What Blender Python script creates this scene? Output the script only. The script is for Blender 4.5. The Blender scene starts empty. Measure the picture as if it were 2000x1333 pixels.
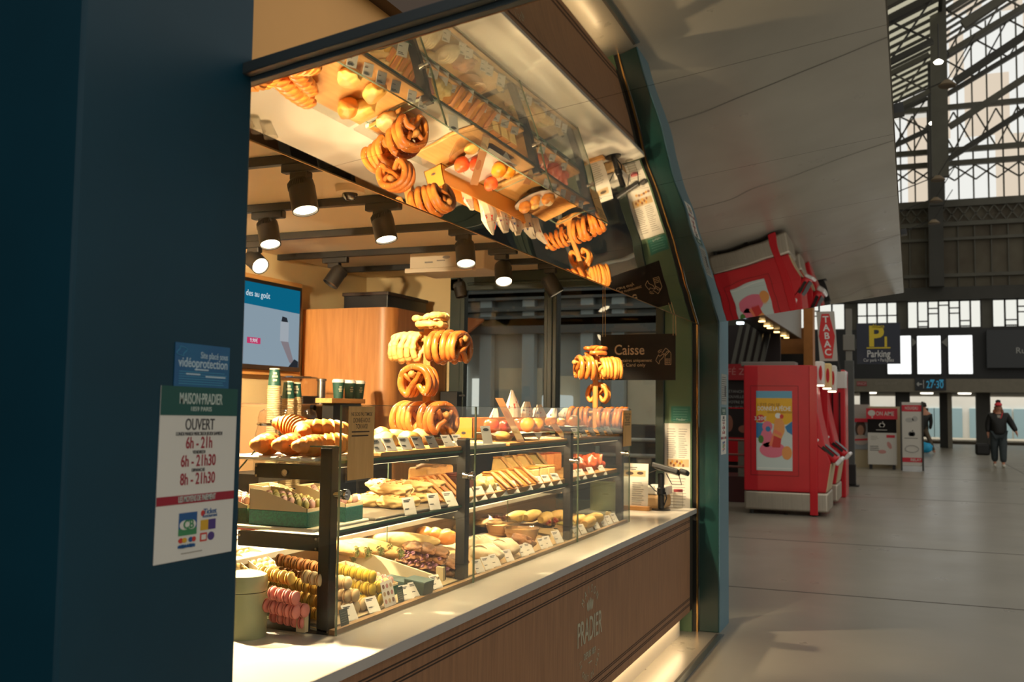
import bpy, bmesh, math, random
from mathutils import Vector, Matrix, noise
random.seed(7)
sc = bpy.context.scene
COL = sc.collection
PI = math.pi
# ---------------------------------------------------------------- camera (2000 x 1333 frame)
FPX, CX, CY, EYE = 1905.0, 1000.0, 666.5, 1.52
_u = Vector((780, 138.5, FPX)).normalized()
_v = Vector((-4700, 69, FPX)); _v = (_v - _u * _u.dot(_v)).normalized()
_z = _u.cross(_v)
RW = Matrix((_u, _v, _z))                      # rows: world axes in camera space (x right, y down, z forward)
CAM = Vector((0, 0, EYE))
cd = bpy.data.cameras.new('camera'); cam = bpy.data.objects.new('camera', cd); COL.objects.link(cam)
cd.sensor_width = 36.0; cd.lens = FPX / 2000 * 36; cd.clip_start = .05; cd.clip_end = 300
cm = Matrix.Identity(4)
for i in range(3):
    cm[i][0] = RW[i][0]; cm[i][1] = -RW[i][1]; cm[i][2] = -RW[i][2]
cm.translation = CAM
cam.matrix_world = cm
cd.dof.use_dof = True; cd.dof.focus_distance = 3.3; cd.dof.aperture_fstop = 5.6
sc.camera = cam
# ---------------------------------------------------------------- view, world
sc.view_settings.view_transform = 'Standard'; sc.view_settings.look = 'None'
sc.view_settings.exposure = 0.0; sc.view_settings.gamma = 1.0; sc.view_settings.use_curve_mapping = False
W = bpy.data.worlds.new('station_daylight'); sc.world = W; W.use_nodes = True
wb = W.node_tree.nodes['Background']
wb.inputs[0].default_value = (1.0, .955, .86, 1); wb.inputs[1].default_value = .72
sc.cycles.max_bounces = 10; sc.cycles.transparent_max_bounces = 24; sc.cycles.glossy_bounces = 6
sc.cycles.sample_clamp_indirect = 6.0; sc.cycles.caustics_reflective = False; sc.cycles.caustics_refractive = False

def at(px, py, axis, val):
    """the point of the plane axis = val that pixel (px, py) of the photograph looks at"""
    d = RW @ Vector((px - CX, py - CY, FPX))
    return CAM + d * ((val - CAM[axis]) / d[axis])

# ---------------------------------------------------------------- materials
def lin(c):
    if max(c) > 1.0: c = [x / 255 for x in c]
    return tuple((x / 12.92 if x <= .04045 else ((x + .055) / 1.055) ** 2.4) for x in c[:3]) + (1.0,)
MATS = {}
def mat(name, col, rough=.5, metal=0.0, var=0.0, scale=6.0, bump=0.0, bscale=40.0, stretch=None, col2=None, spec=None, emit=0.0, coat=0.0, sss=0.0, contrast=.35, rvar=0.0):
    if name in MATS: return MATS[name]
    m = bpy.data.materials.new(name); m.use_nodes = True
    nt = m.node_tree; b = nt.nodes['Principled BSDF']
    c = lin(col)
    b.inputs['Base Color'].default_value = c; b.inputs['Roughness'].default_value = rough; b.inputs['Metallic'].default_value = metal
    if spec is not None: b.inputs['Specular IOR Level'].default_value = spec
    if coat: b.inputs['Coat Weight'].default_value = coat; b.inputs['Coat Roughness'].default_value = .12
    if sss: b.inputs['Subsurface Weight'].default_value = sss; b.inputs['Subsurface Radius'].default_value = (.012, .006, .003)
    if emit: b.inputs['Emission Color'].default_value = c; b.inputs['Emission Strength'].default_value = emit
    tc = None
    def coords():
        nonlocal tc
        if tc is None:
            t = nt.nodes.new('ShaderNodeTexCoord'); mp = nt.nodes.new('ShaderNodeMapping')
            if stretch: mp.inputs['Scale'].default_value = stretch
            nt.links.new(t.outputs['Object'], mp.inputs[0]); tc = mp.outputs[0]
        return tc
    if var or col2:
        n = nt.nodes.new('ShaderNodeTexNoise'); n.inputs['Scale'].default_value = scale; n.inputs['Detail'].default_value = 6
        nt.links.new(coords(), n.inputs[0])
        r = nt.nodes.new('ShaderNodeValToRGB')
        r.color_ramp.elements[0].position = .5 - contrast / 2; r.color_ramp.elements[1].position = .5 + contrast / 2
        if col2:
            r.color_ramp.elements[0].color = lin(col2); r.color_ramp.elements[1].color = c
        else:
            r.color_ramp.elements[0].color = tuple(x * (1 - var) for x in c[:3]) + (1,)
            r.color_ramp.elements[1].color = tuple(min(1, x * (1 + var)) for x in c[:3]) + (1,)
        nt.links.new(n.outputs[0], r.inputs[0]); nt.links.new(r.outputs[0], b.inputs['Base Color'])
        if emit: nt.links.new(r.outputs[0], b.inputs['Emission Color'])
    if rvar:
        n = nt.nodes.new('ShaderNodeTexNoise'); n.inputs['Scale'].default_value = 1.7; n.inputs['Detail'].default_value = 5
        nt.links.new(coords(), n.inputs[0])
        mr = nt.nodes.new('ShaderNodeMapRange'); mr.inputs[3].default_value = max(.03, rough - rvar); mr.inputs[4].default_value = rough + rvar
        mr.inputs[1].default_value = .3; mr.inputs[2].default_value = .7
        nt.links.new(n.outputs[0], mr.inputs[0]); nt.links.new(mr.outputs[0], b.inputs['Roughness'])
    if bump:
        n = nt.nodes.new('ShaderNodeTexNoise'); n.inputs['Scale'].default_value = bscale; n.inputs['Detail'].default_value = 4
        nt.links.new(coords(), n.inputs[0])
        bp = nt.nodes.new('ShaderNodeBump'); bp.inputs['Strength'].default_value = bump; bp.inputs['Distance'].default_value = .01
        nt.links.new(n.outputs[0], bp.inputs['Height']); nt.links.new(bp.outputs[0], b.inputs['Normal'])
    MATS[name] = m
    return m
def emis(name, col, s=1.0):
    if name in MATS: return MATS[name]
    m = bpy.data.materials.new(name); m.use_nodes = True; nt = m.node_tree
    nt.nodes.remove(nt.nodes['Principled BSDF'])
    e = nt.nodes.new('ShaderNodeEmission'); e.inputs[0].default_value = lin(col); e.inputs[1].default_value = s
    nt.links.new(e.outputs[0], nt.nodes['Material Output'].inputs[0]); MATS[name] = m
    return m
def glass(name, tint=(.95, .97, .95), k=.9, base=.035, rough=0.0):
    if name in MATS: return MATS[name]
    m = bpy.data.materials.new(name); m.use_nodes = True; nt = m.node_tree
    nt.nodes.remove(nt.nodes['Principled BSDF'])
    lw = nt.nodes.new('ShaderNodeLayerWeight'); lw.inputs[0].default_value = .5
    p = nt.nodes.new('ShaderNodeMath'); p.operation = 'POWER'; p.inputs[1].default_value = 4.0
    q = nt.nodes.new('ShaderNodeMath'); q.operation = 'MULTIPLY_ADD'; q.inputs[1].default_value = k; q.inputs[2].default_value = base
    t = nt.nodes.new('ShaderNodeBsdfTransparent'); t.inputs[0].default_value = tint + (1,)
    g = nt.nodes.new('ShaderNodeBsdfGlossy'); g.inputs['Roughness'].default_value = rough
    mx = nt.nodes.new('ShaderNodeMixShader')
    nt.links.new(lw.outputs['Facing'], p.inputs[0]); nt.links.new(p.outputs[0], q.inputs[0]); nt.links.new(q.outputs[0], mx.inputs[0])
    nt.links.new(t.outputs[0], mx.inputs[1]); nt.links.new(g.outputs[0], mx.inputs[2]); nt.links.new(mx.outputs[0], nt.nodes['Material Output'].inputs[0])
    MATS[name] = m
    return m
def wood(name, c1, c2, rough=.5, axis=0, sc_=3.0, k=26):
    s = [k, k, k]; s[axis] = 1.6
    return mat(name, c1, rough, col2=c2, scale=sc_, stretch=tuple(s), bump=.05, bscale=6, contrast=.5)

# ---------------------------------------------------------------- mesh builder
def frame(o, right, up):
    r = Vector(right).normalized(); u = Vector(up).normalized(); n = r.cross(u)
    M = Matrix.Identity(4)
    for i in range(3): M[i][0] = r[i]; M[i][1] = u[i]; M[i][2] = n[i]
    M.translation = Vector(o)
    return M
def basis(d):
    d = Vector(d).normalized(); a = Vector((0, 0, 1)) if abs(d.z) < .9 else Vector((1, 0, 0))
    x = a.cross(d).normalized(); y = d.cross(x)
    return x, y, d
def adopt(o, parent):
    if parent is not None:
        o.parent = parent
        if parent.type == 'EMPTY': o.matrix_parent_inverse = parent.matrix_basis.inverted()
class MB:
    def __init__(s): s.bm = bmesh.new(); s.mi = 0
    def m(s, i): s.mi = i; return s
    def face(s, vs):
        try: f = s.bm.faces.new(vs)
        except ValueError: return None
        f.material_index = s.mi
        return f
    def poly(s, pts): return s.face([s.bm.verts.new(p) for p in pts])
    def box(s, lo, hi, F=None):
        P = [Vector((x, y, z)) for z in (lo[2], hi[2]) for y in (lo[1], hi[1]) for x in (lo[0], hi[0])]
        if F is not None: P = [F @ p for p in P]
        v = [s.bm.verts.new(p) for p in P]
        for q in ((0, 2, 3, 1), (4, 5, 7, 6), (0, 1, 5, 4), (2, 6, 7, 3), (0, 4, 6, 2), (1, 3, 7, 5)): s.face([v[i] for i in q])
        return s
    def bar(s, p0, p1, w, h, up=(0, 0, 1)):
        p0 = Vector(p0); p1 = Vector(p1); d = (p1 - p0); L = d.length; d.normalize()
        x = d.cross(Vector(up)); x = x.normalized() if x.length > 1e-5 else Vector((1, 0, 0)); y = x.cross(d)
        M = Matrix.Identity(4)
        for i in range(3): M[i][0] = x[i]; M[i][1] = y[i]; M[i][2] = d[i]
        M.translation = p0
        return s.box((-w / 2, -h / 2, 0), (w / 2, h / 2, L), M)
    def ring(s, c, x, y, rx, ry, n): return [s.bm.verts.new(c + x * (rx * math.cos(2 * PI * i / n)) + y * (ry * math.sin(2 * PI * i / n))) for i in range(n)]
    def skin(s, a, b):
        n = len(a)
        for i in range(n): s.face([a[i], a[(i + 1) % n], b[(i + 1) % n], b[i]])
    def cyl(s, p0, p1, r0, r1=None, n=16, cap=True):
        p0 = Vector(p0); p1 = Vector(p1); r1 = r0 if r1 is None else r1
        x, y, d = basis(p1 - p0)
        a = s.ring(p0, x, y, r0, r0, n); b = s.ring(p1, x, y, r1, r1, n); s.skin(a, b)
        if cap: s.face(a[::-1]); s.face(b)
        return s
    def tube(s, pts, r, n=8, closed=False, flat=1.0):
        pts = [Vector(p) for p in pts]; R = r if hasattr(r, '__len__') else [r] * len(pts); N = len(pts); rs = []
        for i in range(N):
            if closed: d = pts[(i + 1) % N] - pts[i - 1]
            else: d = pts[min(i + 1, N - 1)] - pts[max(i - 1, 0)]
            if i == 0:
                x, y, d = basis(d)
            else:
                d.normalize(); x = (x - d * x.dot(d)).normalized(); y = d.cross(x)
            rs.append(s.ring(pts[i], x, y, R[i], R[i] * flat, n))
        for i in range(N - 1): s.skin(rs[i], rs[i + 1])
        if closed: s.skin(rs[-1], rs[0])
        else: s.face(rs[0][::-1]); s.face(rs[-1])
        return s
    def lathe(s, prof, n=24, F=None, sx=1.0, sy=1.0):
        F = F or Matrix.Identity(4); rs = []
        for r, z in prof:
            if r < 1e-6: rs.append([s.bm.verts.new(F @ Vector((0, 0, z)))])
            else: rs.append([s.bm.verts.new(F @ Vector((sx * r * math.cos(2 * PI * i / n), sy * r * math.sin(2 * PI * i / n), z))) for i in range(n)])
        for a, b in zip(rs, rs[1:]):
            for i in range(n):
                j = (i + 1) % n
                if len(a) == 1 and len(b) == 1: continue
                if len(a) == 1: s.face([a[0], b[j], b[i]])
                elif len(b) == 1: s.face([a[i], a[j], b[0]])
                else: s.face([a[i], a[j], b[j], b[i]])
        return s
    def prism(s, pts, vec):
        vec = Vector(vec); a = [s.bm.verts.new(Vector(p)) for p in pts]; b = [s.bm.verts.new(Vector(p) + vec) for p in pts]
        s.face(a[::-1]); s.face(b); n = len(a)
        for i in range(n): s.face([a[i], a[(i + 1) % n], b[(i + 1) % n], b[i]])
        return s
    def plate(s, F, pts, d0, d1):
        """a flat outline (2-D points in frame F) from depth d0 to d1 along F's normal"""
        s.prism([F @ Vector((x, y, d0)) for x, y in pts], F.to_3x3() @ Vector((0, 0, d1 - d0))); return s
    def disc(s, F, cx, cy, rx, ry, d0, d1, n=24, rot=0.0):
        c, q = math.cos(rot), math.sin(rot)
        return s.plate(F, [(cx + rx * math.cos(t) * c - ry * math.sin(t) * q, cy + rx * math.cos(t) * q + ry * math.sin(t) * c) for t in [2 * PI * i / n for i in range(n)]], d0, d1)
    def blob(s, c, r, F=None, sub=3, amp=0.0, freq=20.0, seed=0.0, flat=None):
        g = bmesh.ops.create_icosphere(s.bm, subdivisions=sub, radius=1.0)
        c = Vector(c); F = F or Matrix.Identity(4)
        for v in g['verts']:
            p = v.co.copy()
            k = 1 + amp * noise.noise(p * freq * .1 + Vector((seed, seed * .7, -seed)))
            p = Vector((p.x * r[0] * k, p.y * r[1] * k, p.z * r[2] * k))
            if flat is not None and p.z < -flat * r[2]: p.z = -flat * r[2]
            v.co = F @ (c + p)
        for v in g['verts']:
            for f in v.link_faces: f.material_index = s.mi
        return s
    def build(s, name, mats, parent=None, smooth=False, bevel=0.0, seg=2, sub=0):
        bmesh.ops.recalc_face_normals(s.bm, faces=s.bm.faces[:])
        me = bpy.data.meshes.new(name); s.bm.to_mesh(me); s.bm.free()
        for m in (mats if isinstance(mats, (list, tuple)) else [mats]): me.materials.append(m)
        o = bpy.data.objects.new(name, me); COL.objects.link(o)
        adopt(o, parent)
        if smooth:
            me.shade_smooth()
            if smooth != 'all': me.set_sharp_from_angle(angle=math.radians(smooth if smooth is not True else 40))
        if bevel:
            b = o.modifiers.new('bevel', 'BEVEL'); b.width = bevel; b.segments = seg; b.limit_method = 'ANGLE'; b.angle_limit = math.radians(50)
        if sub:
            b = o.modifiers.new('subsurf', 'SUBSURF'); b.levels = sub; b.render_levels = sub
        return o

def tag(o, label=None, cat=None, group=None, kind=None):
    if label: o['label'] = label
    if cat: o['category'] = cat
    if group: o['group'] = group
    if kind: o['kind'] = kind
    return o
def thing(name, label, cat, loc=(0, 0, 0), rotz=0.0, group=None):
    o = bpy.data.objects.new(name, None); COL.objects.link(o); o.location = loc; o.rotation_euler = (0, 0, rotz); o.empty_display_size = .05
    return tag(o, label, cat, group)
def struct(o): o['kind'] = 'structure'; return o
USED = set()
def put(proto, loc, rot=(0, 0, 0), s=1.0, label=None, group=None, mats=None):
    """the first call places the thing itself, later calls a copy with copies of its parts and sub-parts"""
    if proto.name in USED:
        r = proto.copy(); COL.objects.link(r)
        for ch in proto.children:
            c = ch.copy(); COL.objects.link(c); c.parent = r
            for g in ch.children:
                d = g.copy(); COL.objects.link(d); d.parent = c
    else:
        r = proto; USED.add(proto.name)
    r.location = loc; r.rotation_euler = rot; r.scale = (s, s, s) if not hasattr(s, '__len__') else s
    return tag(r, label, None, group)
NTH = ['first', 'second', 'third', 'fourth', 'fifth', 'sixth', 'seventh', 'eighth', 'ninth', 'tenth', 'eleventh', 'twelfth', 'thirteenth', 'fourteenth', 'fifteenth', 'sixteenth']

def text(body, size, F, m, parent, align='CENTER', xs=1.0, bold=0.0, name='lettering', depth=.0004, dz=.0012, gap=1.0, fit=None):
    cu = bpy.data.curves.new('lettering', 'FONT'); cu.body = body; cu.size = size; cu.align_x = align; cu.align_y = 'CENTER'
    cu.extrude = depth; cu.offset = bold * size; cu.resolution_u = 3; cu.space_character = gap
    o = bpy.data.objects.new('tmp', cu); COL.objects.link(o)
    me = bpy.data.meshes.new_from_object(o.evaluated_get(bpy.context.evaluated_depsgraph_get()))
    bpy.data.objects.remove(o); bpy.data.curves.remove(cu)
    if fit and len(me.vertices):
        X = [v.co.x for v in me.vertices]; xs = fit / max(1e-6, max(X) - min(X))
    for v in me.vertices: v.co = F @ Vector((v.co.x * xs, v.co.y, v.co.z + dz))
    me.materials.clear(); me.materials.append(m)
    t = bpy.data.objects.new(name, me); COL.objects.link(t)
    adopt(t, parent)
    return t
def off(F, x, y): return F @ Matrix.Translation((x, y, 0))
# ================================================================ materials
TEAL = mat('teal_lacquer', (9, 55, 72), .45, var=.10, scale=3, spec=.3)
TEALD = mat('dark_green_lacquer', (24, 62, 58), .3, var=.12, scale=4)
BLUEGREY = mat('blue_grey_lacquer', (84, 122, 138), .42, var=.06, scale=3)
GREENW = mat('sage_green_paint', (92, 116, 84), .45, var=.06, scale=2)
FRAMEG = mat('green_black_frame', (34, 46, 40), .4, var=.12, scale=5)
CREAM = mat('cream_paint', (214, 190, 140), .6, var=.04, scale=2)
CEIL = mat('ceiling_paint', (226, 206, 170), .6, var=.03, scale=2)
OCHRE = mat('ochre_fascia', (248, 184, 104), .55, var=.06, scale=2)
BROWNF = mat('dark_brown_soffit', (84, 62, 44), .55, var=.08, scale=2)
BLACK = mat('black_metal', (22, 20, 18), .42, var=.15, scale=20)
BLACKP = mat('black_plastic', (20, 20, 21), .35)
GOLD = mat('brass_edge', (190, 150, 92), .3, 1.0, var=.12, scale=9)
STEEL = mat('steel', (176, 172, 164), .25, 1.0, var=.08, scale=12)
CHROME = mat('chrome', (225, 222, 215), .08, 1.0)
WHITE = mat('white_print', (216, 214, 206), .55)
PAPER = mat('paper', (230, 222, 205), .7, var=.03, scale=20)
CARD = mat('card_white', (222, 214, 198), .6)
INK = mat('grey_ink', (60, 60, 62), .6)
FAINT = mat('faint_ink', (150, 143, 132), .6)
REDINK = mat('crimson_ink', (150, 22, 42), .5)
GREENINK = mat('deep_green_ink', (16, 78, 72), .5)
STONE = mat('white_quartz', (222, 214, 198), .16, var=.03, scale=4, rvar=.05)
STONEG = mat('quartz_front_edge', (176, 172, 166), .3, var=.04, scale=5)
WOODP = wood('walnut_panel', (160, 116, 80), (128, 90, 60), .5, 2, 2.2, 22)
WOODO = wood('oak_cabinet', (188, 130, 72), (160, 104, 54), .42, 2, 2.0, 18)
WOODL = wood('light_oak', (212, 160, 92), (182, 128, 68), .5, 0, 3.0, 22)
WOODY = wood('light_oak_deep', (206, 152, 86), (172, 118, 60), .5, 1, 3.0, 22)
GLASS = glass('clear_glass', (.95, .97, .95), .85, .03)
GLASSW = glass('window_glass', (.86, .88, .86), .8, .045)
GLASSE = mat('green_glass_edge', (70, 112, 84), .15)
CLEARP = glass('clear_plastic', (.94, .93, .9), .8, .06, .06)
LAMP = emis('lamp_glow', (255, 232, 190), 14)
LEDM = emis('warm_strip_glow', (255, 214, 160), 3.5)

# ================================================================ floor and kiosk shell
FLOOR = mat('polished_station_floor', (142, 136, 124), .30, var=.10, scale=.9, rvar=.03, bump=.02, bscale=30)
MB().box((-8, -26, -.05), (64, 14, 0)).build('floor', FLOOR); struct(bpy.data.objects['floor'])
# floor slab joints, thin dark grooves laid across the hall
b = MB()
for x in (8.6, 11.9, 18.5, 24.4, 30.0): b.box((x, -26, 0), (x + .02, 9, .0015))
for y in (-2.6, -6.2): b.box((-4, y, 0), (46, y + .015, .0015))
struct(b.build('floor_joints', mat('joint_dark', (74, 70, 64), .7)))
# left pillar (front face carries the notices)
PX0, PX1, PY0 = 1.094, 1.505, 1.16
struct(MB().box((PX0, PY0, 0), (PX1, 1.98, 3.6)).build('wall_left', TEAL, bevel=.006))
struct(MB().box((-3.0, 1.98, 0), (1.52, 2.1, 3.6)).build('wall_left_return', TEAL))
# fascia over the opening: a tan board, then a dark brown band above it
struct(MB().box((1.50, 1.45, 2.22), (6.9, 1.55, 2.70)).build('wall_fascia', OCHRE))
struct(MB().box((1.50, 1.40, 2.70), (7.2, 1.60, 3.6)).build('wall_fascia_upper', BROWNF))
# room shell
CZ = 2.54
struct(MB().box((1.5, 1.55, CZ), (6.9, 4.15, CZ + .1)).build('ceiling', CEIL))
struct(MB().box((1.5, 4.03, 1.42), (6.9, 4.15, CZ)).build('wall_back', CREAM))
struct(MB().box((1.5, 4.03, 0), (6.9, 4.15, 1.42)).build('wall_back_lower', mat('white_wall_tile_base', (206, 192, 164), .35)))
TILE = mat('white_glazed_tile', (236, 222, 190), .18, var=.05, scale=3)
b = MB()
for r in range(4):
    for k in range(17):
        x = 1.62 + k * .25 + (.125 if r % 2 else 0)
        if x > 5.6: continue
        b.box((x, 4.018, 1.02 + r * .1), (x + .244, 4.03, 1.02 + r * .1 + .094))
t = b.build('wall_back_tiles', TILE, bevel=.002); struct(t)
struct(MB().box((1.38, 2.1, 0), (1.5, 4.15, CZ)).build('wall_side', CREAM))
# end wall: cream stretch with the window beside it, sage pier at the counter
EX = 6.75
struct(MB().box((EX, 3.27, 0), (EX + .1, 4.03, CZ)).build('wall_end', CREAM))
struct(MB().box((EX, 1.41, 0), (EX + .1, 1.605, CZ)).build('wall_pier', GREENW))
struct(MB().box((EX, 1.605, 0), (EX + .1, 3.27, .80)).build('wall_end_low', FRAMEG))
win = thing('window_1', 'tall green-black framed window in the end wall, two panes over the counter', 'window', (EX, 2.4, .8)); win['kind'] = 'structure'
b = MB()
b.box((EX - .03, 1.60, .8), (EX + .07, 1.66, 2.5)); b.box((EX - .03, 3.16, .8), (EX + .07, 3.27, 2.5))
b.box((EX - .03, 2.40, .8), (EX + .07, 2.50, 2.46)); b.box((EX - .03, 1.6, 2.40), (EX + .07, 3.27, 2.54)); b.box((EX - .03, 1.6, .78), (EX + .07, 3.27, .86))
b.box((EX - .045, 3.14, .8), (EX - .03, 3.18, 2.46)); b.box((EX - .045, 2.43, .8), (EX - .03, 2.47, 2.46)); b.box((EX - .045, 3.12, 2.44), (EX - .03, 1.6, 2.46))
b.build('frame', FRAMEG, win, bevel=.006)
MB().box((EX + .015, 1.66, .86), (EX + .023, 2.40, 2.40)).build('pane', GLASSW, win)
MB().box((EX + .015, 2.50, .86), (EX + .023, 3.16, 2.40)).build('pane', GLASSW, win)
b = MB(); b.cyl((EX - .05, 3.21, 1.60), (EX - .09, 3.21, 1.60), .008); b.bar((EX - .09, 3.215, 1.60), (EX - .09, 3.10, 1.60), .012, .012)
b.build('handle', BLACK, win)
# right post: green reveal with brass edges, blue-grey street face
struct(MB().m(0).box((6.80, 1.235, 0), (7.16, 1.37, 2.9)).build('wall_right', TEALD, bevel=.004))
struct(MB().box((6.806, 1.228, 0), (7.155, 1.2352, 2.9)).build('wall_right_face', BLUEGREY))
b = MB(); b.m(0).box((6.77, 1.372, 0), (6.80, 1.382, 2.11)); b.m(0).box((6.76, 1.425, .0), (6.775, 1.437, 2.11)); b.m(1).box((6.775, 1.382, 0), (6.82, 1.425, 2.12))
struct(b.build('trim_1', [GOLD, BLACK]))
# floor threshold and the warm kickboard
b = MB(); b.m(0).box((1.3, 1.19, 0), (6.75, 1.225, .006)); b.m(1).box((1.3, 1.225, 0), (6.75, 1.245, .003))
struct(b.build('trim_2', [mat('grey_threshold', (98, 108, 110), .35, .6), mat('joint_dark', (74, 70, 64), .7)]))
struct(MB().box((1.5, 1.46, 0), (6.6, 1.50, .80)).build('baseboard_front', mat('pale_kickboard', (206, 196, 178), .5)))

# ================================================================ counter
ctr = thing('service_counter', 'long service counter with white stone worktop and walnut front panel with pale logo', 'counter', (4.0, 1.6, 0))
CT = .847
def slab(x0, x1): return MB().m(0).box((x0, 1.36, .815), (x1, 2.02, CT))
worktop = slab(1.507, 6.665).build('worktop', STONE, ctr, bevel=.004)
MB().box((1.507, 1.3585, .8155), (6.665, 1.3602, .8455)).build('worktop_edge', STONEG, ctr)
panel = MB().box((1.507, 1.385, .172), (6.57, 1.412, .814)).build('front_panel', WOODP, ctr)
b = MB()
for z in (.774, .764, .727, .717, .262, .252, .225, .215): b.box((1.507, 1.3835, z), (6.57, 1.3852, z + .0042))
b.build('groove', mat('groove_dark', (52, 34, 22), .7), panel)
MB().box((6.57, 1.39, .17), (6.68, 1.44, .812)).build('end_gap', BLACK, ctr)
MB().box((1.507, 1.418, .158), (6.6, 1.448, .171)).build('light_strip', LEDM, ctr)
l = bpy.data.lights.new('kick_strip', 'AREA'); l.shape = 'RECTANGLE'; l.size = 5.0; l.size_y = .02; l.energy = 9; l.color = (1, .72, .38)
lo = bpy.data.objects.new('kick_strip', l); COL.objects.link(lo); lo.location = (4.05, 1.433, .156); lo.parent = ctr; lo.matrix_parent_inverse = ctr.matrix_basis.inverted()
LOGO = mat('logo_grey_green', (176, 172, 148), .6)
F = frame((4.372, 1.3848, .5), (1, 0, 0), (0, 0, 1))
lx = panel
text('PRADIER', .155, F, LOGO, lx, xs=.62, bold=.006, name='logo_lettering')
text('DEPUIS 1859', .042, off(F, 0, -.108), LOGO, lx, xs=.78, bold=.01, name='logo_lettering')
for ch, k in zip('MAISON', range(6)):
    a = (2.5 - k) * .36
    text(ch, .052, off(F, -.135 * math.sin(a), .06 + .125 * math.cos(a)) @ Matrix.Rotation(a, 4, 'Z'), LOGO, lx, xs=.8, name='logo_lettering')
for k, ch in enumerate('LE GOÛT DU VRAI'):
    a = (k - 7) * .2
    if ch != ' ': text(ch, .036, off(F, .14 * math.sin(a), -.10 - .115 * math.cos(a)) @ Matrix.Rotation(a, 4, 'Z'), LOGO, lx, xs=.8, name='logo_lettering')
b = MB()
for k in range(5): b.disc(F, (k - 2) * .019, .118 - abs(k - 2) * .004, .0075, .03 - abs(k - 2) * .004, .0005, .0012, rot=-(k - 2) * .12)
b.plate(F, [(-.02, -.150), (.035, -.150), (.03, -.144), (-.02, -.145)], .0005, .0012)
b.build('logo_mark', LOGO, lx)
# white stone back ledge behind the cases and its dark riser
b = MB(); b.box((1.507, 2.0, 1.0), (5.75, 2.62, 1.022))
lg = thing('back_worktop', 'white stone back worktop running behind the glass cases', 'worktop', (3.6, 2.3, 0))
b.build('slab', STONE, lg, bevel=.003)
MB().box((1.507, 2.03, 0), (5.7, 2.58, 1.0)).build('cabinet_body', wood('dark_walnut', (92, 66, 44), (66, 46, 30), .35, 0, 2, 20), lg)
struct(MB().box((1.5, 2.6, -.0), (6.7, 4.03, .012)).build('floor_inside', mat('shop_floor', (110, 98, 84), .5, var=.1)))

# ================================================================ lifted mirror flap
TILT = math.radians(8)
P0 = Vector((0, 1.36, 2.109)); fd = Vector((0, -math.cos(TILT), math.sin(TILT))); FL = 1.338
FF = frame(P0, (1, 0, 0), fd) @ Matrix.Diagonal((1, 1, -1, 1))        # x along the front, y outward, normal up: underside is at negative depth
flap = thing('lift_up_flap', 'large mirror-polished steel flap raised over the bakery counter', 'awning', (4.1, 1.36, 2.109))
mm = bpy.data.materials.new('mirror_steel'); mm.use_nodes = True; nt = mm.node_tree; bs = nt.nodes['Principled BSDF']
bs.inputs['Base Color'].default_value = (.66, .63, .57, 1); bs.inputs['Metallic'].default_value = 1; bs.inputs['Roughness'].default_value = .03
tc = nt.nodes.new('ShaderNodeTexCoord'); nz = nt.nodes.new('ShaderNodeTexNoise'); nz.inputs['Scale'].default_value = 1.5; nz.inputs['Detail'].default_value = 1.0
mp = nt.nodes.new('ShaderNodeMapping'); mp.inputs['Scale'].default_value = (.45, 2.2, 1)
bp = nt.nodes.new('ShaderNodeBump'); bp.inputs['Strength'].default_value = .10; bp.inputs['Distance'].default_value = .03
nt.links.new(tc.outputs['Object'], mp.inputs[0]); nt.links.new(mp.outputs[0], nz.inputs[0]); nt.links.new(nz.outputs[0], bp.inputs['Height']); nt.links.new(bp.outputs[0], bs.inputs['Normal'])
n2 = nt.nodes.new('ShaderNodeTexNoise'); n2.inputs['Scale'].default_value = 3.0; n2.inputs['Detail'].default_value = 8
mr = nt.nodes.new('ShaderNodeMapRange'); mr.inputs[1].default_value = .4; mr.inputs[2].default_value = .75; mr.inputs[3].default_value = .008; mr.inputs[4].default_value = .028
nt.links.new(tc.outputs['Object'], n2.inputs[0]); nt.links.new(n2.outputs[0], mr.inputs[0]); nt.links.new(mr.outputs[0], bs.inputs['Roughness'])
DARKB = mat('slate_frame', (44, 52, 56), .45, var=.08)
FX0, FX1 = 1.52, 6.82
seams = [FX0, 2.05, 2.885, 3.72, 4.555, 5.39, 6.2, FX1]
for a, c in zip(seams, seams[1:]):
    MB().box((a + .0008, 0, 0), (c - .0008, FL, .004), FF).build('mirror_sheet', mm, flap)
b = MB(); b.m(0).box((FX0 - .004, -.004, .0045), (FX1 + .002, FL + .004, .045), FF)
b.build('backing_panel', mat('flap_back_grey', (120, 118, 110), .5), flap)
MB().box((FX0 - .022, .0, -.004), (FX0 - .003, FL, .022), FF).build('side_rail', mat('slate_rail', (58, 70, 76), .45), flap, bevel=.002)
MB().box((FX0 - .046, .0, .004), (FX0 - .0245, FL, .026), FF).build('side_rail', DARKB, flap, bevel=.002)
MB().box((FX0 - .003, .0, -.004), (FX0 + .0005, FL, -.0005), FF).build('edge_strip', mat('bronze_edge', (120, 84, 54), .4, .7), flap)
MB().box((FX0, -.004, -.002), (FX1, -.001, .03), FF).build('hinge_lip', GOLD, flap)
for y in (.72, 1.1): MB().box((FX1 + .003, y, .0), (FX1 + .03, y + .05, .03), FF).build('latch', BLACKP, flap)
for x in (2.7, 4.6): MB().box((x, FL + .004, .005), (x + .05, FL + .03, .03), FF).build('latch', BLACKP, flap)
b = MB(); b.box((1.507, 1.378, 2.155), (6.8, 1.45, 2.185)); b.cyl((1.53, 1.40, 2.14), (1.53, 1.33, 2.16), .02)
struct(b.build('trim_3', BLACK))
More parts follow.
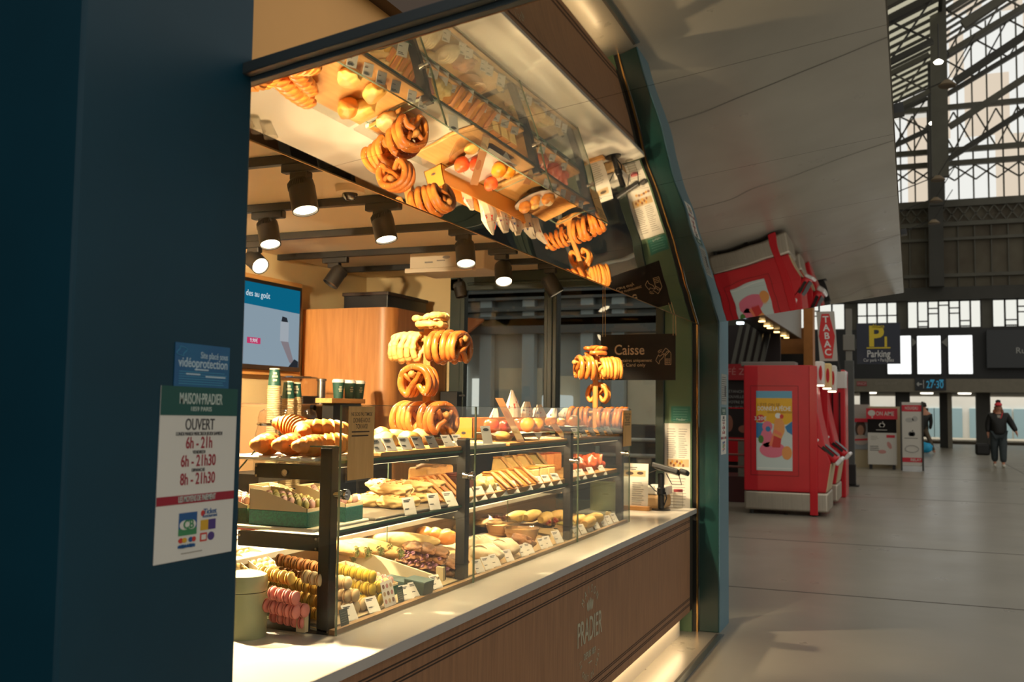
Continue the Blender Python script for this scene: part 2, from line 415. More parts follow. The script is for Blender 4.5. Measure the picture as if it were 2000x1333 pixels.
# ================================================================ ceiling tracks and spot lamps
TR = [2.57, 3.30, 4.09, 4.83, 5.53, 6.20]
TRACK = mat('black_track', (13, 11, 9), .5)
HEADM = mat('black_lamp_body', (24, 21, 18), .55, var=.1, scale=30)
for i, x in enumerate(TR):
    y1 = (3.9, 3.9, 3.9, 3.9, 4.0, 4.0)[i]
    o = MB().box((x - .018, 1.62, 2.50), (x + .018, y1, CZ)).build('track_rail', TRACK, bevel=.003)
    tag(o, 'black ceiling lighting track, %s from the pillar end' % NTH[i], 'track', 'black ceiling tracks')
def lamp(px, py, x, aim, label, lit=True, power=60, y=None, z=None, size=1.0, drop=.0, blend=.7, ang=46):
    c = at(px, py, 0, x) if px else Vector((x, y, z))
    t = thing('spot_lamp', label, 'spotlight', (x, c.y, 2.50), group='black spotlights on the ceiling tracks')
    d = (Vector(aim) - c).normalized(); H = .068 * size; R = .054 * size
    b = MB(); b.box((x - .02, c.y - .09, 2.462), (x + .02, c.y + .10, 2.50)); b.box((x - .022, c.y - .03, 2.43), (x + .022, c.y + .055, 2.464))
    b.build('track_adapter', HEADM, t, bevel=.006)
    top = c - d * H
    b = MB(); b.cyl((x, c.y + .012, 2.44), (c.x, c.y + .012, max(top.z - .02, c.z)), .011, n=10); b.build('stem', HEADM, t)
    ex, ey, ed = basis(d); M = Matrix.Identity(4)
    for i in range(3): M[i][0] = ex[i]; M[i][1] = ey[i]; M[i][2] = ed[i]
    M.translation = c
    b = MB(); b.lathe([(0, -H), (R * .86, -H), (R * .94, -H + .006), (R, -H + .03), (R, H), (R - .005, H), (R - .006, H - .014), (0, H - .014)], 36, M)
    hd = b.build('lamp_head', HEADM, t, smooth=35)
    b = MB()
    for k in range(18):
        a = -PI * .75 + k * .14
        p = M @ Vector((R * 1.001 * math.cos(a), R * 1.001 * math.sin(a), -H + .036)); q = M @ Vector((R * 1.001 * math.cos(a), R * 1.001 * math.sin(a), -H + .012))
        b.bar(p, q, .004, .003)
    b.build('cooling_slot', BLACKP, hd)
    MB().lathe([(0, H - .010), (R - .007, H - .010), (R - .007, H - .008), (0, H - .008)], 32, M).build('lens', LAMP if lit else mat('lamp_lens_off', (60, 58, 54), .2), hd)
    if lit:
        l = bpy.data.lights.new('spot_beam', 'SPOT'); l.energy = power; l.color = (1.0, .79, .50); l.spot_size = math.radians(ang); l.spot_blend = blend; l.shadow_soft_size = .035
        lo = bpy.data.objects.new('spot_beam', l); COL.objects.link(lo); lo.matrix_world = Matrix.Translation(c + d * (H + .004)) @ (-d).to_track_quat('Z', 'Y').to_matrix().to_4x4()
    return t
LP = 480
lamp(592, 383, 3.30, (3.15, 1.88, 1.0), 'nearest large black spotlight, lit, beside the left end of the mirror flap', power=LP)
lamp(525, 456, 4.09, (3.75, 2.5, .9), 'lit black spotlight hanging below the nearest one, close to the pillar', power=LP)
lamp(500, 511, 4.83, (4.2, 2.3, 1.5), 'lit black spotlight half hidden by the pillar, above the wall screen', power=LP)
lamp(750, 444, 4.09, (3.95, 1.95, 1.0), 'lit black spotlight hanging straight down near the camera dome', power=LP)
lamp(909, 495, 4.83, (4.4, 1.95, 1.0), 'lit black spotlight in front of the white ceiling unit', power=LP)
lamp(983, 534, 5.53, (4.8, 1.9, .9), 'lit black spotlight above the dark window, facing the camera', power=LP)
lamp(656, 540, 5.53, (5.0, 4.0, 1.3), 'unlit looking black spotlight turned away, above the oak cabinet', lit=False)
lamp(1078, 557, 6.20, (6.45, 1.62, 1.2), 'black spotlight seen side-on with a thin glowing rim, by the flap edge', power=LP * .3)
lamp(899, 566, 6.20, (6.2, 2.6, 1.0), 'small dark spotlight at the top left corner of the window', lit=False, size=.8)
# macaron spot hidden by the pillar, then unseen fill and key spots added
lamp(0, 0, 2.57, (2.80, 1.62, .9), 'black spotlight over the macarons', power=LP * 1.25, y=2.25, z=2.32)
lamp(0, 0, 2.57, (2.6, 2.4, .9), 'unseen black spotlight added over the back worktop', power=LP * 1.9, y=2.75, z=2.32, ang=100)  # added fill: wide unseen spots that raise the bounce light indoors
lamp(0, 0, 3.30, (4.3, 3.9, 1.4), 'unseen black spotlight added to light the screen wall', power=LP, y=3.1, z=2.32, ang=110)
lamp(0, 0, 2.57, (5.9, 3.7, 1.5), 'unseen black spotlight added to light the oak cabinet', power=LP * .55, y=3.3, z=2.32, ang=60)
lamp(0, 0, 2.57, (3.47, 1.82, 1.62), 'unseen black spotlight added at the front of the first track for the near pretzels', power=LP * .46, y=1.74, z=2.365, ang=40)  # added key spots, out of view above the flap, for pretzels and fruit
lamp(0, 0, 3.30, (4.2, 1.78, 1.40), 'unseen black spotlight added at the front of the second track for the fruit', power=LP * .6, y=1.74, z=2.365, ang=46)
lamp(0, 0, 4.83, (5.74, 1.82, 1.60), 'unseen black spotlight added at the front of the fourth track for the far pretzels', power=LP * .5, y=1.74, z=2.365, ang=40)
# camera dome
t = thing('camera_dome', 'small dark glass camera dome in a white ring on the ceiling', 'camera', tuple(at(684, 372, 2, 2.52)))
c = at(684, 372, 2, 2.52)
MB().lathe([(0, .02), (.07, .02), (.066, -.012), (.045, -.016), (0, -.016)], 24, Matrix.Translation(c)).build('mount_ring', CEIL, t, smooth=True)
MB().lathe([(.036, -.014), (.034, -.03), (.022, -.046), (0, -.052)], 20, Matrix.Translation(c)).build('dome', mat('dark_dome', (40, 36, 30), .06), t, smooth=True)
# white unit at the ceiling
p = at(800, 516, 0, 5.75); q = at(946, 500, 0, 5.75)
t = thing('ceiling_unit', 'white boxy ceiling unit with grey printed marks beside the window', 'air unit', (5.9, (p.y + q.y) / 2, 2.40))
MB().box((5.75, q.y, 2.415), (6.12, p.y, CZ)).build('casing', mat('white_unit', (226, 212, 186), .5), t, bevel=.008)
MB().box((5.70, q.y + .06, 2.40), (5.752, p.y + .01, 2.43)).build('lower_flap', mat('white_unit', (226, 212, 186), .5), t, bevel=.004)
F = frame((5.7495, (p.y + q.y) / 2, 2.48), (0, -1, 0), (0, 0, 1))
b = MB(); b.plate(F, [(-.16, -.012), (-.10, -.012), (-.10, -.002), (-.16, -.002)], 0, .001); b.disc(F, .0, .022, .028, .011, 0, .001, 20); b.plate(F, [(-.07, -.002), (-.01, -.002), (-.01, .006), (-.07, .006)], 0, .001)
b.build('printed_mark', FAINT, t)
# ================================================================ wall screen
A = at(430, 535, 1, 4.03); B_ = at(574, 557, 1, 4.03); z1 = 2.335; z0 = 1.745
x1 = B_.x; x0 = x1 - 1.12
t = thing('wall_screen', 'wall screen with blue header advert in a pale oak frame', 'screen', ((x0 + x1) / 2, 4.0, z0))
b = MB(); w = .035
for lo, hi in (((x0 - w, 3.985, z0 - w), (x1 + w, 4.03, z0)), ((x0 - w, 3.985, z1), (x1 + w, 4.03, z1 + w)), ((x0 - w, 3.985, z0), (x0, 4.03, z1)), ((x1, 3.985, z0), (x1 + w, 4.03, z1))): b.box(lo, hi)
b.build('frame', WOODL, t, bevel=.003)
bz = MB().box((x0, 3.96, z0), (x1, 4.02, z1)).build('bezel', BLACKP, t)
F = frame((x1, 3.9595, z0), (1, 0, 0), (0, 0, 1))
SW = emis('screen_white', (168, 190, 206), .6)
MB().plate(F, [(-1.09, .03), (-.025, .03), (-.025, .565), (-1.09, .565)], 0, .001).build('display', SW, t)
MB().plate(F, [(-1.09, .43), (-.025, .405), (-.025, .565), (-1.09, .565)], .001, .002).build('header_band', emis('screen_blue', (16, 122, 160), .6), t)
text('des au goût', .055, off(F, -.50, .49), emis('screen_text', (210, 228, 235), .9), t, dz=.003)
b = MB(); b.m(0).plate(F, [(-.245, .20), (-.15, .20), (-.15, .335), (-.245, .335)], .001, .002); b.m(1).plate(F, [(-.235, .335), (-.16, .335), (-.175, .365), (-.225, .37)], .001, .0025)
b.m(2).plate(F, [(-.235, .20), (-.15, .20), (-.07, .04), (-.13, .06), (-.19, .14)], .001, .0022); b.m(1).plate(F, [(-.14, .03), (-.03, .03), (-.03, .07), (-.075, .085)], .0015, .003)
b.build('picture', [emis('screen_cup', (196, 206, 216), .6), emis('screen_dark', (50, 54, 62), .6), emis('screen_hand', (150, 140, 146), .7)], t)
b = MB(); b.plate(F, [(-.60, .165), (-.46, .165), (-.46, .205), (-.60, .205)], .001, .002); b.build('price_tag', emis('screen_pink', (206, 60, 110), .8), t)
text('9,90€', .035, off(F, -.53, .185), emis('screen_text', (210, 228, 235), .9), t, dz=.003)
# ================================================================ oak cabinet and the box on it
t = thing('oak_cabinet', 'tall oak-faced cabinet with a rounded corner against the end wall', 'cabinet', (6.3, 3.7, .012))
b = MB(); pts = [(6.72, 4.02), (5.87, 4.02), (5.87, 3.44)]
for k in range(9): a = PI + k * PI / 16; pts.append((5.97 + .10 * math.cos(a), 3.40 + .10 * math.sin(a)))
pts += [(6.72, 3.30)]
b.prism([(x, y, .012) for x, y in pts], (0, 0, 2.185)); b.build('body', WOODO, t, smooth=30)
b = MB(); p = at(790, 606, 0, 6.0); q = at(834, 604, 0, 6.3)
t = thing('black_storage_box', 'black storage box lying on top of the oak cabinet', 'box', (6.25, 3.6, 2.197))
MB().box((6.02, 3.42, 2.2), (6.62, 3.78, 2.31)).build('box_body', BLACKP, t, bevel=.006)
MB().box((6.01, 3.41, 2.30), (6.63, 3.79, 2.325)).build('lid', mat('dark_brown_lid', (50, 36, 28), .5), t, bevel=.004)
# ================================================================ back counter with the coffee things
BZ = 1.02
t = thing('back_counter', 'dark back counter under the wall screen', 'counter', (3.8, 3.7, .012))
MB().box((1.56, 3.44, .012), (5.86, 4.0, BZ - .03)).build('body', wood('dark_walnut', (92, 66, 44), (66, 46, 30), .35, 0, 2, 20), t)
MB().box((1.56, 3.41, BZ - .03), (5.86, 4.0, BZ)).build('worktop', mat('dark_stone', (70, 58, 46), .3), t, bevel=.004)
# coffee machine block
m0 = at(598, 790, 1, 3.5); m1 = at(672, 790, 1, 3.5)
t = thing('coffee_machine', 'brown coffee machine with round black knobs behind the croissants', 'coffee machine', ((m0.x + m1.x) / 2, 3.65, BZ))
CMB = mat('bronze_casing', (150, 118, 84), .4, .3)
MB().box((m0.x - .30, 3.52, BZ), (m1.x, 3.95, m0.z + .002)).build('body', CMB, t, bevel=.02, seg=3)
for px in (576, 614): c = at(px, 797, 1, 3.50); MB().cyl((c.x, 3.525, c.z), (c.x, 3.495, c.z), .019, n=20).build('knob', BLACKP, t, bevel=.003)
p = at(667, 822, 1, 3.50); MB().box((m1.x - .012, 3.50, BZ), (m1.x + .03, 3.9, m0.z)).build('side_panel', mat('pale_blue_panel', (170, 182, 196), .3), t, bevel=.006)
# clear bin and steel cylinder on the machine
mz = m0.z + .002
c0 = at(592, 788, 1, 3.6); c1 = at(628, 788, 1, 3.6)
t = thing('clear_bin', 'clear plastic bin with dark base on the coffee machine', 'bin', ((c0.x + c1.x) / 2, 3.68, mz))
MB().box((c0.x, 3.60, mz), (c1.x, 3.78, mz + .05)).build('base', BLACKP, t)
MB().box((c0.x, 3.60, mz + .05), (c1.x, 3.78, mz + .17)).build('bin_body', CLEARP, t, bevel=.01)
b = MB(); b.lathe([(.095, .168), (.10, .172), (.095, .178)], 24, Matrix.Translation(((c0.x + c1.x) / 2, 3.69, mz)), 1.25); b.build('rim', CHROME, t, smooth=True)
c = at(637, 788, 1, 3.56)
t = thing('steel_cylinder', 'upright shiny steel cylinder between the clear bin and the lidded cups', 'canister', (c.x, 3.60, mz))
MB().lathe([(0, 0), (.028, 0), (.028, .15), (.034, .152), (.034, .165), (.02, .17), (0, .17)], 24, Matrix.Translation((c.x, 3.60, mz))).build('cylinder_body', STEEL, t, smooth=True)
# wooden stand and three lidded cups
s0 = at(648, 784, 1, 3.30); s1 = at(714, 784, 1, 3.30)
t = thing('wooden_stand', 'small wooden stand carrying three lidded green cups', 'stand', ((s0.x + s1.x) / 2, 3.36, .012))
MB().box((s0.x, 3.30, s0.z - .012), (s1.x, 3.42, s0.z + .018)).build('board', WOODL, t, bevel=.003)
b = MB(); b.box((s0.x + .05, 3.32, .012), (s1.x - .02, 3.40, s0.z - .012)); b.build('base', BLACK, t)
CUPG = mat('green_paper_cup', (18, 66, 56), .5); CUPR = mat('cup_rim_cream', (232, 220, 190), .5); LIDM = mat('white_cup_lid', (228, 222, 208), .4)
def cup_proto(lid):
    t = thing('paper_cup', 'green paper cup', 'cup')
    MB().lathe([(0, .002), (.027, .002), (.027, 0), (.029, 0), (.039, .105), (.037, .105), (.028, .01), (0, .01)], 28).build('cup_body', CUPG, t, smooth=40)
    if lid: MB().lathe([(.041, .10), (.041, .112), (.036, .116), (.034, .121), (0, .119)], 28).build('lid', LIDM, t, smooth=40)
    else: MB().lathe([(.0385, .104), (.0405, .106), (.0385, .108)], 28).build('rim', CUPR, t, smooth=True)
    F = frame((-.028, -.0205, .055), Vector((-.6, -.8, 0)).cross(Vector((0, 0, 1))) * -1, (0, 0, 1))
    b = MB(); pl = Matrix.Translation((0, 0, 0))
    for zz, hw in ((.072, .010), (.058, .017), (.046, .012)):
        for k in range(5):
            a0 = PI * 1.3 + (k - 2) * hw * 8; r = .029 + .01 * zz / .105 + .0006
            p = Vector((r * math.cos(a0), r * math.sin(a0), zz)); b.bar(p - Vector((0, 0, .004)), p + Vector((0, 0, .004)), .004, .002, (math.cos(a0), math.sin(a0), 0))
    b.build('logo', LOGO, t)
    return t
pc = cup_proto(True)
for k, (px, y, lab) in enumerate(((661, 3.34, 'green cup with white lid at the front left of the wooden stand'), (683, 3.355, 'green cup with white lid in the middle of the wooden stand'), (701, 3.375, 'green cup with white lid at the right end of the wooden stand'))):
    c = at(px, 760, 1, y); put(pc, (c.x, y, s0.z + .018), s=1.0, label=lab, group='lidded cups on the wooden stand')
# stacks of cups: one printed cup upside-down on a column of nested rims
def cup_up():
    t = thing('paper_cup_stack', 'stack', 'cup stack')
    return t
STK = mat('stacked_cup_rims', (196, 172, 126), .6)
for k, (px, ptop, plab, pbot) in enumerate(((537, 720, 756, 868), (564, 745, 781, 878), (578, 748, 777, 885))):
    y = 3.44; tp = at(px, ptop, 1, y); mid = at(px, plab, 1, y); x = tp.x; r = .037
    lab = ('tallest stack of nested paper cups, closest to the pillar', 'middle stack of nested paper cups behind the croissants', 'right-hand stack of nested paper cups beside the coffee machine')[k]
    t = thing('paper_cup_stack', lab, 'cup stack', (x, y, BZ), group='paper cup stacks')
    MB().lathe([(0, mid.z), (r * 1.02, mid.z), (r * .80, tp.z - .006), (0, tp.z - .006)][::1], 28, Matrix.Translation((x, y, 0))).build('top_cup', CUPG, t, smooth=35)
    MB().lathe([(r * .80, tp.z - .007), (r * .84, tp.z - .003), (r * .80, tp.z), (0, tp.z - .002)], 28, Matrix.Translation((x, y, 0))).build('top_rim', CUPR, t, smooth=True)
    b = MB()
    for zz, w in ((.35, .5), (.55, .8), (.72, .45)):
        for q in range(6):
            a0 = PI * 1.22 + (q - 2.5) * .2 * w; zc = mid.z + (tp.z - mid.z) * zz; rr = r * (1.02 - .22 * zz) + .001
            p = Vector((x + rr * math.cos(a0), y + rr * math.sin(a0), zc)); b.bar(p - Vector((0, 0, .006)), p + Vector((0, 0, .006)), .004, .002, (math.cos(a0), math.sin(a0), 0))
    b.build('logo', LOGO, t)
    pr = []; z = BZ
    while z < mid.z:
        pr += [(r * .95, z), (r * 1.08, z + .0015), (r * 1.08, z + .006), (r * .95, z + .0075)]; z += .0105
    MB().lathe([(0, BZ)] + pr + [(0, mid.z)], 28, Matrix.Translation((x, y, 0))).build('nested_rims', STK, t)
# three tall glass decanters with domed necks, red pot and brown bowl beside them
pg = thing('glass_decanter', 'glass decanter', 'decanter')
MB().lathe([(0, 0), (.045, 0), (.05, .01), (.046, .16), (.034, .20), (.036, .235), (.028, .262), (.012, .272), (0, .274)], 28).build('glass_body', CLEARP, pg, smooth=True)
MB().lathe([(.037, .200), (.041, .206), (.037, .212)], 28).build('collar', CHROME, pg, smooth=True)
MB().tube([(.035, 0, .22), (.075, 0, .20), (.078, 0, .10), (.047, 0, .05)], .006).build('handle', CHROME, pg, smooth=True)
for k, (px, lab) in enumerate(((520, 'clear glass decanter nearest the pillar behind the croissants'), (562, 'clear glass decanter in the middle, before the cup stacks'), (605, 'clear glass decanter before the coffee machine'))):
    c = at(px, 810, 1, 3.0); put(pg, (c.x, 3.0, 1.18), s=1.15, label=lab, group='glass decanters')
t = thing('decanter_shelf', 'dark shelf carrying the glass decanters', 'shelf', (4.3, 3.0, .012))
MB().box((3.9, 2.9, 1.14), (5.2, 3.12, 1.18)).build('shelf_board', BLACK, t)
b = MB(); b.box((3.9, 2.9, .012), (3.94, 3.12, 1.14)); b.box((5.16, 2.9, .012), (5.2, 3.12, 1.14)); b.build('support', BLACK, t)
c = at(490, 945, 1, 2.45); RP = mat('oxblood_enamel', (118, 32, 22), .3)
t = thing('red_pot', 'dark red pot on the back worktop near the pillar', 'pot', (c.x, 2.45, 1.022))
MB().lathe([(0, 0), (.05, 0), (.062, .02), (.062, .10), (.058, .105), (.054, .10), (.054, .02), (0, .015)], 28, Matrix.Translation((c.x, 2.45, 1.022))).build('pot_body', RP, t, smooth=40)
b = MB(); b.tube([(c.x - .062, 2.45, 1.10), (c.x - .07, 2.40, 1.15), (c.x, 2.39, 1.165), (c.x + .07, 2.40, 1.15), (c.x + .062, 2.45, 1.10)], .004); b.build('handle', BLACK, t, smooth=True)
gl = thing('drinking_glass', 'glass', 'glass')
MB().lathe([(0, 0), (.03, 0), (.035, .10), (.033, .10), (.028, .006), (0, .006)], 24).build('glass_body', CLEARP, gl, smooth=True)
for k, px in enumerate((522, 545, 568, 592)):
    c = at(px, 948, 1, 2.5); put(gl, (c.x, 2.5, 1.022), label='%s clear drinking glass from the pillar, under the croissant shelf' % NTH[k], group='glasses on the back worktop')
# tongs on the worktop (seen in the mirror)
t = thing('steel_tongs', 'steel serving tongs lying on the white back worktop', 'tongs', (3.0, 2.3, 1.022))
b = MB(); b.tube([(2.86, 2.36, 1.03), (3.0, 2.33, 1.032), (3.12, 2.29, 1.03)], .006, 8, flat=.5); b.build('arm', STEEL, t, smooth=True)
b = MB(); b.tube([(2.90, 2.25, 1.03), (3.02, 2.27, 1.032), (3.12, 2.29, 1.03)], .006, 8, flat=.5); b.build('arm', STEEL, t, smooth=True)
# ================================================================ cash-desk end
# hanging sign
F = frame(at(1245, 698, 0, 6.2), (0, -1, 0), (0, 0, 1)); a = at(1172, 652, 0, 6.2); c = at(1318, 744, 0, 6.2); hw = (a.y - c.y) / 2; hh = (a.z - c.z) / 2 - .006
SGN = mat('black_sign_board', (20, 16, 14), .65, spec=.25); ST = mat('sign_tan_print', (196, 172, 136), .6)
t = thing('cash_desk_sign', 'black hanging sign reading Caisse above the card terminal', 'sign', tuple(F.translation - Vector((0, 0, hh))))
bd = MB().box((-hw, -hh, -.004), (hw, hh, 0), F).build('board', SGN, t)
text('Caisse', .095, off(F, -.055, .045), ST, bd, bold=.008, fit=hw * .80)
text('Cartes Bancaires uniquement', .030, off(F, -.06, -.022), ST, bd, fit=hw * 1.24)
text('Crédit Card only', .030, off(F, -.06, -.052), ST, bd, fit=hw * .9)
b = MB(); G = off(F, .172, .0) @ Matrix.Scale(.8, 4)
def stroke(pts, w=.0028, cl=False):
    n = len(pts)
    for i in range(n if cl else n - 1): b.bar(G @ Vector(pts[i] + (.0008,)), G @ Vector(pts[(i + 1) % n] + (.0008,)), w, .0012, F.to_3x3() @ Vector((0, 0, 1)))
stroke([(.014, -.062), (.062, -.062), (.062, .03), (.05, .045), (.03, .045), (.014, .02)], cl=True)
for r in range(3):
    for k in range(3): b.disc(G, .024 + k * .013, -.048 + r * .015, .0045, .0045, .0004, .0014, 8)
stroke([(-.062, -.03), (-.036, -.058), (-.03, -.03), (-.002, -.004), (.008, .028), (-.006, .022), (-.03, .004), (-.04, .018), (-.052, -.004)], cl=True)
stroke([(-.012, .03), (.02, .072), (.05, .046), (.016, .008)]); stroke([(-.046, .04), (-.03, .056), (-.012, .058)]); stroke([(-.04, .03), (-.028, .042), (-.016, .044)])
b.build('hand_and_card_icon', ST, bd)
b = MB()
for s in (-1, 1):
    for e in (0, .018): b.cyl(F @ Vector((s * (hw - .015) + e, hh - .012, .002)), F @ Vector((s * (hw - .015) + e * .6, CZ - F.translation.z, .002)), .0022, n=6)
b.build('hanging_cord', mat('tan_cord', (200, 174, 130), .7), t)
# notices on the sage pier
def sheet(name, label, cat, X, p0, p1, m, group=None, th=.001):
    a = at(p0[0], p0[1], 0, X); c = at(p1[0], p1[1], 0, X); o = Vector((X, (a.y + c.y) / 2, (a.z + c.z) / 2)); F = frame(o, (0, -1, 0), (0, 0, 1)); w = abs(a.y - c.y) / 2; h = abs(a.z - c.z) / 2
    t = thing(name, label, cat, tuple(o - Vector((0, 0, h))), group=group)
    return t, F, w, h, MB().box((-w, -h, 0), (w, h, th), F).build('sheet', m, t)
t, F, w, h, s_ = sheet('allergen_menu', 'tall cream menu sheet on the sage pier behind the card terminal', 'poster', EX - .002, (1298, 827), (1348, 996), PAPER)
def lines(F, w, y, n, dy, m, par, x0=-.8, x1=.8, th=.004, jit=.25, d=.0012):
    b = MB()
    for k in range(n):
        e = w * (x1 - jit * random.random()); b.plate(F, [(w * x0, y - k * dy), (e, y - k * dy), (e, y - k * dy + th), (w * x0, y - k * dy + th)], d, d + .0005)
    return b.build('print_lines', m, par)
for q in (-1, 1):
    lines(F, w, h * .86, 5, .017, FAINT, s_, -.8 if q < 0 else .1, -.1 if q < 0 else .8)
    lines(F, w, h * .58, 9, .014, FAINT, s_, -.8 if q < 0 else .1, -.1 if q < 0 else .8)
b = MB(); b.m(0).plate(F, [(-w * .8, -h * .02), (w * .9, -h * .02), (w * .9, h * .16), (-w * .8, h * .16)], .001, .0016)
for k in range(9): b.m(1 + k % 2).disc(F, w * (-.5 + .12 * k), h * (.06 + .05 * math.sin(k * 2.1)), w * .09, h * .035, .0016, .0021, 12)
for k in range(6): b.m(1 + (k + 1) % 2).disc(F, w * (-.3 + .22 * k), h * (-.12 + .02 * math.sin(k)), w * .12, h * .03, .001, .0018, 12)
b.build('food_pictures', [mat('tan_print', (206, 176, 130), .6), mat('brown_print', (140, 84, 50), .6), mat('amber_print', (222, 160, 70), .6)], s_)
lines(F, w, -h * .3, 12, .02, FAINT, s_, -.6, .7)
t, F, w, h, s_ = sheet('green_notice', 'small green notice above the cream menu sheet', 'notice', EX - .002, (1311, 794), (1349, 824), mat('green_print', (44, 112, 96), .5))
lines(F, w, h * .6, 6, .018, mat('pale_green_print', (120, 170, 152), .6), s_, -.8, .8, .003)
text('Pradier', .022, off(F, 0, -h * .75), WHITE, s_)
# menu card in wooden block
c = at(1243, 997, 2, CT); t = thing('menu_card_stand', 'upright menu card in a wooden block at the end of the counter', 'menu stand', tuple(c))
X = c.x; a = at(1213, 980, 0, X); e = at(1271, 998, 0, X)
MB().box((X - .03, e.y, CT), (X + .03, a.y, CT + .028)).build('wooden_block', WOODY, t, bevel=.003)
F = frame((X, (a.y + e.y) / 2 + .01, CT + .02), (0, -1, 0), (.06, 0, 1)); w = (a.y - e.y) * .45; H = at(1243, 906, 0, X).z - CT - .02
s_ = MB().box((-w, 0, -.0015), (w, H, .0015), F).build('card', PAPER, t)
G = off(F, 0, 0); lines(G, w, H * .90, 2, .012, INK, s_, -.8, .3, .004, d=.002); lines(G, w, H * .55, 11, .014, FAINT, s_, -.2, .7, .004, d=.002)
b = MB(); b.m(0).plate(F, [(-w * .9, H * .70), (w * .8, H * .70), (w * .8, H * .84), (-w * .9, H * .84)], .0018, .0024); b.m(1).disc(F, -w * .4, H * .77, w * .3, H * .04, .0024, .003, 14); b.m(1).disc(F, w * .4, H * .78, w * .25, H * .035, .0024, .003, 14)
b.build('food_picture', [mat('tan_print', (206, 176, 130), .6), mat('dark_print', (70, 54, 46), .6)], s_)
# card terminal on a pole
c = at(1291, 997, 2, CT); t = thing('card_terminal', 'black card terminal on a swivel pole at the counter end', 'payment terminal', tuple(c)); X, Y = c.x, c.y
b = MB(); b.lathe([(0, 0), (.062, 0), (.062, .006), (.03, .012), (0, .012)], 28, Matrix.Translation(c)); b.build('base_plate', BLACKP, t, smooth=40)
b = MB(); b.lathe([(.021, .01), (.021, .10), (.027, .105), (.027, .145), (.021, .15), (.021, .24), (0, .245)], 20, Matrix.Translation(c)); b.cyl((X - .02, Y - .022, CT + .035), (X - .023, Y - .025, CT + .035), .004, n=8); b.build('pole', BLACKP, t, smooth=40)
Ft = Matrix.Translation((X - .015, Y - .03, CT + .275)) @ Matrix.Rotation(math.radians(12), 4, 'Y') @ Matrix.Rotation(math.radians(14), 4, 'X')
tb = MB().box((-.045, -.10, -.018), (.045, .085, .018), Ft).build('terminal_body', BLACKP, t, bevel=.008, seg=3)
b = MB(); b.m(0).box((-.036, .0, .018), (.036, .07, .020), Ft); b.m(1)
for r in range(4):
    for k in range(3): b.box((-.03 + k * .022, -.085 + r * .018, .018), (-.016 + k * .022, -.073 + r * .018, .021), Ft)
b.build('keypad', [mat('terminal_screen', (74, 78, 70), .2), mat('grey_keys', (90, 88, 84), .5)], tb)
b = MB(); b.box((-.04, -.16, -.004), (.04, -.10, .03), Ft); b.build('printer_cover', BLACK, t, bevel=.012, seg=3)
b = MB(); b.tube([(X, Y + .02, CT + .27), (X - .005, Y + .09, CT + .24), (X - .005, Y + .10, CT + .19), (X - .01, Y + .04, CT + .13), (X - .02, Y + .02, CT + .12)], .004); b.tube([(X, Y - .03, CT + .12), (X - .01, Y - .04, CT + .08), (X, Y - .02, CT + .03)], .004); b.build('cable', BLACKP, t, smooth=True)
b = MB(); b.tube([(X - .02, Y - .04, CT + .245), (X - .03, Y - .08, CT + .175), (X - .03, Y - .145, CT + .175), (X - .02, Y - .12, CT + .25)], .0035, 6); b.build('signature_bracket', BLACKP, t)
# paper bag pile and cup behind the terminal
c = at(1268, 985, 2, CT); t = thing('paper_bag', 'folded kraft paper bags on the counter behind the card terminal', 'paper bags', (6.6, 1.66, CT))
b = MB(); b.box((6.50, 1.54, CT), (6.70, 1.68, CT + .09)); b.build('bag_body', mat('kraft_paper', (186, 150, 104), .8, var=.1), t, bevel=.02)
b = MB(); b.box((6.51, 1.53, CT + .09), (6.69, 1.68, CT + .15)); b.build('napkins', PAPER, t, bevel=.01)
t = thing('lidded_jar', 'small clear jar with a pink lid behind the card terminal', 'jar', (6.6, 1.48, CT))
MB().lathe([(0, 0), (.03, 0), (.033, .01), (.033, .10), (.028, .11), (0, .11)], 20, Matrix.Translation((6.62, 1.475, CT))).build('jar_body', CLEARP, t, smooth=True)
MB().lathe([(.031, .11), (.031, .128), (0, .13)], 20, Matrix.Translation((6.62, 1.475, CT))).build('lid', mat('pink_lid', (190, 80, 84), .5), t, smooth=True)
# sage canisters
def tin(x, y, z, r, h, label):
    t = thing('sage_canister', label, 'canister', (x, y, z), group='sage green canisters')
    M = Matrix.Translation((x, y, z)); m = mat('sage_tin', (168, 172, 128), .45, var=.03)
    MB().lathe([(0, 0), (r, 0), (r + .001, .004), (r, h * .70), (0, h * .70)], 40, M).build('tin_body', m, t, smooth=35)
    MB().lathe([(r * 1.0, h * .70 + .002), (r * 1.015, h * .70 + .004), (r * 1.015, h * .90), (r * .96, h * .955), (r * .72, h * .99), (0, h)], 40, M).build('lid', m, t, smooth=35)
tin(2.375, 1.80, CT, .062, .185, 'sage green tin with a rounded lid at the near end of the counter')
c = at(1189, 985, 1, 1.86); tin(c.x, 1.9, CT, .085, .25, 'sage green tin standing behind the far end of the glass cases')

# black appliance between the oak cabinet and the window
a = at(845, 764, 0, 6.5); c = at(879, 764, 0, 6.5)
t = thing('black_fridge', 'black appliance standing between the oak cabinet and the window frame', 'fridge', (6.6, (a.y + c.y) / 2, .012))
MB().box((6.62, c.y, .012), (6.74, min(a.y, 3.46), a.z)).build('body', mat('matt_black', (14, 13, 13), .5), t, bevel=.006); b = MB(); b.bar((6.615, c.y + .02, 1.1), (6.615, c.y + .02, 1.4), .012, .012); b.build('handle', BLACK, t)
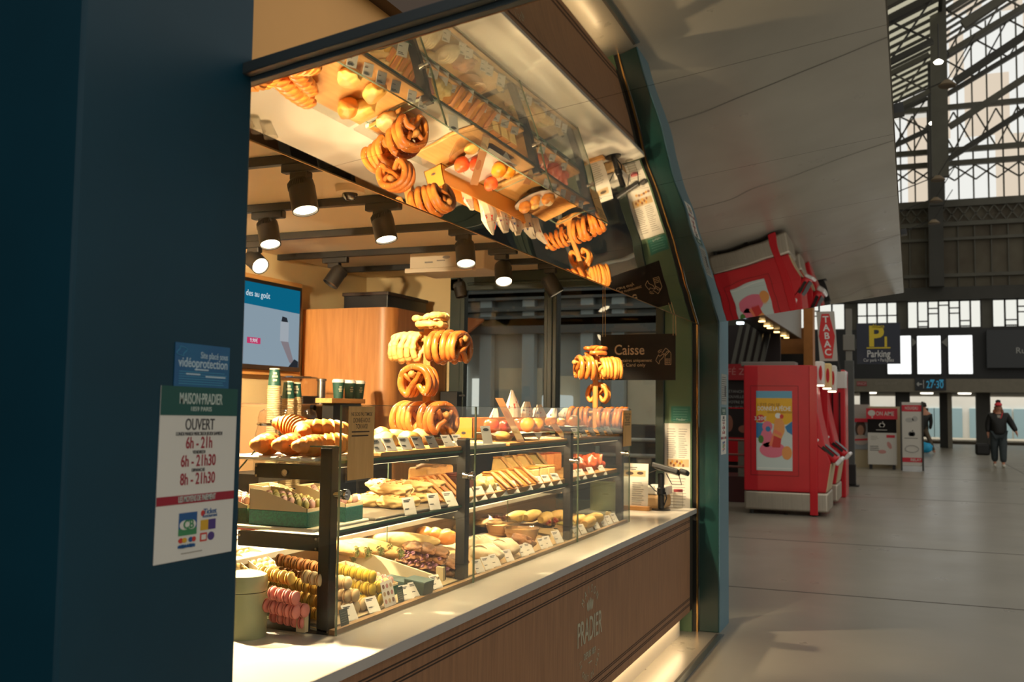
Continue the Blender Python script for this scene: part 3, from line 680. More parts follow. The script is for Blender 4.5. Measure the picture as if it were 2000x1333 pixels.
# ================================================================ glass display case (three bays)
PXS = [2.50, 3.44, 4.69, 5.63]
Z1, Z2 = 1.350, 1.142                       # tops of the two glass shelves
def ztray(y): return .856 + (y - 1.58) * .105
case = thing('glass_display_case', 'three-bay glass pastry case with black posts on the stone counter', 'display case', (4.07, 1.7, CT))
NEAR = mat('black_post', (20, 18, 15), .45, var=.12, scale=18)
for x in PXS:
    o = MB().box((x - .02, 1.585, CT), (x + .02, 1.625, 1.392)).build('post', NEAR, case, bevel=.003)
    MB().box((x - .018, 1.587, 1.392), (x + .018, 1.623, 1.398)).build('cap', STEEL, o)
    br = MB().box((x - .014, 1.625, 1.294), (x + .014, 1.865, 1.338)).build('bracket', NEAR, case, bevel=.003)
    b = MB(); b.cyl((x - .014, 1.745, 1.315), (x - .026, 1.745, 1.315), .008, n=16); b.cyl((x - .014, 1.752, 1.313), (x - .018, 1.752, 1.313), .011, n=16)
    for z in (1.301, 1.331): b.cyl((x - .014, 1.855, z), (x - .018, 1.855, z), .004, n=10)
    b.build('bolt', STEEL, br)
    br = MB().box((x - .014, 1.625, 1.085), (x + .014, 1.92, 1.130)).build('bracket', NEAR, case, bevel=.003)
    b = MB()
    for z, y in ((1.093, 1.635), (1.122, 1.635), (1.118, 1.91)): b.cyl((x - .014, y, z), (x - .018, y, z), .004, n=10)
    b.build('bolt', STEEL, br)
for a, c in zip(PXS, PXS[1:]):
    for z in (Z1, Z2):
        o = MB().box((a + .02, 1.60, z - .008), (c - .02, 1.95, z)).build('glass_shelf', GLASS, case)
        MB().box((a + .02, 1.5985, z - .008), (c - .02, 1.60, z)).build('shelf_edge', GLASSE, o)
EDGE = mat('bright_glass_edge', (104, 118, 98), .2)
for a, c in ((2.478, 3.437), (3.442, 4.692), (4.697, 5.664)):
    o = MB().box((a, 1.552, .849), (c, 1.558, 1.518)).build('front_glass', GLASS, case)
    b = MB(); b.box((a, 1.5515, 1.518), (c, 1.5585, 1.5192)); b.box((a - .0012, 1.5515, .849), (a, 1.5585, 1.5192)); b.box((c, 1.5515, .849), (c + .0012, 1.5585, 1.5192))
    b.build('polished_edge', EDGE, o)
for x in (2.477, 3.4395, 4.6945, 5.665):
    pts = [(1.56, .849), (1.56, 1.395), (1.84, 1.395), (1.935, 1.30), (1.935, .89)]
    o = MB().prism([(x, y, z) for y, z in pts], (.004, 0, 0)).build('side_glass', GLASS, case)
    b = MB()
    for p, q in zip(pts[1:], pts[2:]): b.bar((x + .002, p[0], p[1]), (x + .002, q[0], q[1]), .004, .003, (1, 0, 0))
    b.build('polished_edge', EDGE, o)
for x in (2.50, 3.40, 4.66, 5.60):
    b = MB(); b.cyl((x, 1.585, 1.255), (x, 1.536, 1.255), .008, n=16); b.cyl((x, 1.552, 1.255), (x, 1.540, 1.255), .016, n=24); b.cyl((x, 1.585, 1.255), (x, 1.562, 1.255), .013, n=20)
    b.build('glass_clamp', CHROME, case, smooth=40)
    b = MB(); b.m(0).box((x - .07, 1.63, ztray(1.63)), (x - .052, 1.66, ztray(1.63) + .055)); b.m(1).box((x - .050, 1.635, ztray(1.63)), (x - .035, 1.65, ztray(1.63) + .06))
    b.build('foot_bracket', [mat('cream_bracket', (206, 186, 142), .5), BLACK], case)
b = MB(); b.m(0).prism([(2.482, 1.585, CT), (2.482, 1.97, CT), (2.482, 1.97, ztray(1.97)), (2.482, 1.585, ztray(1.585))], (3.17, 0, 0))
b.build('base_tray', mat('dark_tray', (46, 38, 30), .35), case)
b = MB(); b.bar((2.484, 1.585, ztray(1.585)), (2.484, 1.97, ztray(1.97)), .006, .008, (1, 0, 0)); b.build('tray_trim', STEEL, case)
MB().box((2.484, 1.562, CT + .001), (5.655, 1.584, CT + .016)).build('front_rail', mat('bronze_rail', (146, 112, 72), .4), case)
for x0, x1, m in ((2.52, 3.40, mat('cream_tray_liner', (190, 168, 128), .5)), (3.47, 4.65, mat('tan_tray_liner', (176, 144, 98), .5)), (4.72, 5.6, mat('tan_tray_liner', (176, 144, 98), .5))):
    b = MB(); b.prism([(x0, 1.60, ztray(1.60)), (x0, 1.94, ztray(1.94)), (x0, 1.94, ztray(1.94) + .004), (x0, 1.60, ztray(1.60) + .004)], (x1 - x0, 0, 0)); b.build('tray_liner', m, case)
# ---------------------------------------------------------------- trays and boards on the shelves
def board(x0, x1, y0, y1, z, h, m, name, label, cat='tray', bev=.004, lip=False):
    o = thing(name, label, cat, ((x0 + x1) / 2, (y0 + y1) / 2, z))
    MB().box((x0, y0, z), (x1, y1, z + h)).build('board', m, o, bevel=bev)
    if lip:
        b = MB(); b.box((x0, y0, z + h), (x0 + .006, y1, z + h + .006)); b.box((x1 - .006, y0, z + h), (x1, y1, z + h + .006)); b.build('rim', m, o)
    return o
WTRAY = mat('white_tray', (236, 226, 198), .35)
board(2.462, 2.78, 1.632, 1.955, Z1, .012, WTRAY, 'serving_tray', 'thin white tray under the croissants on the top shelf')
board(2.80, 3.415, 1.60, 1.90, Z1 + .0005, .016, WOODL, 'serving_board', 'long oak board with price cards at the left of the top shelf', 'board')
board(3.46, 3.86, 1.60, 1.90, Z1 + .0005, .016, WTRAY, 'serving_tray', 'white tray under the orange carton on the top shelf')
board(3.90, 4.66, 1.60, 1.90, Z1 + .0005, .014, WOODL, 'serving_board', 'oak board under the fruit stand on the top shelf', 'board')
board(4.72, 5.61, 1.60, 1.90, Z1 + .0005, .014, WOODL, 'serving_board', 'oak board under the far pretzel stand', 'board')
board(2.462, 2.785, 1.632, 1.955, Z2, .011, WTRAY, 'serving_tray', 'thin white tray under the macaron boxes on the middle shelf')
board(2.80, 3.41, 1.615, 1.93, Z2 + .0005, .010, mat('grey_tray', (120, 112, 98), .35), 'serving_tray', 'grey metal tray under the toasted sandwiches on the middle shelf')
board(3.47, 4.66, 1.61, 1.93, Z2 + .0005, .022, WOODL, 'serving_board', 'long oak board under the cake slices on the middle shelf', 'board')
board(4.72, 5.60, 1.61, 1.93, Z2 + .0005, .022, WOODL, 'serving_board', 'oak board under the red glazed slices on the middle shelf', 'board')
# sloped cream divider in the near bay
t = thing('tray_divider', 'tall sloping cream divider between the macarons and the wraps', 'divider', (3.26, 1.8, .86))
MB().prism([(3.225, 1.60, ztray(1.6) + .004), (3.19, 2.0, ztray(1.94)), (3.19, 2.0, 1.0), (3.225, 1.60, .900)], (.012, 0, 0)).build('panel', mat('cream_board', (212, 194, 160), .6), t)
# ---------------------------------------------------------------- price cards
tp = thing('price_card', 'card', 'price card')
MB().box((-.019, -.0006, 0), (.019, .0006, .056)).build('card', CARD, tp)
b = MB(); Fq = frame((0, -.0007, .0), (1, 0, 0), (0, 0, 1))
for y, w in ((.046, .022), (.041, .017), (.018, .012)): b.plate(Fq, [(-.015, y), (-.015 + w, y), (-.015 + w, y + .0028), (-.015, y + .0028)], 0, .0006)
b.build('print', INK, tp)
b = MB(); b.box((-.010, -.002, 0), (.010, .018, .003)); b.build('foot', CLEARP, tp)
def card(px, py, Y, z, label, tilt=-34, s=1.0, yaw=-16):
    c = at(px, py, 1, Y)
    put(tp, (c.x, Y, z), (math.radians(tilt), 0, math.radians(yaw)), (s * 1.4, s, s), label, 'white price cards')
for k, px in enumerate((744, 767, 797, 822, 849, 879, 900)):
    card(px, 868, 1.615, Z1 + .017, '%s white price card from the left on the oak board of the top shelf' % NTH[k], s=.92)
for k, px in enumerate((1130, 1143, 1160, 1178, 1193)):
    card(px, 848, 1.62, Z1 + .015, '%s white price card from the left below the far pretzel stand' % NTH[k], s=1.0)
for k, (px, sc_) in enumerate(((803, 1.0), (851, 1.0))):
    card(px, 980, 1.606, Z2 + .001, ('white price card before the pale toasted sandwiches', 'white price card before the yellow slices')[k], s=1.1, tilt=-18)
for k, px in enumerate((886, 924, 944, 962, 985, 1008, 1034, 1058, 1074, 1092)):
    card(px, 950, 1.606, Z2 + .001, '%s white price card along the cake board of the middle shelf' % NTH[k], s=1.12)
for k, px in enumerate((1128, 1141, 1160, 1181)):
    card(px, 920, 1.606, Z2 + .001, '%s white price card before the red glazed slices' % NTH[k], s=1.12)
for k, px in enumerate((689, 733, 799, 816, 856)):
    card(px, 1190, 1.588, .862, '%s white price card along the macaron tray front' % NTH[k], s=.95, tilt=-32)
for k, px in enumerate((940, 957, 972, 998, 1026, 1038, 1064, 1074, 1094)):
    card(px, 1090, 1.588, .862, '%s white price card along the front of the bread tray' % NTH[k], s=1.0 if k != 8 else 1.2, tilt=-32)
for k, px in enumerate((1130, 1142, 1155, 1168, 1183, 1193, 1204)):
    card(px, 1035, 1.588, .862, '%s white price card along the far salad tray' % NTH[k], s=1.0, tilt=-32)
# picture card and dark cards in the macaron tray
c = at(764, 1172, 1, 1.59)
t = thing('flavour_card', 'large white card with pictures of macaron flavours', 'card', (c.x, 1.59, .862))
F = frame((c.x, 1.592, .862), (1, 0, 0), (0, .25, 1)); s_ = MB().box((-.038, 0, 0), (.038, .082, .001), F).build('card', CARD, t)
b = MB()
for r in range(3):
    for k in range(3): b.m((r * 2 + k) % 3).disc(F, -.024 + k * .024, .066 - r * .024, .0075, .0075, .001, .0016, 12)
b.build('flavour_picture', [mat('dot_brown', (120, 84, 70), .6), mat('dot_rose', (176, 120, 110), .6), mat('dot_tan', (180, 150, 110), .6)], s_)
for px, py, w, h, Y, lab in ((784, 1170, .020, .05, 1.588, 'small dark green card next to the flavour picture card'), (674, 1214, .022, .048, 1.572, 'small dark slate card at the near front corner of the case')):
    c = at(px, py, 1, Y); t = thing('slate_card', lab, 'card', (c.x, Y, CT + .016), group='dark small cards')
    z = CT + .0165 if Y > 1.58 else CT + .0165
    F = frame((c.x, Y, z), (1, 0, 0), (0, .2, 1)); s_ = MB().box((-w, 0, 0), (w, h, .0012), F).build('card', mat('slate_green', (58, 70, 60), .5), t)
    b = MB()
    for k in range(5): b.plate(F, [(-w * .8, h * (.2 + .14 * k)), (w * (.7 - .1 * (k % 3)), h * (.2 + .14 * k)), (w * (.7 - .1 * (k % 3)), h * (.2 + .14 * k) + .0012), (-w * .8, h * (.2 + .14 * k) + .0012)], .0012, .0018)
    b.build('print', mat('slate_print', (130, 136, 120), .6), s_)
# feedback signs fixed to the glass
def feedback(p0, p1, Y, label, yaw=(1, 0, 0)):
    a = at(p0[0], p0[1], 1, Y); c = at(p1[0], p1[1], 1, Y); o = Vector(((a.x + c.x) / 2, Y, (a.z + c.z) / 2)); w = (c.x - a.x) / 2; h = (a.z - c.z) / 2
    F = frame(o, (1, 0, 0), (0, 0, 1)); t = thing('feedback_sign', label, 'sign', tuple(o - Vector((0, 0, h))), group='wood-look feedback signs')
    MB().box((-w, -h, -.002), (w, h, 0), F).build('clear_holder', CLEARP, t)
    s_ = MB().box((-w + .006, -h + .006, .0), (w - .006, h - .006, .0015), F).build('sheet', wood('wood_print', (236, 188, 116), (214, 160, 88), .5, 2, 3, 14), t)
    bm_ = mat('brown_print_dark', (74, 50, 24), .6)
    text('NE SOIS PAS TIMIDE', w * .19, off(F, 0, h * .74), bm_, s_, bold=.01, fit=w * 1.5); text('DONNE-NOUS', w * .25, off(F, 0, h * .58), bm_, s_, bold=.01, fit=w * 1.2); text('TON AVIS!', w * .25, off(F, 0, h * .42), bm_, s_, bold=.01, fit=w * .85)
    lines(F, w, h * .27, 2, .012, bm_, s_, -.7, .7, .004, d=.0016)
feedback((679, 790), (730, 937), 1.547, 'wood-look feedback sign on the glass beside the croissants')
feedback((1217, 800), (1233, 873), 1.55, 'wood-look feedback sign at the far end of the glass case')

# warm light strips under the front of each shelf
SL = emis('shelf_strip_glow', (255, 222, 168), 3.0)
for a, c in zip(PXS, PXS[1:]):
    for z in (Z1, Z2):
        o = MB().box((a + .03, 1.606, z - .020), (c - .03, 1.622, z - .0085)).build('shelf_light', NEAR, case)
        MB().box((a + .035, 1.609, z - .0215), (c - .035, 1.619, z - .020)).build('light_strip', SL, o)
        l = bpy.data.lights.new('shelf_glow', 'AREA'); l.shape = 'RECTANGLE'; l.size = c - a - .08; l.size_y = .012; l.energy = 6 * (c - a); l.color = (1, .76, .45)
        lo = bpy.data.objects.new('shelf_glow', l); COL.objects.link(lo); lo.location = ((a + c) / 2, 1.614, z - .0225); lo.rotation_euler = (math.radians(22), 0, 0)
# ================================================================ macarons
def mac_mats(k, c1, c2): return mat('macaron_' + k, c1, .55, var=.06, scale=30, bump=.06, bscale=160), mat('filling_' + k, c2, .6, var=.1, scale=60)
MC = {'pink': mac_mats('pink', (214, 130, 112), (164, 84, 70)), 'yellow': mac_mats('yellow', (228, 186, 84), (196, 140, 56)), 'pale yellow': mac_mats('pale', (232, 204, 132), (206, 170, 100)),
      'brown': mac_mats('caramel', (194, 128, 72), (150, 86, 44)), 'cream': mac_mats('cream', (230, 198, 142), (206, 160, 100)), 'lime yellow': mac_mats('lime', (206, 174, 50), (170, 134, 40)),
      'olive': mac_mats('olive', (152, 140, 72), (180, 160, 120)), 'rose': mac_mats('rose', (196, 150, 138), (160, 100, 84))}
SHELL = [(0, .0115), (.008, .0112), (.0145, .0098), (.0185, .0072), (.0200, .0046), (.0203, .003), (.0196, .0024), (.0188, .0023), (0, .0023)]
RY = Matrix.Rotation(-PI / 2, 4, 'X')       # lathe axis z -> +y
def mac_proto(k):
    t = thing('macaron', k, 'macaron')
    MB().lathe([(r, z) for r, z in SHELL], 26, RY).build('shell', MC[k][0], t, smooth=60)
    MB().lathe([(r, -z) for r, z in SHELL], 26, RY).build('shell', MC[k][0], t, smooth=60)
    MB().lathe([(0, -.0023), (.0178, -.0023), (.0184, 0), (.0178, .0023), (0, .0023)], 22, RY).build('filling', MC[k][1], t, smooth=60)
    return t
MP = {k: mac_proto(k) for k in ('pink', 'yellow', 'pale yellow', 'brown', 'cream', 'lime yellow')}
MR = .0203; MS = 1.0
def row(px, py, level, n, k, where, pitch=.0243):
    y = 1.7
    for _ in range(8):
        z = ztray(y) + .005 + MR + .0395 * level
        c = at(px, py, 2, z); y = c.y
    for i in range(n):
        yy = c.y + i * pitch
        zz = ztray(yy) + .005 + MR + .0395 * level
        put(MP[k], (c.x + random.uniform(-.001, .001), yy, zz), (random.uniform(-.05, .05), random.uniform(0, 6), random.uniform(-.06, .06)), 1.0,
            '%s macaron from the glass in %s' % (NTH[i], where), '%s macarons' % k)
row(591, 1216, 0, 5, 'pink', 'the lowest pink row by the tray edge')
row(576, 1196, 1, 7, 'pink', 'the middle pink row by the tray edge')
row(575, 1169, 2, 4, 'pink', 'the topmost pink row')
row(594, 1193, 1, 3, 'pink', 'the short pink row beside the post')
row(515, 1161, 1, 4, 'pale yellow', 'the lower pale yellow row near the tin')
row(515, 1137, 2, 4, 'pale yellow', 'the upper pale yellow row near the tin')
row(536, 1157, 1, 3, 'pale yellow', 'the pale yellow row behind the pink pile')
row(566, 1131, 3, 5, 'yellow', 'the short topmost yellow row')
row(626, 1152, 2, 8, 'yellow', 'the long upper yellow row')
row(624, 1176, 1, 5, 'yellow', 'the middle yellow row behind the post')
row(621, 1199, 0, 4, 'yellow', 'the lowest yellow row behind the post')
row(602, 1131, 2, 5, 'brown', 'the lower caramel row')
row(624, 1111, 3, 7, 'brown', 'the topmost caramel row')
row(626, 1133, 3, 3, 'cream', 'the short cream row left of the post')
row(678, 1139, 2, 6, 'cream', 'the topmost cream row right of the post')
row(677, 1164, 1, 6, 'cream', 'the middle cream row right of the post')
row(675, 1190, 0, 5, 'cream', 'the lowest cream row right of the post')
row(693, 1163, 1, 4, 'cream', 'the second middle cream row right of the post')
row(693, 1187, 0, 3, 'cream', 'the second lowest cream row right of the post')
row(708, 1181, 0, 3, 'cream', 'the cream row nearest the lime pile')
row(726, 1127, 2, 8, 'lime yellow', 'the topmost lime yellow row')
row(725, 1152, 1, 7, 'lime yellow', 'the middle lime yellow row')
row(722, 1177, 0, 5, 'lime yellow', 'the lowest lime yellow row')
row(739, 1147, 1, 3, 'lime yellow', 'the second middle lime yellow row')
row(741, 1172, 0, 3, 'lime yellow', 'the second lowest lime yellow row')
# gift boxes with macarons
BOXG = mat('green_box_print', (30, 98, 82), .5, col2=(22, 78, 68), scale=180, contrast=.1); BOXC = mat('cream_box_card', (232, 206, 160), .6)
def gift_box(loc, short, label, rot=0.0, tiltx=0.0, filled=('rose', 'olive', 'cream'), Lb=.21, Wb=.105, low=1.0):
    t = thing('macaron_box', label, 'box', group='open macaron gift boxes')
    b = MB(); b.box((-Wb / 2, 0, 0), (Wb / 2, Lb, .046)); b.build('box_base', BOXG, t, bevel=.002)
    b = MB(); 
    for s in (-1, 1): b.prism([(s * Wb / 2, .001, .046), (s * Wb / 2, Lb - .001, .046), (s * Wb / 2, Lb - .001, .108), (s * Wb / 2, Lb - .05, .104), (s * Wb / 2, .001, .056)], (-s * .002, 0, 0))
    b.box((-Wb / 2, Lb - .003, .046), (Wb / 2, Lb - .001, .108)); b.box((-Wb / 2, .001, .046), (Wb / 2, .003, .056))
    b.prism([(-Wb / 2 + .003, .004, .047), (-Wb / 2 + .003, Lb - .004, .047), (-Wb / 2 + .003, Lb - .004, .076)], (Wb - .006, 0, 0))
    b.build('sleeve', BOXC, t)
    t.location = loc; t.rotation_euler = (tiltx, 0, rot); t.scale = (1, 1, low)
    M = Matrix.Translation(loc) @ Matrix.Rotation(rot, 4, 'Z') @ Matrix.Rotation(tiltx, 4, 'X')
    q = 0
    for c in range(3):
        for i in range(7):
            p = M @ Vector((-.032 + c * .032, .022 + i * .026, (.062 + .029 * (i * .026 + .022) / Lb) * low))
            k = filled[(c + i // 2) % len(filled)]
            o = put(BM[k], p, (tiltx + random.uniform(-.2, .2), random.uniform(0, 6), rot), .74,
                    '%s macaron from the front, %s column of the %s' % (NTH[i], ('left', 'middle', 'right')[c], short), 'macarons in gift boxes'); q += 1
    return t
BM = {}
for k in ('rose', 'olive', 'cream', 'pale yellow'):
    MB_ = MB(); MB_.m(0).lathe(SHELL, 16, RY); MB_.m(0).lathe([(r, -z) for r, z in SHELL], 16, RY); MB_.m(1).lathe([(.0178, -.0023), (.018, .0023)], 16, RY)
    BM[k] = tag(MB_.build('macaron', list(MC[k]), smooth=60), k, 'macaron')
zs = Z2 + .0115
gift_box((2.525, 1.87 - .21 - .0, zs), 'near green box', 'open green and cream macaron box at the near front of the middle shelf', filled=('olive', 'rose', 'olive'))
gift_box((2.535, 1.885, zs), 'green box by the pillar', 'open green and cream macaron box behind the front one, next to the pillar', filled=('rose', 'cream', 'rose'))
gift_box((2.650, 1.76, zs), 'white box behind the post', 'white looking macaron box standing behind the post on the middle shelf', filled=('cream', 'pale yellow', 'rose'))
gift_box((2.705, 1.64, zs), 'teal box beside the post', 'teal macaron box just right of the near post on the middle shelf', filled=('rose', 'cream', 'rose'), Lb=.19)
gift_box((2.97, 1.655, ztray(1.655) + .004), 'box against the divider', 'open macaron box lying in the bottom tray against the cream divider', tiltx=.105, filled=('rose', 'cream', 'rose'), Lb=.22, low=.72)
y = 1.9; gift_box((2.56, 1.935, ztray(1.94) + .02), 'box behind the pale macarons', 'open cream box behind the pale yellow macarons', tiltx=.1, filled=('pale yellow', 'cream', 'pale yellow'), Lb=.16)
gift_box((2.70, 1.93, ztray(1.94) + .02), 'box behind the yellow macarons', 'open cream box behind the yellow macarons', tiltx=.1, filled=('cream', 'pale yellow', 'cream'), Lb=.16)
# small closed dark green boxes at the end of the macaron tray
for k, (px, py, h) in enumerate(((833, 1150, .045), (812, 1143, .02))):
    c = at(px, py, 2, .88); t = thing('small_gift_box', ('small closed dark green gift box beside the divider foot', 'flat blue-grey gift box behind the small dark one')[k], 'box', (c.x, c.y, ztray(c.y) + .004))
    M = Matrix.Translation((c.x, c.y, ztray(c.y) + .004)) @ Matrix.Rotation(.105, 4, 'X')
    MB().box((-.045, -.01, 0), (.03, .07 + .05 * k, h), M).build('box_body', mat('dark_green_box', (44, 62, 56), .5) if k == 0 else mat('blue_grey_box', (70, 96, 104), .5), t, bevel=.002)
    MB().box((-.046, -.011, h), (.031, .071 + .05 * k, h + .004), M).build('lid', mat('box_lid_grey', (84, 104, 100), .45), t)
# ================================================================ pastry prototypes
CRUST = mat('golden_crust', (238, 166, 76), .42, col2=(208, 120, 44), scale=9, bump=.25, bscale=70, contrast=.5)
CRUSTD = mat('deep_brown_crust', (216, 136, 58), .30, col2=(164, 82, 28), scale=22, bump=.12, bscale=60, coat=.4)
CHEESE = mat('cheese_crust', (248, 214, 134), .5, col2=(226, 168, 84), scale=24, bump=.5, bscale=90)
BUTTER = mat('butter_brioche', (240, 206, 118), .5, col2=(222, 164, 70), scale=7, bump=.1, bscale=50)
PALEB = mat('pale_bread', (228, 196, 134), .65, col2=(204, 160, 92), scale=9, bump=.2, bscale=60)
FLOURB = mat('floured_bread', (222, 208, 176), .8, col2=(186, 160, 116), scale=14, bump=.3, bscale=50)
BROWNB = mat('brown_seeded_bread', (150, 100, 54), .7, col2=(104, 64, 32), scale=30, bump=.4, bscale=120)
SALT = mat('white_salt', (240, 232, 214), .5)
def croissant_proto():
    t = thing('croissant', 'croissant', 'croissant'); pts = []; R = []
    N = 64
    for i in range(N):
        s = i / (N - 1); a = (s - .5) * 2.0
        pts.append((.085 * math.sin(a) * 1.05, .085 * (1 - math.cos(a)) * 1.0 - .02, .034))
        e = math.sin(PI * s) ** .65; seg = (s * 9) % 1.0
        R.append(.008 + .030 * e * (1 - .22 * seg))
    MB().tube(pts, R, 18, flat=.95).build('crust', CRUST, t, smooth=65)
    return t
cr = croissant_proto()
z = Z1 + .013
for px, py, lab, rz, s, yy in ((512, 884, 'croissant at the left end of the white tray, next to the pillar', .4, 1.0, 1.86), (560, 888, 'second croissant from the left on the white tray', .25, 1.0, 1.78), (602, 884, 'third croissant from the left, in the front row', .1, .95, 1.70), (645, 880, 'croissant with clear ridges behind the near black post', -.5, 1.0, 1.70), (585, 876, 'croissant half hidden in the back row of the white tray', .8, 1.0, 1.86)):
    c = at(px, py, 1, yy); put(cr, (c.x, yy, z), (0, 0, rz + PI / 2 * 0), s, lab, 'croissants on the white tray')
c = at(628, 852, 1, 1.76); put(cr, (c.x, 1.74, z + .046), (.1, .12, -.35), (1.35, 1.0, .95), 'large croissant lying on top of the others, right', 'croissants on the white tray')
c = at(588, 848, 1, 1.78); put(cr, (c.x, 1.82, z + .045), (0, -.2, 1.2), 1.1, 'croissant on top of the pile with its tip raised, left', 'croissants on the white tray')
# twisted sticks further back (mirror)
tw = thing('twisted_pastry', 'twist', 'twist')
b = MB()
for ph in (0, PI):
    b.tube([(-.13 + .26 * i / 40, .016 * math.cos(i * .55 + ph), .028 + .012 * math.sin(i * .55 + ph)) for i in range(41)], [.008 + .014 * math.sin(PI * i / 40) ** .5 for i in range(41)], 12)
b.build('dough', CRUSTD, tw, smooth=60)
put(tw, (2.90, 1.87, Z1 + .017), (0, 0, .12), 1.0, 'glazed brown twist at the back of the oak board'); put(tw, (2.86, 1.81, Z1 + .017), (0, 0, .25), .9, 'second glazed twist, before the back one')
# buns and brioches on the oak board
def bun(name, m, r, label, loc, rz=0, cat='bun', group=None, amp=.12, seed=1.0, cut=None):
    t = thing(name, label, cat, loc, group=group); M = Matrix.Translation(loc) @ Matrix.Rotation(rz, 4, 'Z')
    MB().blob((0, 0, r[2] * .8), r, M, 4, amp, 18, seed, flat=.8).build('crust', m, t, smooth='all')
    if cut:
        b = MB()
        for k in cut: b.tube([M @ Vector((r[0] * k, r[1] * .62 * math.sin(a), r[2] * (.82 + .98 * math.cos(a)))) for a in [-1 + .25 * i for i in range(9)]], [.001, .003, .004, .004, .004, .004, .004, .003, .001], 6)
        b.build('score', mat('pale_score', (244, 226, 180), .7), t, smooth=True)
    return t
zb = Z1 + .017
for k, (px, Y, r, m) in enumerate(((752, 1.70, (.05, .042, .034), BUTTER), (800, 1.70, (.052, .042, .034), BUTTER), (772, 1.80, (.055, .045, .036), BUTTER), (822, 1.79, (.055, .042, .036), PALEB), (745, 1.82, (.045, .04, .04), CRUST))):
    c = at(px, 868, 1, Y); bun('brioche', m, r, ('golden brioche at the left of the oak board, before the feedback sign', 'yellow brioche in the front row left of the pretzel stand', 'yellow brioche in the second row of the oak board', 'pale oval brioche by the foot of the pretzel stand', 'browned brioche behind the feedback sign')[k], (c.x, Y, zb), k, 'brioche', 'brioches on the oak board', seed=k)
# ================================================================ pretzels
def catmull(P, n=8, closed=False):
    P = [Vector(p) for p in P]; out = []; N = len(P)
    for i in range(N if closed else N - 1):
        p0, p1, p2, p3 = P[(i - 1) % N] if closed or i else P[0], P[i], P[(i + 1) % N], P[(i + 2) % N] if closed or i + 2 < N else P[-1]
        for k in range(n):
            t = k / n; out.append(.5 * ((2 * p1) + (p2 - p0) * t + (2 * p0 - 5 * p1 + 4 * p2 - p3) * t * t + (3 * p1 - p0 - 3 * p2 + p3) * t ** 3))
    if not closed: out.append(P[-1])
    return out
def pretzel_proto(m, salt, amp=0.0):
    t = thing('pretzel', 'pretzel', 'pretzel')
    K = [(-.034, .012, -.034), (-.022, .009, -.018), (0, .010, .004), (.022, .0, .022), (.04, 0, .046), (.058, 0, .028), (.062, 0, -.004), (.045, 0, -.042), (0, 0, -.058), (-.045, 0, -.042), (-.062, 0, -.004), (-.058, 0, .028), (-.04, 0, .046), (-.022, 0, .022), (0, -.010, .004), (.022, .009, -.018), (.034, .012, -.034)]
    K = [(x, y, -z_) for x, y, z_ in K]
    P = catmull(K, 7); n = len(P); R = []
    for i in range(n):
        s = abs(i / (n - 1) - .5) * 2; R.append(.0140 - .0055 * s ** 1.4 + (amp * noise.noise(P[i] * 60) if amp else 0))
    MB().tube(P, R, 12).build('dough', m, t, smooth=65)
    if salt:
        b = MB(); rnd = random.Random(3)
        for _ in range(70):
            i = rnd.randrange(n // 5, n * 4 // 5); a = rnd.uniform(0, 2 * PI); p = P[i] + Vector((math.cos(a) * .0, math.sin(a), math.cos(a))) * R[i]
            d = rnd.uniform(.0007, .0014); b.box(p - Vector((d, d, d)), p + Vector((d, d, d)))
        b.build('salt', SALT, t)
    return t
PZ = {'brown': pretzel_proto(CRUSTD, True), 'golden': pretzel_proto(CRUST, True), 'cheese': pretzel_proto(CHEESE, False, .006)}
POSTW = wood('pretzel_stand_wood', (206, 148, 78), (170, 112, 52), .5, 2, 3, 20)
def hang(kind, base, d, dists, lab, drop=.036, s=1.0, jit=.13, group='pretzels on the stands'):
    d = Vector(d).normalized(); rz = math.atan2(d.y, d.x) - PI / 2
    for i, q in enumerate(dists):
        p = Vector(base) + d * q; put(PZ[kind], (p.x, p.y, p.z - drop), (random.uniform(-jit, jit), random.uniform(-.16, .16), rz + random.uniform(-jit, jit)), s * random.uniform(.95, 1.06), '%s %s' % (NTH[i], lab), group)
def peg(t, base, d, L):
    d = Vector(d).normalized(); e = Vector(base) + d * L; MB().cyl(base, e, .009, n=12).build('peg', POSTW, t, smooth=40); MB().blob(e, (.015, .015, .015), None, 2).build('peg_knob', POSTW, t, smooth='all')
# near stand
c = at(838, 690, 1, 1.80); SX, SY = c.x, 1.80
t = thing('pretzel_stand', 'near wooden pretzel stand with three tiers of pegs', 'pretzel stand', (SX, SY, zb))
MB().box((SX - .075, SY - .075, zb), (SX + .075, SY + .075, zb + .018)).build('base', POSTW, t, bevel=.004)
MB().box((SX - .015, SY - .019, zb + .018), (SX + .015, SY + .019, 1.83)).build('post', POSTW, t, bevel=.003)
zt = at(838, 664, 1, 1.80).z; zm = at(805, 731, 1, 1.80).z; zl = at(838, 810, 1, 1.80).z
dT = (.10, 1, 0); dM = (-1, .06, 0); dL = (-.5, -.87, 0)
peg(t, (SX, SY, zt), dT, .172); peg(t, (SX, SY, zt), (-.1, -1, 0), .168); peg(t, (SX, SY, zm), dM, .13); peg(t, (SX, SY, zl), dL, .135); peg(t, (SX, SY, zl), (.4, .92, 0), .16)

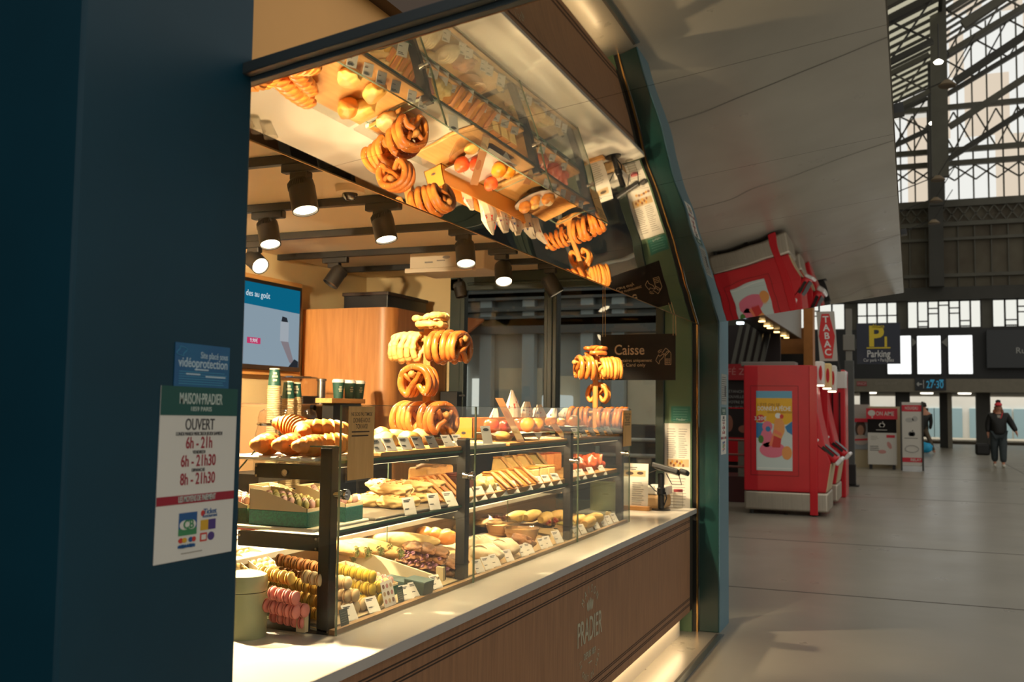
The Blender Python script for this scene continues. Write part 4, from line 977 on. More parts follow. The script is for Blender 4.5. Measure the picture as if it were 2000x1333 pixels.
hang('cheese', (SX, SY, zt), dT, [.034, .062, .09, .12, .15], 'cheese-crusted pretzel out from the post, left arm of the near stand')
hang('brown', (SX, SY, zt), (-.1, -1, 0), [.042, .07, .10, .127, .152], 'browned pretzel out from the post, right arm of the near stand')
hang('brown', (SX, SY, zm), dM, [.042, .075, .108], 'glossy salted pretzel out from the post on the front peg of the near stand', s=1.06, drop=.030)
hang('golden', (SX, SY, zl), (.4, .92, 0), [.045, .08, .115, .145], 'golden pretzel out from the post, lower left peg of the near stand', drop=.02, s=1.02)
hang('brown', (SX, SY, zl), dL, [.05, .082, .112], 'dark salted pretzel out from the post, lower right peg of the near stand', drop=.02, s=1.05)
for i in range(2): put(PZ['cheese'], (SX, SY - .005, 1.845 + i * .03), (PI / 2, .1 * i, .4 + i), 1.0, ('lower', 'upper')[i] + ' pretzel lying flat on top of the near stand', 'pretzels on the stands')
# far stand
c = at(1163, 760, 1, 1.80); SX, SY = c.x, 1.80; zf = Z1 + .015
t = thing('pretzel_stand', 'far round-post pretzel stand before the cash-desk sign', 'pretzel stand', (SX, SY, zf))
MB().lathe([(0, 0), (.08, 0), (.08, .018), (0, .018)], 32, Matrix.Translation((SX, SY, zf))).build('base', POSTW, t, smooth=40, bevel=.003)
zt = at(1163, 709, 1, 1.80).z; zm = at(1163, 758, 1, 1.80).z; zl = at(1163, 806, 1, 1.80).z; ztop = at(1163, 693, 1, 1.80).z
MB().cyl((SX, SY, zf + .018), (SX, SY, ztop), .0165, n=20).build('post', POSTW, t, smooth=40)
dA = (-.62, .78, 0); dB = (.62, -.78, 0)
peg(t, (SX, SY, zt), dA, .14); peg(t, (SX, SY, zt), dB, .165); peg(t, (SX, SY, zm), (1, .1, 0), .13); peg(t, (SX, SY, zl), (0, 1, 0), .18); peg(t, (SX, SY, zl), (0, -1, 0), .21)

hang('brown', (SX, SY, zt), dA, [.04, .075, .11], 'glossy pretzel out from the post on the near upper peg of the far stand', s=1.15)
hang('golden', (SX, SY, zt), dB, [.035, .06, .083, .106, .128, .148], 'pretzel out from the post on the far upper peg of the far stand', s=1.05)
hang('golden', (SX, SY, zm), (1, .1, 0), [.045, .075, .105], 'pretzel behind the post on the middle peg of the far stand')
hang('brown', (SX, SY, zl), (0, 1, 0), [.045, .08, .115, .15], 'edge-on pretzel left of the post on the lowest peg of the far stand')
hang('brown', (SX, SY, zl), (0, -1, 0), [.04, .072, .104, .135, .165, .19], 'edge-on pretzel right of the post on the lowest peg of the far stand')
for i in range(2): put(PZ['brown'], (SX, SY, ztop + .008 + i * .03), (PI / 2, 0, .7 + i), 1.0, ('lower', 'upper')[i] + ' pretzel lying flat on top of the far stand', 'pretzels on the stands')
# small buns in a paper boat before the far stand
ct = at(1130, 841, 1, 1.68)
t = thing('bun_dish', 'shallow black dish of small buns at the foot of the far pretzel stand', 'dish', (ct.x - .06, 1.74, zf))
M = Matrix.Translation((ct.x - .06, 1.74, zf)); MB().lathe([(0, 0), (.05, 0), (.05, .035), (.12, .045), (.125, .05), (.05, .045), (0, .044)], 32, M).build('dish_body', BLACKP, t, smooth=40)
MB().lathe([(0, .046), (.115, .052), (.128, .056), (.115, .055), (0, .049)], 12, M).build('paper_liner', PAPER, t)
for k, (dx, dy, r, m) in enumerate(((-.05, .06, .034, CRUST), (-.06, -.005, .026, CRUST), (-.01, .02, .028, BUTTER), (-.01, -.06, .036, CRUST))):
    bun('small_bun', m, (r, r, r * .85), ('round bun at the left of the black dish', 'smallest bun in the front of the black dish', 'pale bun in the middle of the black dish', 'ridged bun at the right of the black dish')[k], (ct.x - .06 + dx, 1.74 + dy, zf + .056), k, 'bun', 'buns in the black dish', seed=k + 9, cut=(-.3, .1, .5) if k == 3 else None)
# ================================================================ fruit stand, carton, paper cones
zf2 = Z1 + .016
c = at(1003, 846, 1, 1.74); FXC = c.x
t = thing('fruit_stand', 'dark footed fruit tray lined with white paper on the top shelf', 'stand', (FXC, 1.74, zf2))
zt = c.z
b = MB(); b.lathe([(0, 0), (.06, 0), (.05, .01), (.022, .03), (.022, zt - zf2 - .03), (.06, zt - zf2 - .008), (0, zt - zf2 - .008)], 28, Matrix.Translation((FXC, 1.74, zf2))); b.build('foot', mat('smoky_glass_foot', (70, 66, 60), .1), t, smooth=40)
MB().box((FXC - .16, 1.635, zt - .008), (FXC + .16, 1.86, zt)).build('tray', mat('slate_tray', (48, 50, 50), .4), t, bevel=.004)
b = MB(); b.box((FXC - .165, 1.63, zt + .0005), (FXC + .165, 1.865, zt + .003)); b.prism([(FXC - .02, 1.629, zt + .003), (FXC + .09, 1.629, zt + .003), (FXC + .035, 1.622, zt - .035)], (0, .001, 0)); b.prism([(FXC - .166, 1.65, zt + .003), (FXC - .166, 1.80, zt + .003), (FXC - .175, 1.74, zt - .02)], (.001, 0, 0)); b.build('paper_liner', PAPER, t)
APP = mat('apple_skin', (206, 36, 24), .3, col2=(222, 92, 40), scale=7, coat=.3); ORG = mat('orange_skin', (236, 140, 30), .4, var=.06, bump=.15, bscale=260)
def apple(px, py, Y, m, r, label, group):
    c = at(px, py, 1, Y); t = thing('apple' if m is APP else 'orange', label, 'fruit', (c.x, Y, zt + .003), group=group); M = Matrix.Translation((c.x, Y, zt + .003))
    pf = [(0, .1), (.3, .02), (.62, .12), (.9, .5), (1.0, .95), (.95, 1.35), (.72, 1.66), (.4, 1.76), (.15, 1.68), (0, 1.58)] if m is APP else [(0, 0), (.4, .06), (.8, .4), (1, .95), (.86, 1.45), (.5, 1.78), (.15, 1.84), (0, 1.8)]
    MB().lathe([(a * r, z_ * r) for a, z_ in pf], 28, M).build('fruit_skin', m, t, smooth='all')
    b = MB(); b.tube([(0, 0, 1.6 * r), (.003, 0, 1.85 * r), (.008, 0, 2.05 * r)], .0016, 6); o = b.build('stalk', mat('stalk', (84, 60, 30), .7), t); o.matrix_parent_inverse = Matrix.Identity(4)
apple(960, 832, 1.76, APP, .036, 'red apple at the left end of the fruit tray', 'apples on the fruit tray'); apple(988, 834, 1.72, APP, .033, 'red apple just behind the leaning leaflet', 'apples on the fruit tray'); apple(1014, 826, 1.78, APP, .035, 'red apple half behind the oranges', 'apples on the fruit tray')
apple(1031, 832, 1.68, ORG, .038, 'orange in front on the fruit tray, left of the other', 'oranges on the fruit tray'); apple(1049, 832, 1.66, ORG, .037, 'orange at the right end of the fruit tray', 'oranges on the fruit tray')
# carton with paper cones
a = at(943, 868, 1, 1.80); e = at(1082, 862, 1, 1.80); zc = at(960, 817, 1, 1.80).z
t = thing('orange_carton', 'orange open carton holding paper cone bags behind the fruit', 'carton', ((a.x + e.x) / 2, 1.86, zf2))
OC = mat('orange_card', (222, 148, 58), .55)
b = MB(); y0, y1 = 1.875, 1.965; x0, x1 = a.x + .05, e.x + .14
for lo, hi in (((x0, y0, zf2), (x1, y0 + .003, zc)), ((x0, y1 - .003, zf2), (x1, y1, zc)), ((x0, y0, zf2), (x0 + .003, y1, zc)), ((x1 - .003, y0, zf2), (x1, y1, zc)), ((x0, y0, zf2), (x1, y1, zf2 + .003))): b.box(lo, hi)
b.build('carton_body', OC, t)
FT = frame((x0, (y0 + y1) / 2, (zf2 + zc) / 2), (0, -1, 0), (0, 0, 1)); b = MB(); b.disc(FT, 0, -.02, .012, .006, .0005, .0012); b.build('printed_seal', INK, t)
PB = mat('white_bag_paper', (220, 204, 176), .6, bump=.5, bscale=30); TRC = [mat('tri_plum', (128, 44, 66), .6), mat('tri_blue', (80, 98, 150), .6), mat('tri_red', (196, 64, 46), .6)]
def cone(px, ytop, ybot, Y, w, lean, label, sd):
    k0 = sd == 1; w *= 1.45
    c = at(px, ybot, 1, Y); tp_ = at(px + lean, ytop, 1, Y); rnd = random.Random(sd); zb_ = max(c.z - .05, zf2 + .005)
    t = thing('paper_cone_bag', label, 'paper bag', (c.x, Y, zb_), group='printed paper cone bags')
    base = [Vector((c.x + w * math.cos(q) * rnd.uniform(.85, 1.1), Y + w * .55 * math.sin(q), zb_)) for q in [2 * PI * i / 10 for i in range(10)]]
    mid = [Vector((p.x + rnd.uniform(-.006, .006), p.y + rnd.uniform(-.006, .006), zb_ + (tp_.z - zb_) * .5)) for p in base]
    top = Vector((tp_.x, Y, tp_.z)); tr = [top + (m_ - top) * (.10 if k0 else .42) + Vector((rnd.uniform(-.004, .004), 0, 0)) for m_ in mid]
    b = MB(); vs = [[b.bm.verts.new(p) for p in ring] for ring in (base, mid, tr)]
    b.skin(vs[0], vs[1]); b.skin(vs[1], vs[2]); b.face(vs[0][::-1]); b.face(vs[2]); b.build('bag_paper', PB, t)
    b = MB()
    for k in range(14):
        i = rnd.randrange(10); A_, B2, T_ = mid[i], mid[(i + 1) % 10], tr[i]; u = rnd.uniform(-.35, .5)
        o = A_ + (T_ - A_) * u if u > 0 else A_ + (base[i] - A_) * -u
        n = Vector(((A_.x - c.x), (A_.y - Y), 0)).normalized() * .0012; x = (B2 - A_).normalized(); s = rnd.uniform(.010, .018)
        b.m(rnd.randrange(3)).prism([o + n, o + n + x * s, o + n + x * s * .4 + Vector((0, 0, s * rnd.choice((-1, 1))))], n * .5)
    b.build('printed_triangle', TRC, t)
for k, (px, yt, yb, w, ln) in enumerate(((966, 785, 828, .028, 4), (1002, 758, 826, .046, -2), (1026, 769, 828, .042, 4), (1045, 783, 828, .036, 6), (1056, 776, 828, .036, -6), (1078, 786, 828, .04, 8), (1094, 785, 828, .034, 20))):
    cone(px, yt, yb, 1.92, w, ln, ('small printed paper cone at the left end of the orange carton', 'tallest printed paper cone with a plum triangle pattern', 'printed paper cone with a curled tip right of the tallest', 'printed paper cone with a red triangle, fourth from the left', 'printed paper cone with a blue tip', 'wide printed paper cone, second from the right', 'printed paper cone leaning right over the carton edge')[k], k)
def leaflet(p0, p1, Y, dy, w, label):
    c = at(p0[0], p0[1], 1, Y); H = at(p0[0], p1[1], 1, Y).z - c.z + .02
    t = thing('leaflet', label, 'leaflet', (c.x, Y, c.z)); F = frame((c.x, Y, max(c.z, zf2)), (1, -.25, 0), (0, dy, H)); L = math.hypot(dy, H)
    s_ = MB().box((-w, 0, -.0006), (w, L, .0006), F).build('sheet', mat('rosewood_print', (152, 104, 66), .45), t)
    b = MB(); b.m(0).plate(F, [(-w * .9, L * .05), (w * .9, L * .05), (w * .9, L * .36), (-w * .9, L * .36)], .0007, .0012); b.m(1).disc(F, -.2 * w, L * .62, w * .6, L * .09, .0007, .0012); b.build('print', [mat('buff_print', (190, 156, 110), .6), mat('brown_print', (140, 84, 50), .6)], s_)
leaflet((1018, 864), (0, 788), 1.60, .11, .028, 'brown leaflet leaning back in front of the fruit tray')
leaflet((1103, 856), (0, 838), 1.62, .06, .03, 'small leaflet leaning at the right of the fruit tray')
c = at(953, 874, 1, 1.615); t = thing('white_info_card', 'white card with a dark oval before the orange carton', 'card', (c.x, 1.615, zf2)); F = frame((c.x, 1.615, zf2), (1, -.3, 0), (0, .2, 1)); s_ = MB().box((-.03, 0, 0), (.03, .075, .001), F).build('card', CARD, t); b = MB(); b.disc(F, 0, .06, .018, .006, .001, .0016); b.build('oval_print', INK, s_)
c = at(1005, 866, 1, 1.66); t = thing('glass_bowl', 'clear glass bowl with wrapped cakes under the fruit tray', 'bowl', (c.x - .02, 1.68, zf2))
MB().lathe([(0, .002), (.05, 0), (.085, .045), (.088, .06), (.083, .058), (.048, .006), (0, .006)], 28, Matrix.Translation((c.x - .09, 1.70, zf2))).build('bowl_body', CLEARP, t, smooth=True)
c = at(1000, 858, 1, 1.68); t2 = bun('small_cake', BUTTER, (.04, .032, .02), 'pale cake in the glass bowl', (c.x - .06, 1.70, zf2 + .008), 0, 'cake')
# ================================================================ middle shelf food
zs1 = Z2 + .011
pn = thing('toasted_sandwich', 'x', 'sandwich')
MB().blob((0, 0, .021), (.038, .074, .0245), None, 4, .28, 24, 3, flat=.8).build('bread', PALEB, pn, smooth='all')
b = MB()
for k in range(5): b.box((-.014, -.050 + k * .024, .0405), (.014, -.046 + k * .024, .0452))
b.build('grill_mark', mat('grill_brown', (178, 118, 52), .7), pn)
k = 0
for px, Y, lv in ((768, 1.72, 0), (790, 1.72, 0), (815, 1.74, 0), (760, 1.76, 1), (782, 1.75, 1), (806, 1.76, 1), (828, 1.77, 1), (716, 1.83, 0), (738, 1.84, 0), (752, 1.86, 1)):
    c = at(px, 980 - 25 * lv, 1, Y); put(pn, (c.x, Y + random.uniform(-.012, .012), zs1 + .041 * lv), (0, 0, random.uniform(-.3, .3)), 1.0, ('lower' if lv == 0 else 'upper') + ' layer pale toasted sandwich, %s along the grey tray' % NTH[k % 10], 'toasted sandwiches'); k += 1
def wedge_proto(name, cat, m, m2, L=.11, h=.07, w=.03):
    t = thing(name, 'x', cat)
    MB().prism([(-w / 2, -L / 2, 0), (-w / 2, L / 2, 0), (-w / 2, L / 2 - .01, h), (-w / 2, L / 2 - .045, h)], (w, 0, 0)).build('crumb', m, t, bevel=.004)
    MB().prism([(-w / 2 - .001, L / 2 - .009, h + .001), (-w / 2 - .001, L / 2 - .046, h + .001), (-w / 2 - .001, -L / 2 - .002, .004), (-w / 2 - .001, -L / 2 - .004, .010), (-w / 2 - .001, L / 2 - .048, h + .010), (-w / 2 - .001, L / 2 - .009, h + .010)], (w + .002, 0, 0)).build('topping', m2, t, bevel=.002)
    return t
ys = wedge_proto('club_sandwich', 'sandwich', mat('yellow_crumb', (226, 176, 70), .7, var=.12, scale=40), mat('toasted_edge', (190, 116, 46), .6, var=.15, scale=30), .13, .085, .034)
for k, px in enumerate((838, 850, 862, 874, 884)):
    c = at(px, 978, 1, 1.70); put(ys, (c.x, 1.72, zs1), (0, 0, .2), 1.0, '%s yellow sandwich wedge from the left on the grey tray' % NTH[k], 'yellow sandwich wedges')
lf = thing('cake_loaf', 'x', 'cake')
MB().box((-.14, -.045, 0), (.14, .045, .075)).build('crumb', mat('loaf_crumb', (196, 140, 76), .7, var=.15, scale=20, bump=.3, bscale=60), lf, bevel=.014, seg=3)
MB().blob((0, 0, .072), (.135, .043, .02), None, 3, .3, 40, 2).build('topping', BROWNB, lf, smooth='all')
c = at(840, 940, 1, 1.88); put(lf, (c.x, 1.875, zs1 + .04), (0, 0, .05), 1.0, 'long nutty loaf cake at the back of the grey tray'); 
t = thing('loaf_rack', 'low wire rack under the nutty loaf', 'rack', (c.x, 1.875, zs1)); b = MB()
for e in (-1, 1): b.bar((c.x - .14, 1.875 + .035 * e, zs1 + .034), (c.x + .14, 1.875 + .035 * e, zs1 + .034), .006, .010)
for e in (-1, 1):
    for g in (-1, 1): b.cyl((c.x + .13 * e, 1.875 + .035 * g, zs1), (c.x + .13 * e, 1.875 + .035 * g, zs1 + .034), .004, n=8)
b.build('rack_frame', STEEL, t)
zs2 = Z2 + .023
def blockcake(px0, px1, py, Y, dpt, h, m, mtop, label, z=zs2, name='cake_slab', cat='cake', group=None, r=.006):
    a = at(px0, py, 1, Y); c = at(px1, py, 1, Y); t = thing(name, label, cat, ((a.x + c.x) / 2, Y + dpt / 2, z), group=group)
    MB().box((a.x, Y, z), (c.x, Y + dpt, z + h)).build('crumb', m, t, bevel=r); MB().box((a.x + .001, Y + .001, z + h), (c.x - .001, Y + dpt - .001, z + h + .008)).build('topping', mtop, t, bevel=.003)
PLUM = mat('plum_cake', (84, 40, 40), .5, var=.2, scale=30); PLUMT = mat('plum_glaze', (100, 44, 50), .25)
blockcake(893, 908, 950, 1.70, .09, .07, PLUM, PLUMT, 'dark plum cake slice left of the second post', group='dark cakes'); blockcake(911, 930, 950, 1.66, .10, .075, PLUM, PLUMT, 'dark plum cake block right of the second post', group='dark cakes')
SPG = mat('sponge', (234, 204, 130), .7, var=.1, scale=50, bump=.2, bscale=90); TST = mat('toast_glaze', (206, 132, 50), .45, var=.2, scale=30)
for k, (px, Y) in enumerate(((936, 1.66), (942, 1.72), (950, 1.66), (956, 1.74))):
    c = at(px, 950, 1, Y); bun('cream_bun', SPG, (.04, .034, .036), '%s pale cream bun from the left beside the plum cake' % NTH[k], (c.x, Y, zs2), k, 'bun', 'cream buns', amp=.3, seed=k * 3)
pie = wedge_proto('pie_slice', 'pie slice', mat('pie_crumb', (226, 166, 70), .6, var=.2, scale=40), mat('pie_crust', (198, 122, 44), .5, var=.25, scale=36, bump=.4, bscale=60), .12, .065, .04)
for k, (px, Y) in enumerate(((966, 1.66), (980, 1.66), (994, 1.67), (1010, 1.66), (1026, 1.67))):
    c = at(px, 945, 1, Y); put(pie, (c.x, Y, zs2), (0, 0, .15), 1.0, '%s glazed pie slice from the left, front row of the cake board' % NTH[k], 'pie slices')
cs = wedge_proto('crumble_slice', 'cake slice', SPG, mat('crumble_top', (196, 150, 76), .8, col2=(120, 84, 36), scale=60, bump=.8, bscale=80), .11, .075, .05)
for k, px in enumerate((984, 1006, 1030, 1052)):
    c = at(px, 930, 1, 1.79); put(cs, (c.x, 1.79, zs2 + .03), (0, 0, .1), 1.05, '%s crumble-topped cake slice from the left, back row' % NTH[k], 'crumble cake slices')
t = thing('cake_step', 'low wooden step under the crumble cake slices', 'step', (4.1, 1.8, zs2)); a = at(970, 935, 1, 1.74); c = at(1066, 935, 1, 1.74); MB().box((a.x, 1.74, zs2), (c.x, 1.85, zs2 + .029)).build('board', WOODL, t)
REDT = mat('red_fruit_glaze', (214, 112, 62), .2, col2=(180, 66, 36), scale=26, coat=.4); ORC = mat('orange_crumb', (222, 140, 70), .6, var=.15, scale=40)
for k, (p0, p1) in enumerate(((1022, 1044), (1045, 1066), (1067, 1082), (1083, 1097))):
    blockcake(p0, p1, 920, 1.86, .06, .095, ORC, REDT, '%s red-topped slice from the left, behind the crumble slices' % NTH[k], name='fruit_slice', group='red-topped fruit slices')
for k, (p0, p1) in enumerate(((1040, 1053), (1056, 1069), (1072, 1084))):
    blockcake(p0, p1, 945, 1.66, .08, .06, SPG, TST, '%s golden square cake from the left before the red-topped slices' % NTH[k], name='square_cake', group='golden square cakes')
for k, (px, Y) in enumerate(((1126, 1.68), (1138, 1.74), (1150, 1.68), (1160, 1.76), (1164, 1.69), (1122, 1.80))):
    c = at(px, 915, 1, Y); bun('glazed_tart', REDT, (.05, .045, .05), '%s red glazed tart from the left in the far bay' % NTH[k], (c.x, Y, zs2), k, 'tart', 'red glazed tarts', amp=.35, seed=k * 2.2)
# ================================================================ bottom tray food
def btm(px, py, zoff=.03):
    y = 1.75
    for _ in range(8): c = at(px, py, 2, ztray(y) + .005 + zoff); y = c.y
    return c
wr = thing('wrap_sandwich', 'x', 'sandwich')
b = MB(); N = 26
b.tube([(.0, -.085 + .17 * i / (N - 1), .03) for i in range(N)], [.010 + .021 * min(1, math.sin(PI * (i + .6) / N) ** .35) for i in range(N)], 16, flat=.85); b.build('flatbread', mat('flatbread', (212, 172, 106), .75, col2=(178, 128, 66), scale=16, bump=.35, bscale=50), wr, smooth=60)
b = MB(); b.blob((0, -.082, .03), (.02, .012, .018), None, 3, .7, 60, 4); b.build('filling', mat('wrap_filling', (150, 120, 70), .7, col2=(96, 110, 50), scale=60), wr)
k = 0
for px, py, zo in ((672, 1086, .05), (690, 1084, .05), (708, 1086, .05), (726, 1088, .045), (744, 1082, .055), (700, 1076, .085), (722, 1074, .085), (742, 1070, .085), (762, 1078, .075), (680, 1074, .085)):
    c = btm(px, py, zo); put(wr, (c.x, c.y + .04, ztray(c.y + .04) + zo - .025), (.1, random.uniform(-.4, .4), random.uniform(-.2, .1)), 1.0, '%s pale flatbread wrap in the pile behind the divider' % NTH[k], 'flatbread wraps'); k += 1
bg = bun('baguette_sandwich', PALEB, (.035, .15, .034), 'long pale baguette lying on the wraps behind the second post', tuple(btm(795, 1056, .09) - Vector((0, -.02, .03))), .35, 'sandwich')
sb = thing('brown_roll_sandwich', 'x', 'sandwich')
b = MB(); b.blob((0, 0, .02), (.042, .085, .022), None, 4, .25, 22, 3, flat=.8); b.build('lower_half', BROWNB, sb, smooth='all')
b = MB(); b.blob((.006, 0, .058), (.044, .088, .02), Matrix.Rotation(.25, 4, 'Y'), 4, .25, 22, 6); b.build('upper_half', BROWNB, sb, smooth='all')
b = MB()
rnd = random.Random(5)
for i in range(14): b.blob((-.030 + rnd.uniform(-.012, .03), -.075 + .10 * i / 13, .042 + rnd.uniform(-.006, .012)), (.009, .006, .006), None, 2, .5, 40, i)
b.build('red_cabbage', mat('red_cabbage', (126, 66, 96), .5, col2=(166, 128, 128), scale=60), sb, smooth='all')
k = 0
for px, py, zo in ((783, 1088, .03), (803, 1093, .03), (825, 1098, .03), (848, 1104, .03), (868, 1112, .02), (800, 1078, .06), (826, 1083, .06), (852, 1090, .055), (885, 1105, .03)):
    c = btm(px, py, zo); put(sb, (c.x + .03, c.y, ztray(c.y) + zo - .02), (.12, -.35 + random.uniform(-.2, .2), -.75 + random.uniform(-.3, .2)), .78, '%s seeded brown roll with red cabbage, right of the wraps' % NTH[k], 'brown roll sandwiches'); k += 1
for k, (px, py) in enumerate(((842, 1045), (862, 1047), (884, 1050))):
    c = btm(px, py, .05); bun('bread_roll', CRUST, (.042, .05, .036), ('golden bread roll left of the second post on the bottom tray', 'golden bread roll touching the second post', 'golden bread roll behind the second post')[k], (c.x, c.y + .03, ztray(c.y + .03) + .02), .3 * k, 'bread roll', 'golden bread rolls', seed=k + 4, cut=(0,))
    o = thing('roll_basket', 'shallow basket under the golden rolls, %s part' % NTH[k], 'basket', (c.x, c.y + .03, ztray(c.y + .03) + .004)) if False else None
for k, (px, py, r, rz) in enumerate(((950, 1080, (.058, .095, .036), -.5), (985, 1068, (.055, .085, .036), -.4), (938, 1062, (.05, .075, .036), -.6))):
    c = btm(px, py, .03); bun('floured_loaf', FLOURB, r, ('large floured oval bread at the front of the second bay', 'floured oval bread touching the dark baguette', 'floured bread behind the front loaf')[k], (c.x, c.y, ztray(c.y) + .004), rz, 'bread', 'floured breads', seed=k * 5, amp=.1, cut=(-.5, -.2, .1, .4))
c = btm(1018, 1062, .03); bun('dark_loaf', BROWNB, (.05, .06, .04), 'dark crusted bread end between the floured bread and the plastic bowl', (c.x, c.y, ztray(c.y) + .004), .4, 'bread', amp=.4, seed=8)
LIDC = glass('clear_lid', (.96, .95, .92), .75, .10, .03)
def tub(px, py, r, h, label, m, group):
    c = btm(px, py, .02); p = Vector((c.x, c.y + r * .6, ztray(c.y + r * .6) + .006)); t = thing('salad_bowl', label, 'bowl', tuple(p), group=group); M = Matrix.Translation(p)
    MB().lathe([(0, 0), (r * .78, 0), (r, h), (r * .97, h), (r * .76, .003), (0, .003)], 36, M).build('bowl_body', m, t, smooth=40)
    MB().lathe([(r * 1.03, h - .004), (r * 1.04, h + .004), (r * .9, h + .008), (r * .8, h + .016), (0, h + .017)], 36, M).build('lid', LIDC, t, smooth=40)
    MB().blob((0, 0, h * .55), (r * .84, r * .84, h * .38), M, 3, .3, 40, px).build('salad', mat('salad_mix', (206, 160, 96), .6, col2=(150, 116, 60), scale=40, bump=.4), t, smooth='all')
KB = mat('kraft_bowl', (196, 158, 112), .6)
tub(1038, 1052, .085, .06, 'kraft salad bowl with clear lid at the front of the second bay', KB, 'lidded salad bowls'); tub(975, 1030, .10, .055, 'large clear lidded bowl behind the floured breads', CLEARP, 'lidded salad bowls'); tub(1000, 1040, .085, .05, 'low lidded bowl between the large bowl and the kraft bowl', KB, 'lidded salad bowls'); tub(905, 1036, .07, .05, 'clear lidded bowl right behind the second post', CLEARP, 'lidded salad bowls')
fc = thing('fruit_cup', 'x', 'cup')
MB().lathe([(0, 0), (.026, 0), (.034, .055), (.032, .055), (.025, .003), (0, .003)], 24).build('cup_body', CLEARP, fc, smooth=True)
b = MB(); rnd = random.Random(2)
for i in range(14): b.m(i % 3).blob((rnd.uniform(-.018, .018), rnd.uniform(-.018, .018), .015 + .03 * rnd.random()), (.010, .010, .009), None, 2)
b.build('fruit_pieces', [mat('melon', (228, 170, 70), .4), mat('strawberry', (196, 50, 36), .35), mat('pear', (226, 206, 130), .4)], fc, smooth='all')
for k, (px, py) in enumerate(((935, 1010), (955, 1014), (972, 1013), (990, 1014), (1008, 1016), (1070, 1020), (1084, 1018))):
    c = btm(px, py, .03); put(fc, (c.x, c.y, ztray(c.y) + .006), label='%s clear fruit cup from the left at the back of the bottom tray' % NTH[k], group='fruit cups')
rl = thing('filled_roll', 'x', 'sandwich')
b = MB(); b.tube([(-.11 + .22 * i / 20, 0, .03) for i in range(21)], [.008 + .026 * math.sin(PI * (i + .5) / 21) ** .4 for i in range(21)], 14); b.build('dough', mat('pale_pastry', (226, 190, 104), .6, col2=(196, 146, 66), scale=10, bump=.15), rl, smooth=60)
for k, (px, py, zo) in enumerate(((1010, 1004, .06), (1040, 1002, .06), (1066, 1006, .06), (1090, 1002, .06), (1130, 1015, .05), (1150, 1018, .05), (1160, 1008, .06))):
    c = btm(px, py, zo); put(rl, (c.x, c.y, ztray(c.y) + .02), (0, 0, -.1 + .1 * (k % 3)), .95, '%s long pale pastry roll along the back of the bottom tray' % NTH[k], 'pale pastry rolls')
for k, (px, py) in enumerate(((1124, 1034), (1140, 1030), (1156, 1026), (1172, 1020))):
    c = btm(px, py, .02); p = (c.x, c.y, ztray(c.y) + .005); t = thing('salad_box', '%s clear topped salad box from the left in the far bay' % NTH[k], 'salad', p, group='salad boxes'); M = Matrix.Translation(p)
    MB().box((-.05, 0, 0), (.05, .10, .04), M).build('box_body', KB, t, bevel=.006); MB().blob((0, .05, .04), (.046, .046, .016), M, 3, .6, 40, k).build('salad', mat('green_salad', (196, 164, 76), .6, col2=(120, 116, 44), scale=60, bump=.4), t, smooth='all')
# bottom tray odds: kraft boxes seen through the glass at the far end of the back worktop
for k, (px, py, w, h, m, lab) in enumerate(((1150, 985, .05, .09, KB, 'small kraft box on the back worktop beside the sage tin'), (1055, 965, .05, .10, mat('red_pack', (150, 50, 40), .5), 'red packet on the back worktop'), (1120, 968, .07, .06, WTRAY, 'white dish on the back worktop'))):
    c = at(px, py, 1, 2.15); t = thing(('kraft_box', 'red_packet', 'white_dish')[k], lab, 'box', (min(c.x, 5.65), 2.15, 1.022)); x = min(c.x, 5.65); MB().box((x - w, 2.12, 1.022), (x + w, 2.22, 1.022 + h)).build('box_body', m, t, bevel=.004); MB().box((x - w * 1.01, 2.119, 1.022 + h), (x + w * 1.01, 2.221, 1.026 + h)).build('lid', m, t)
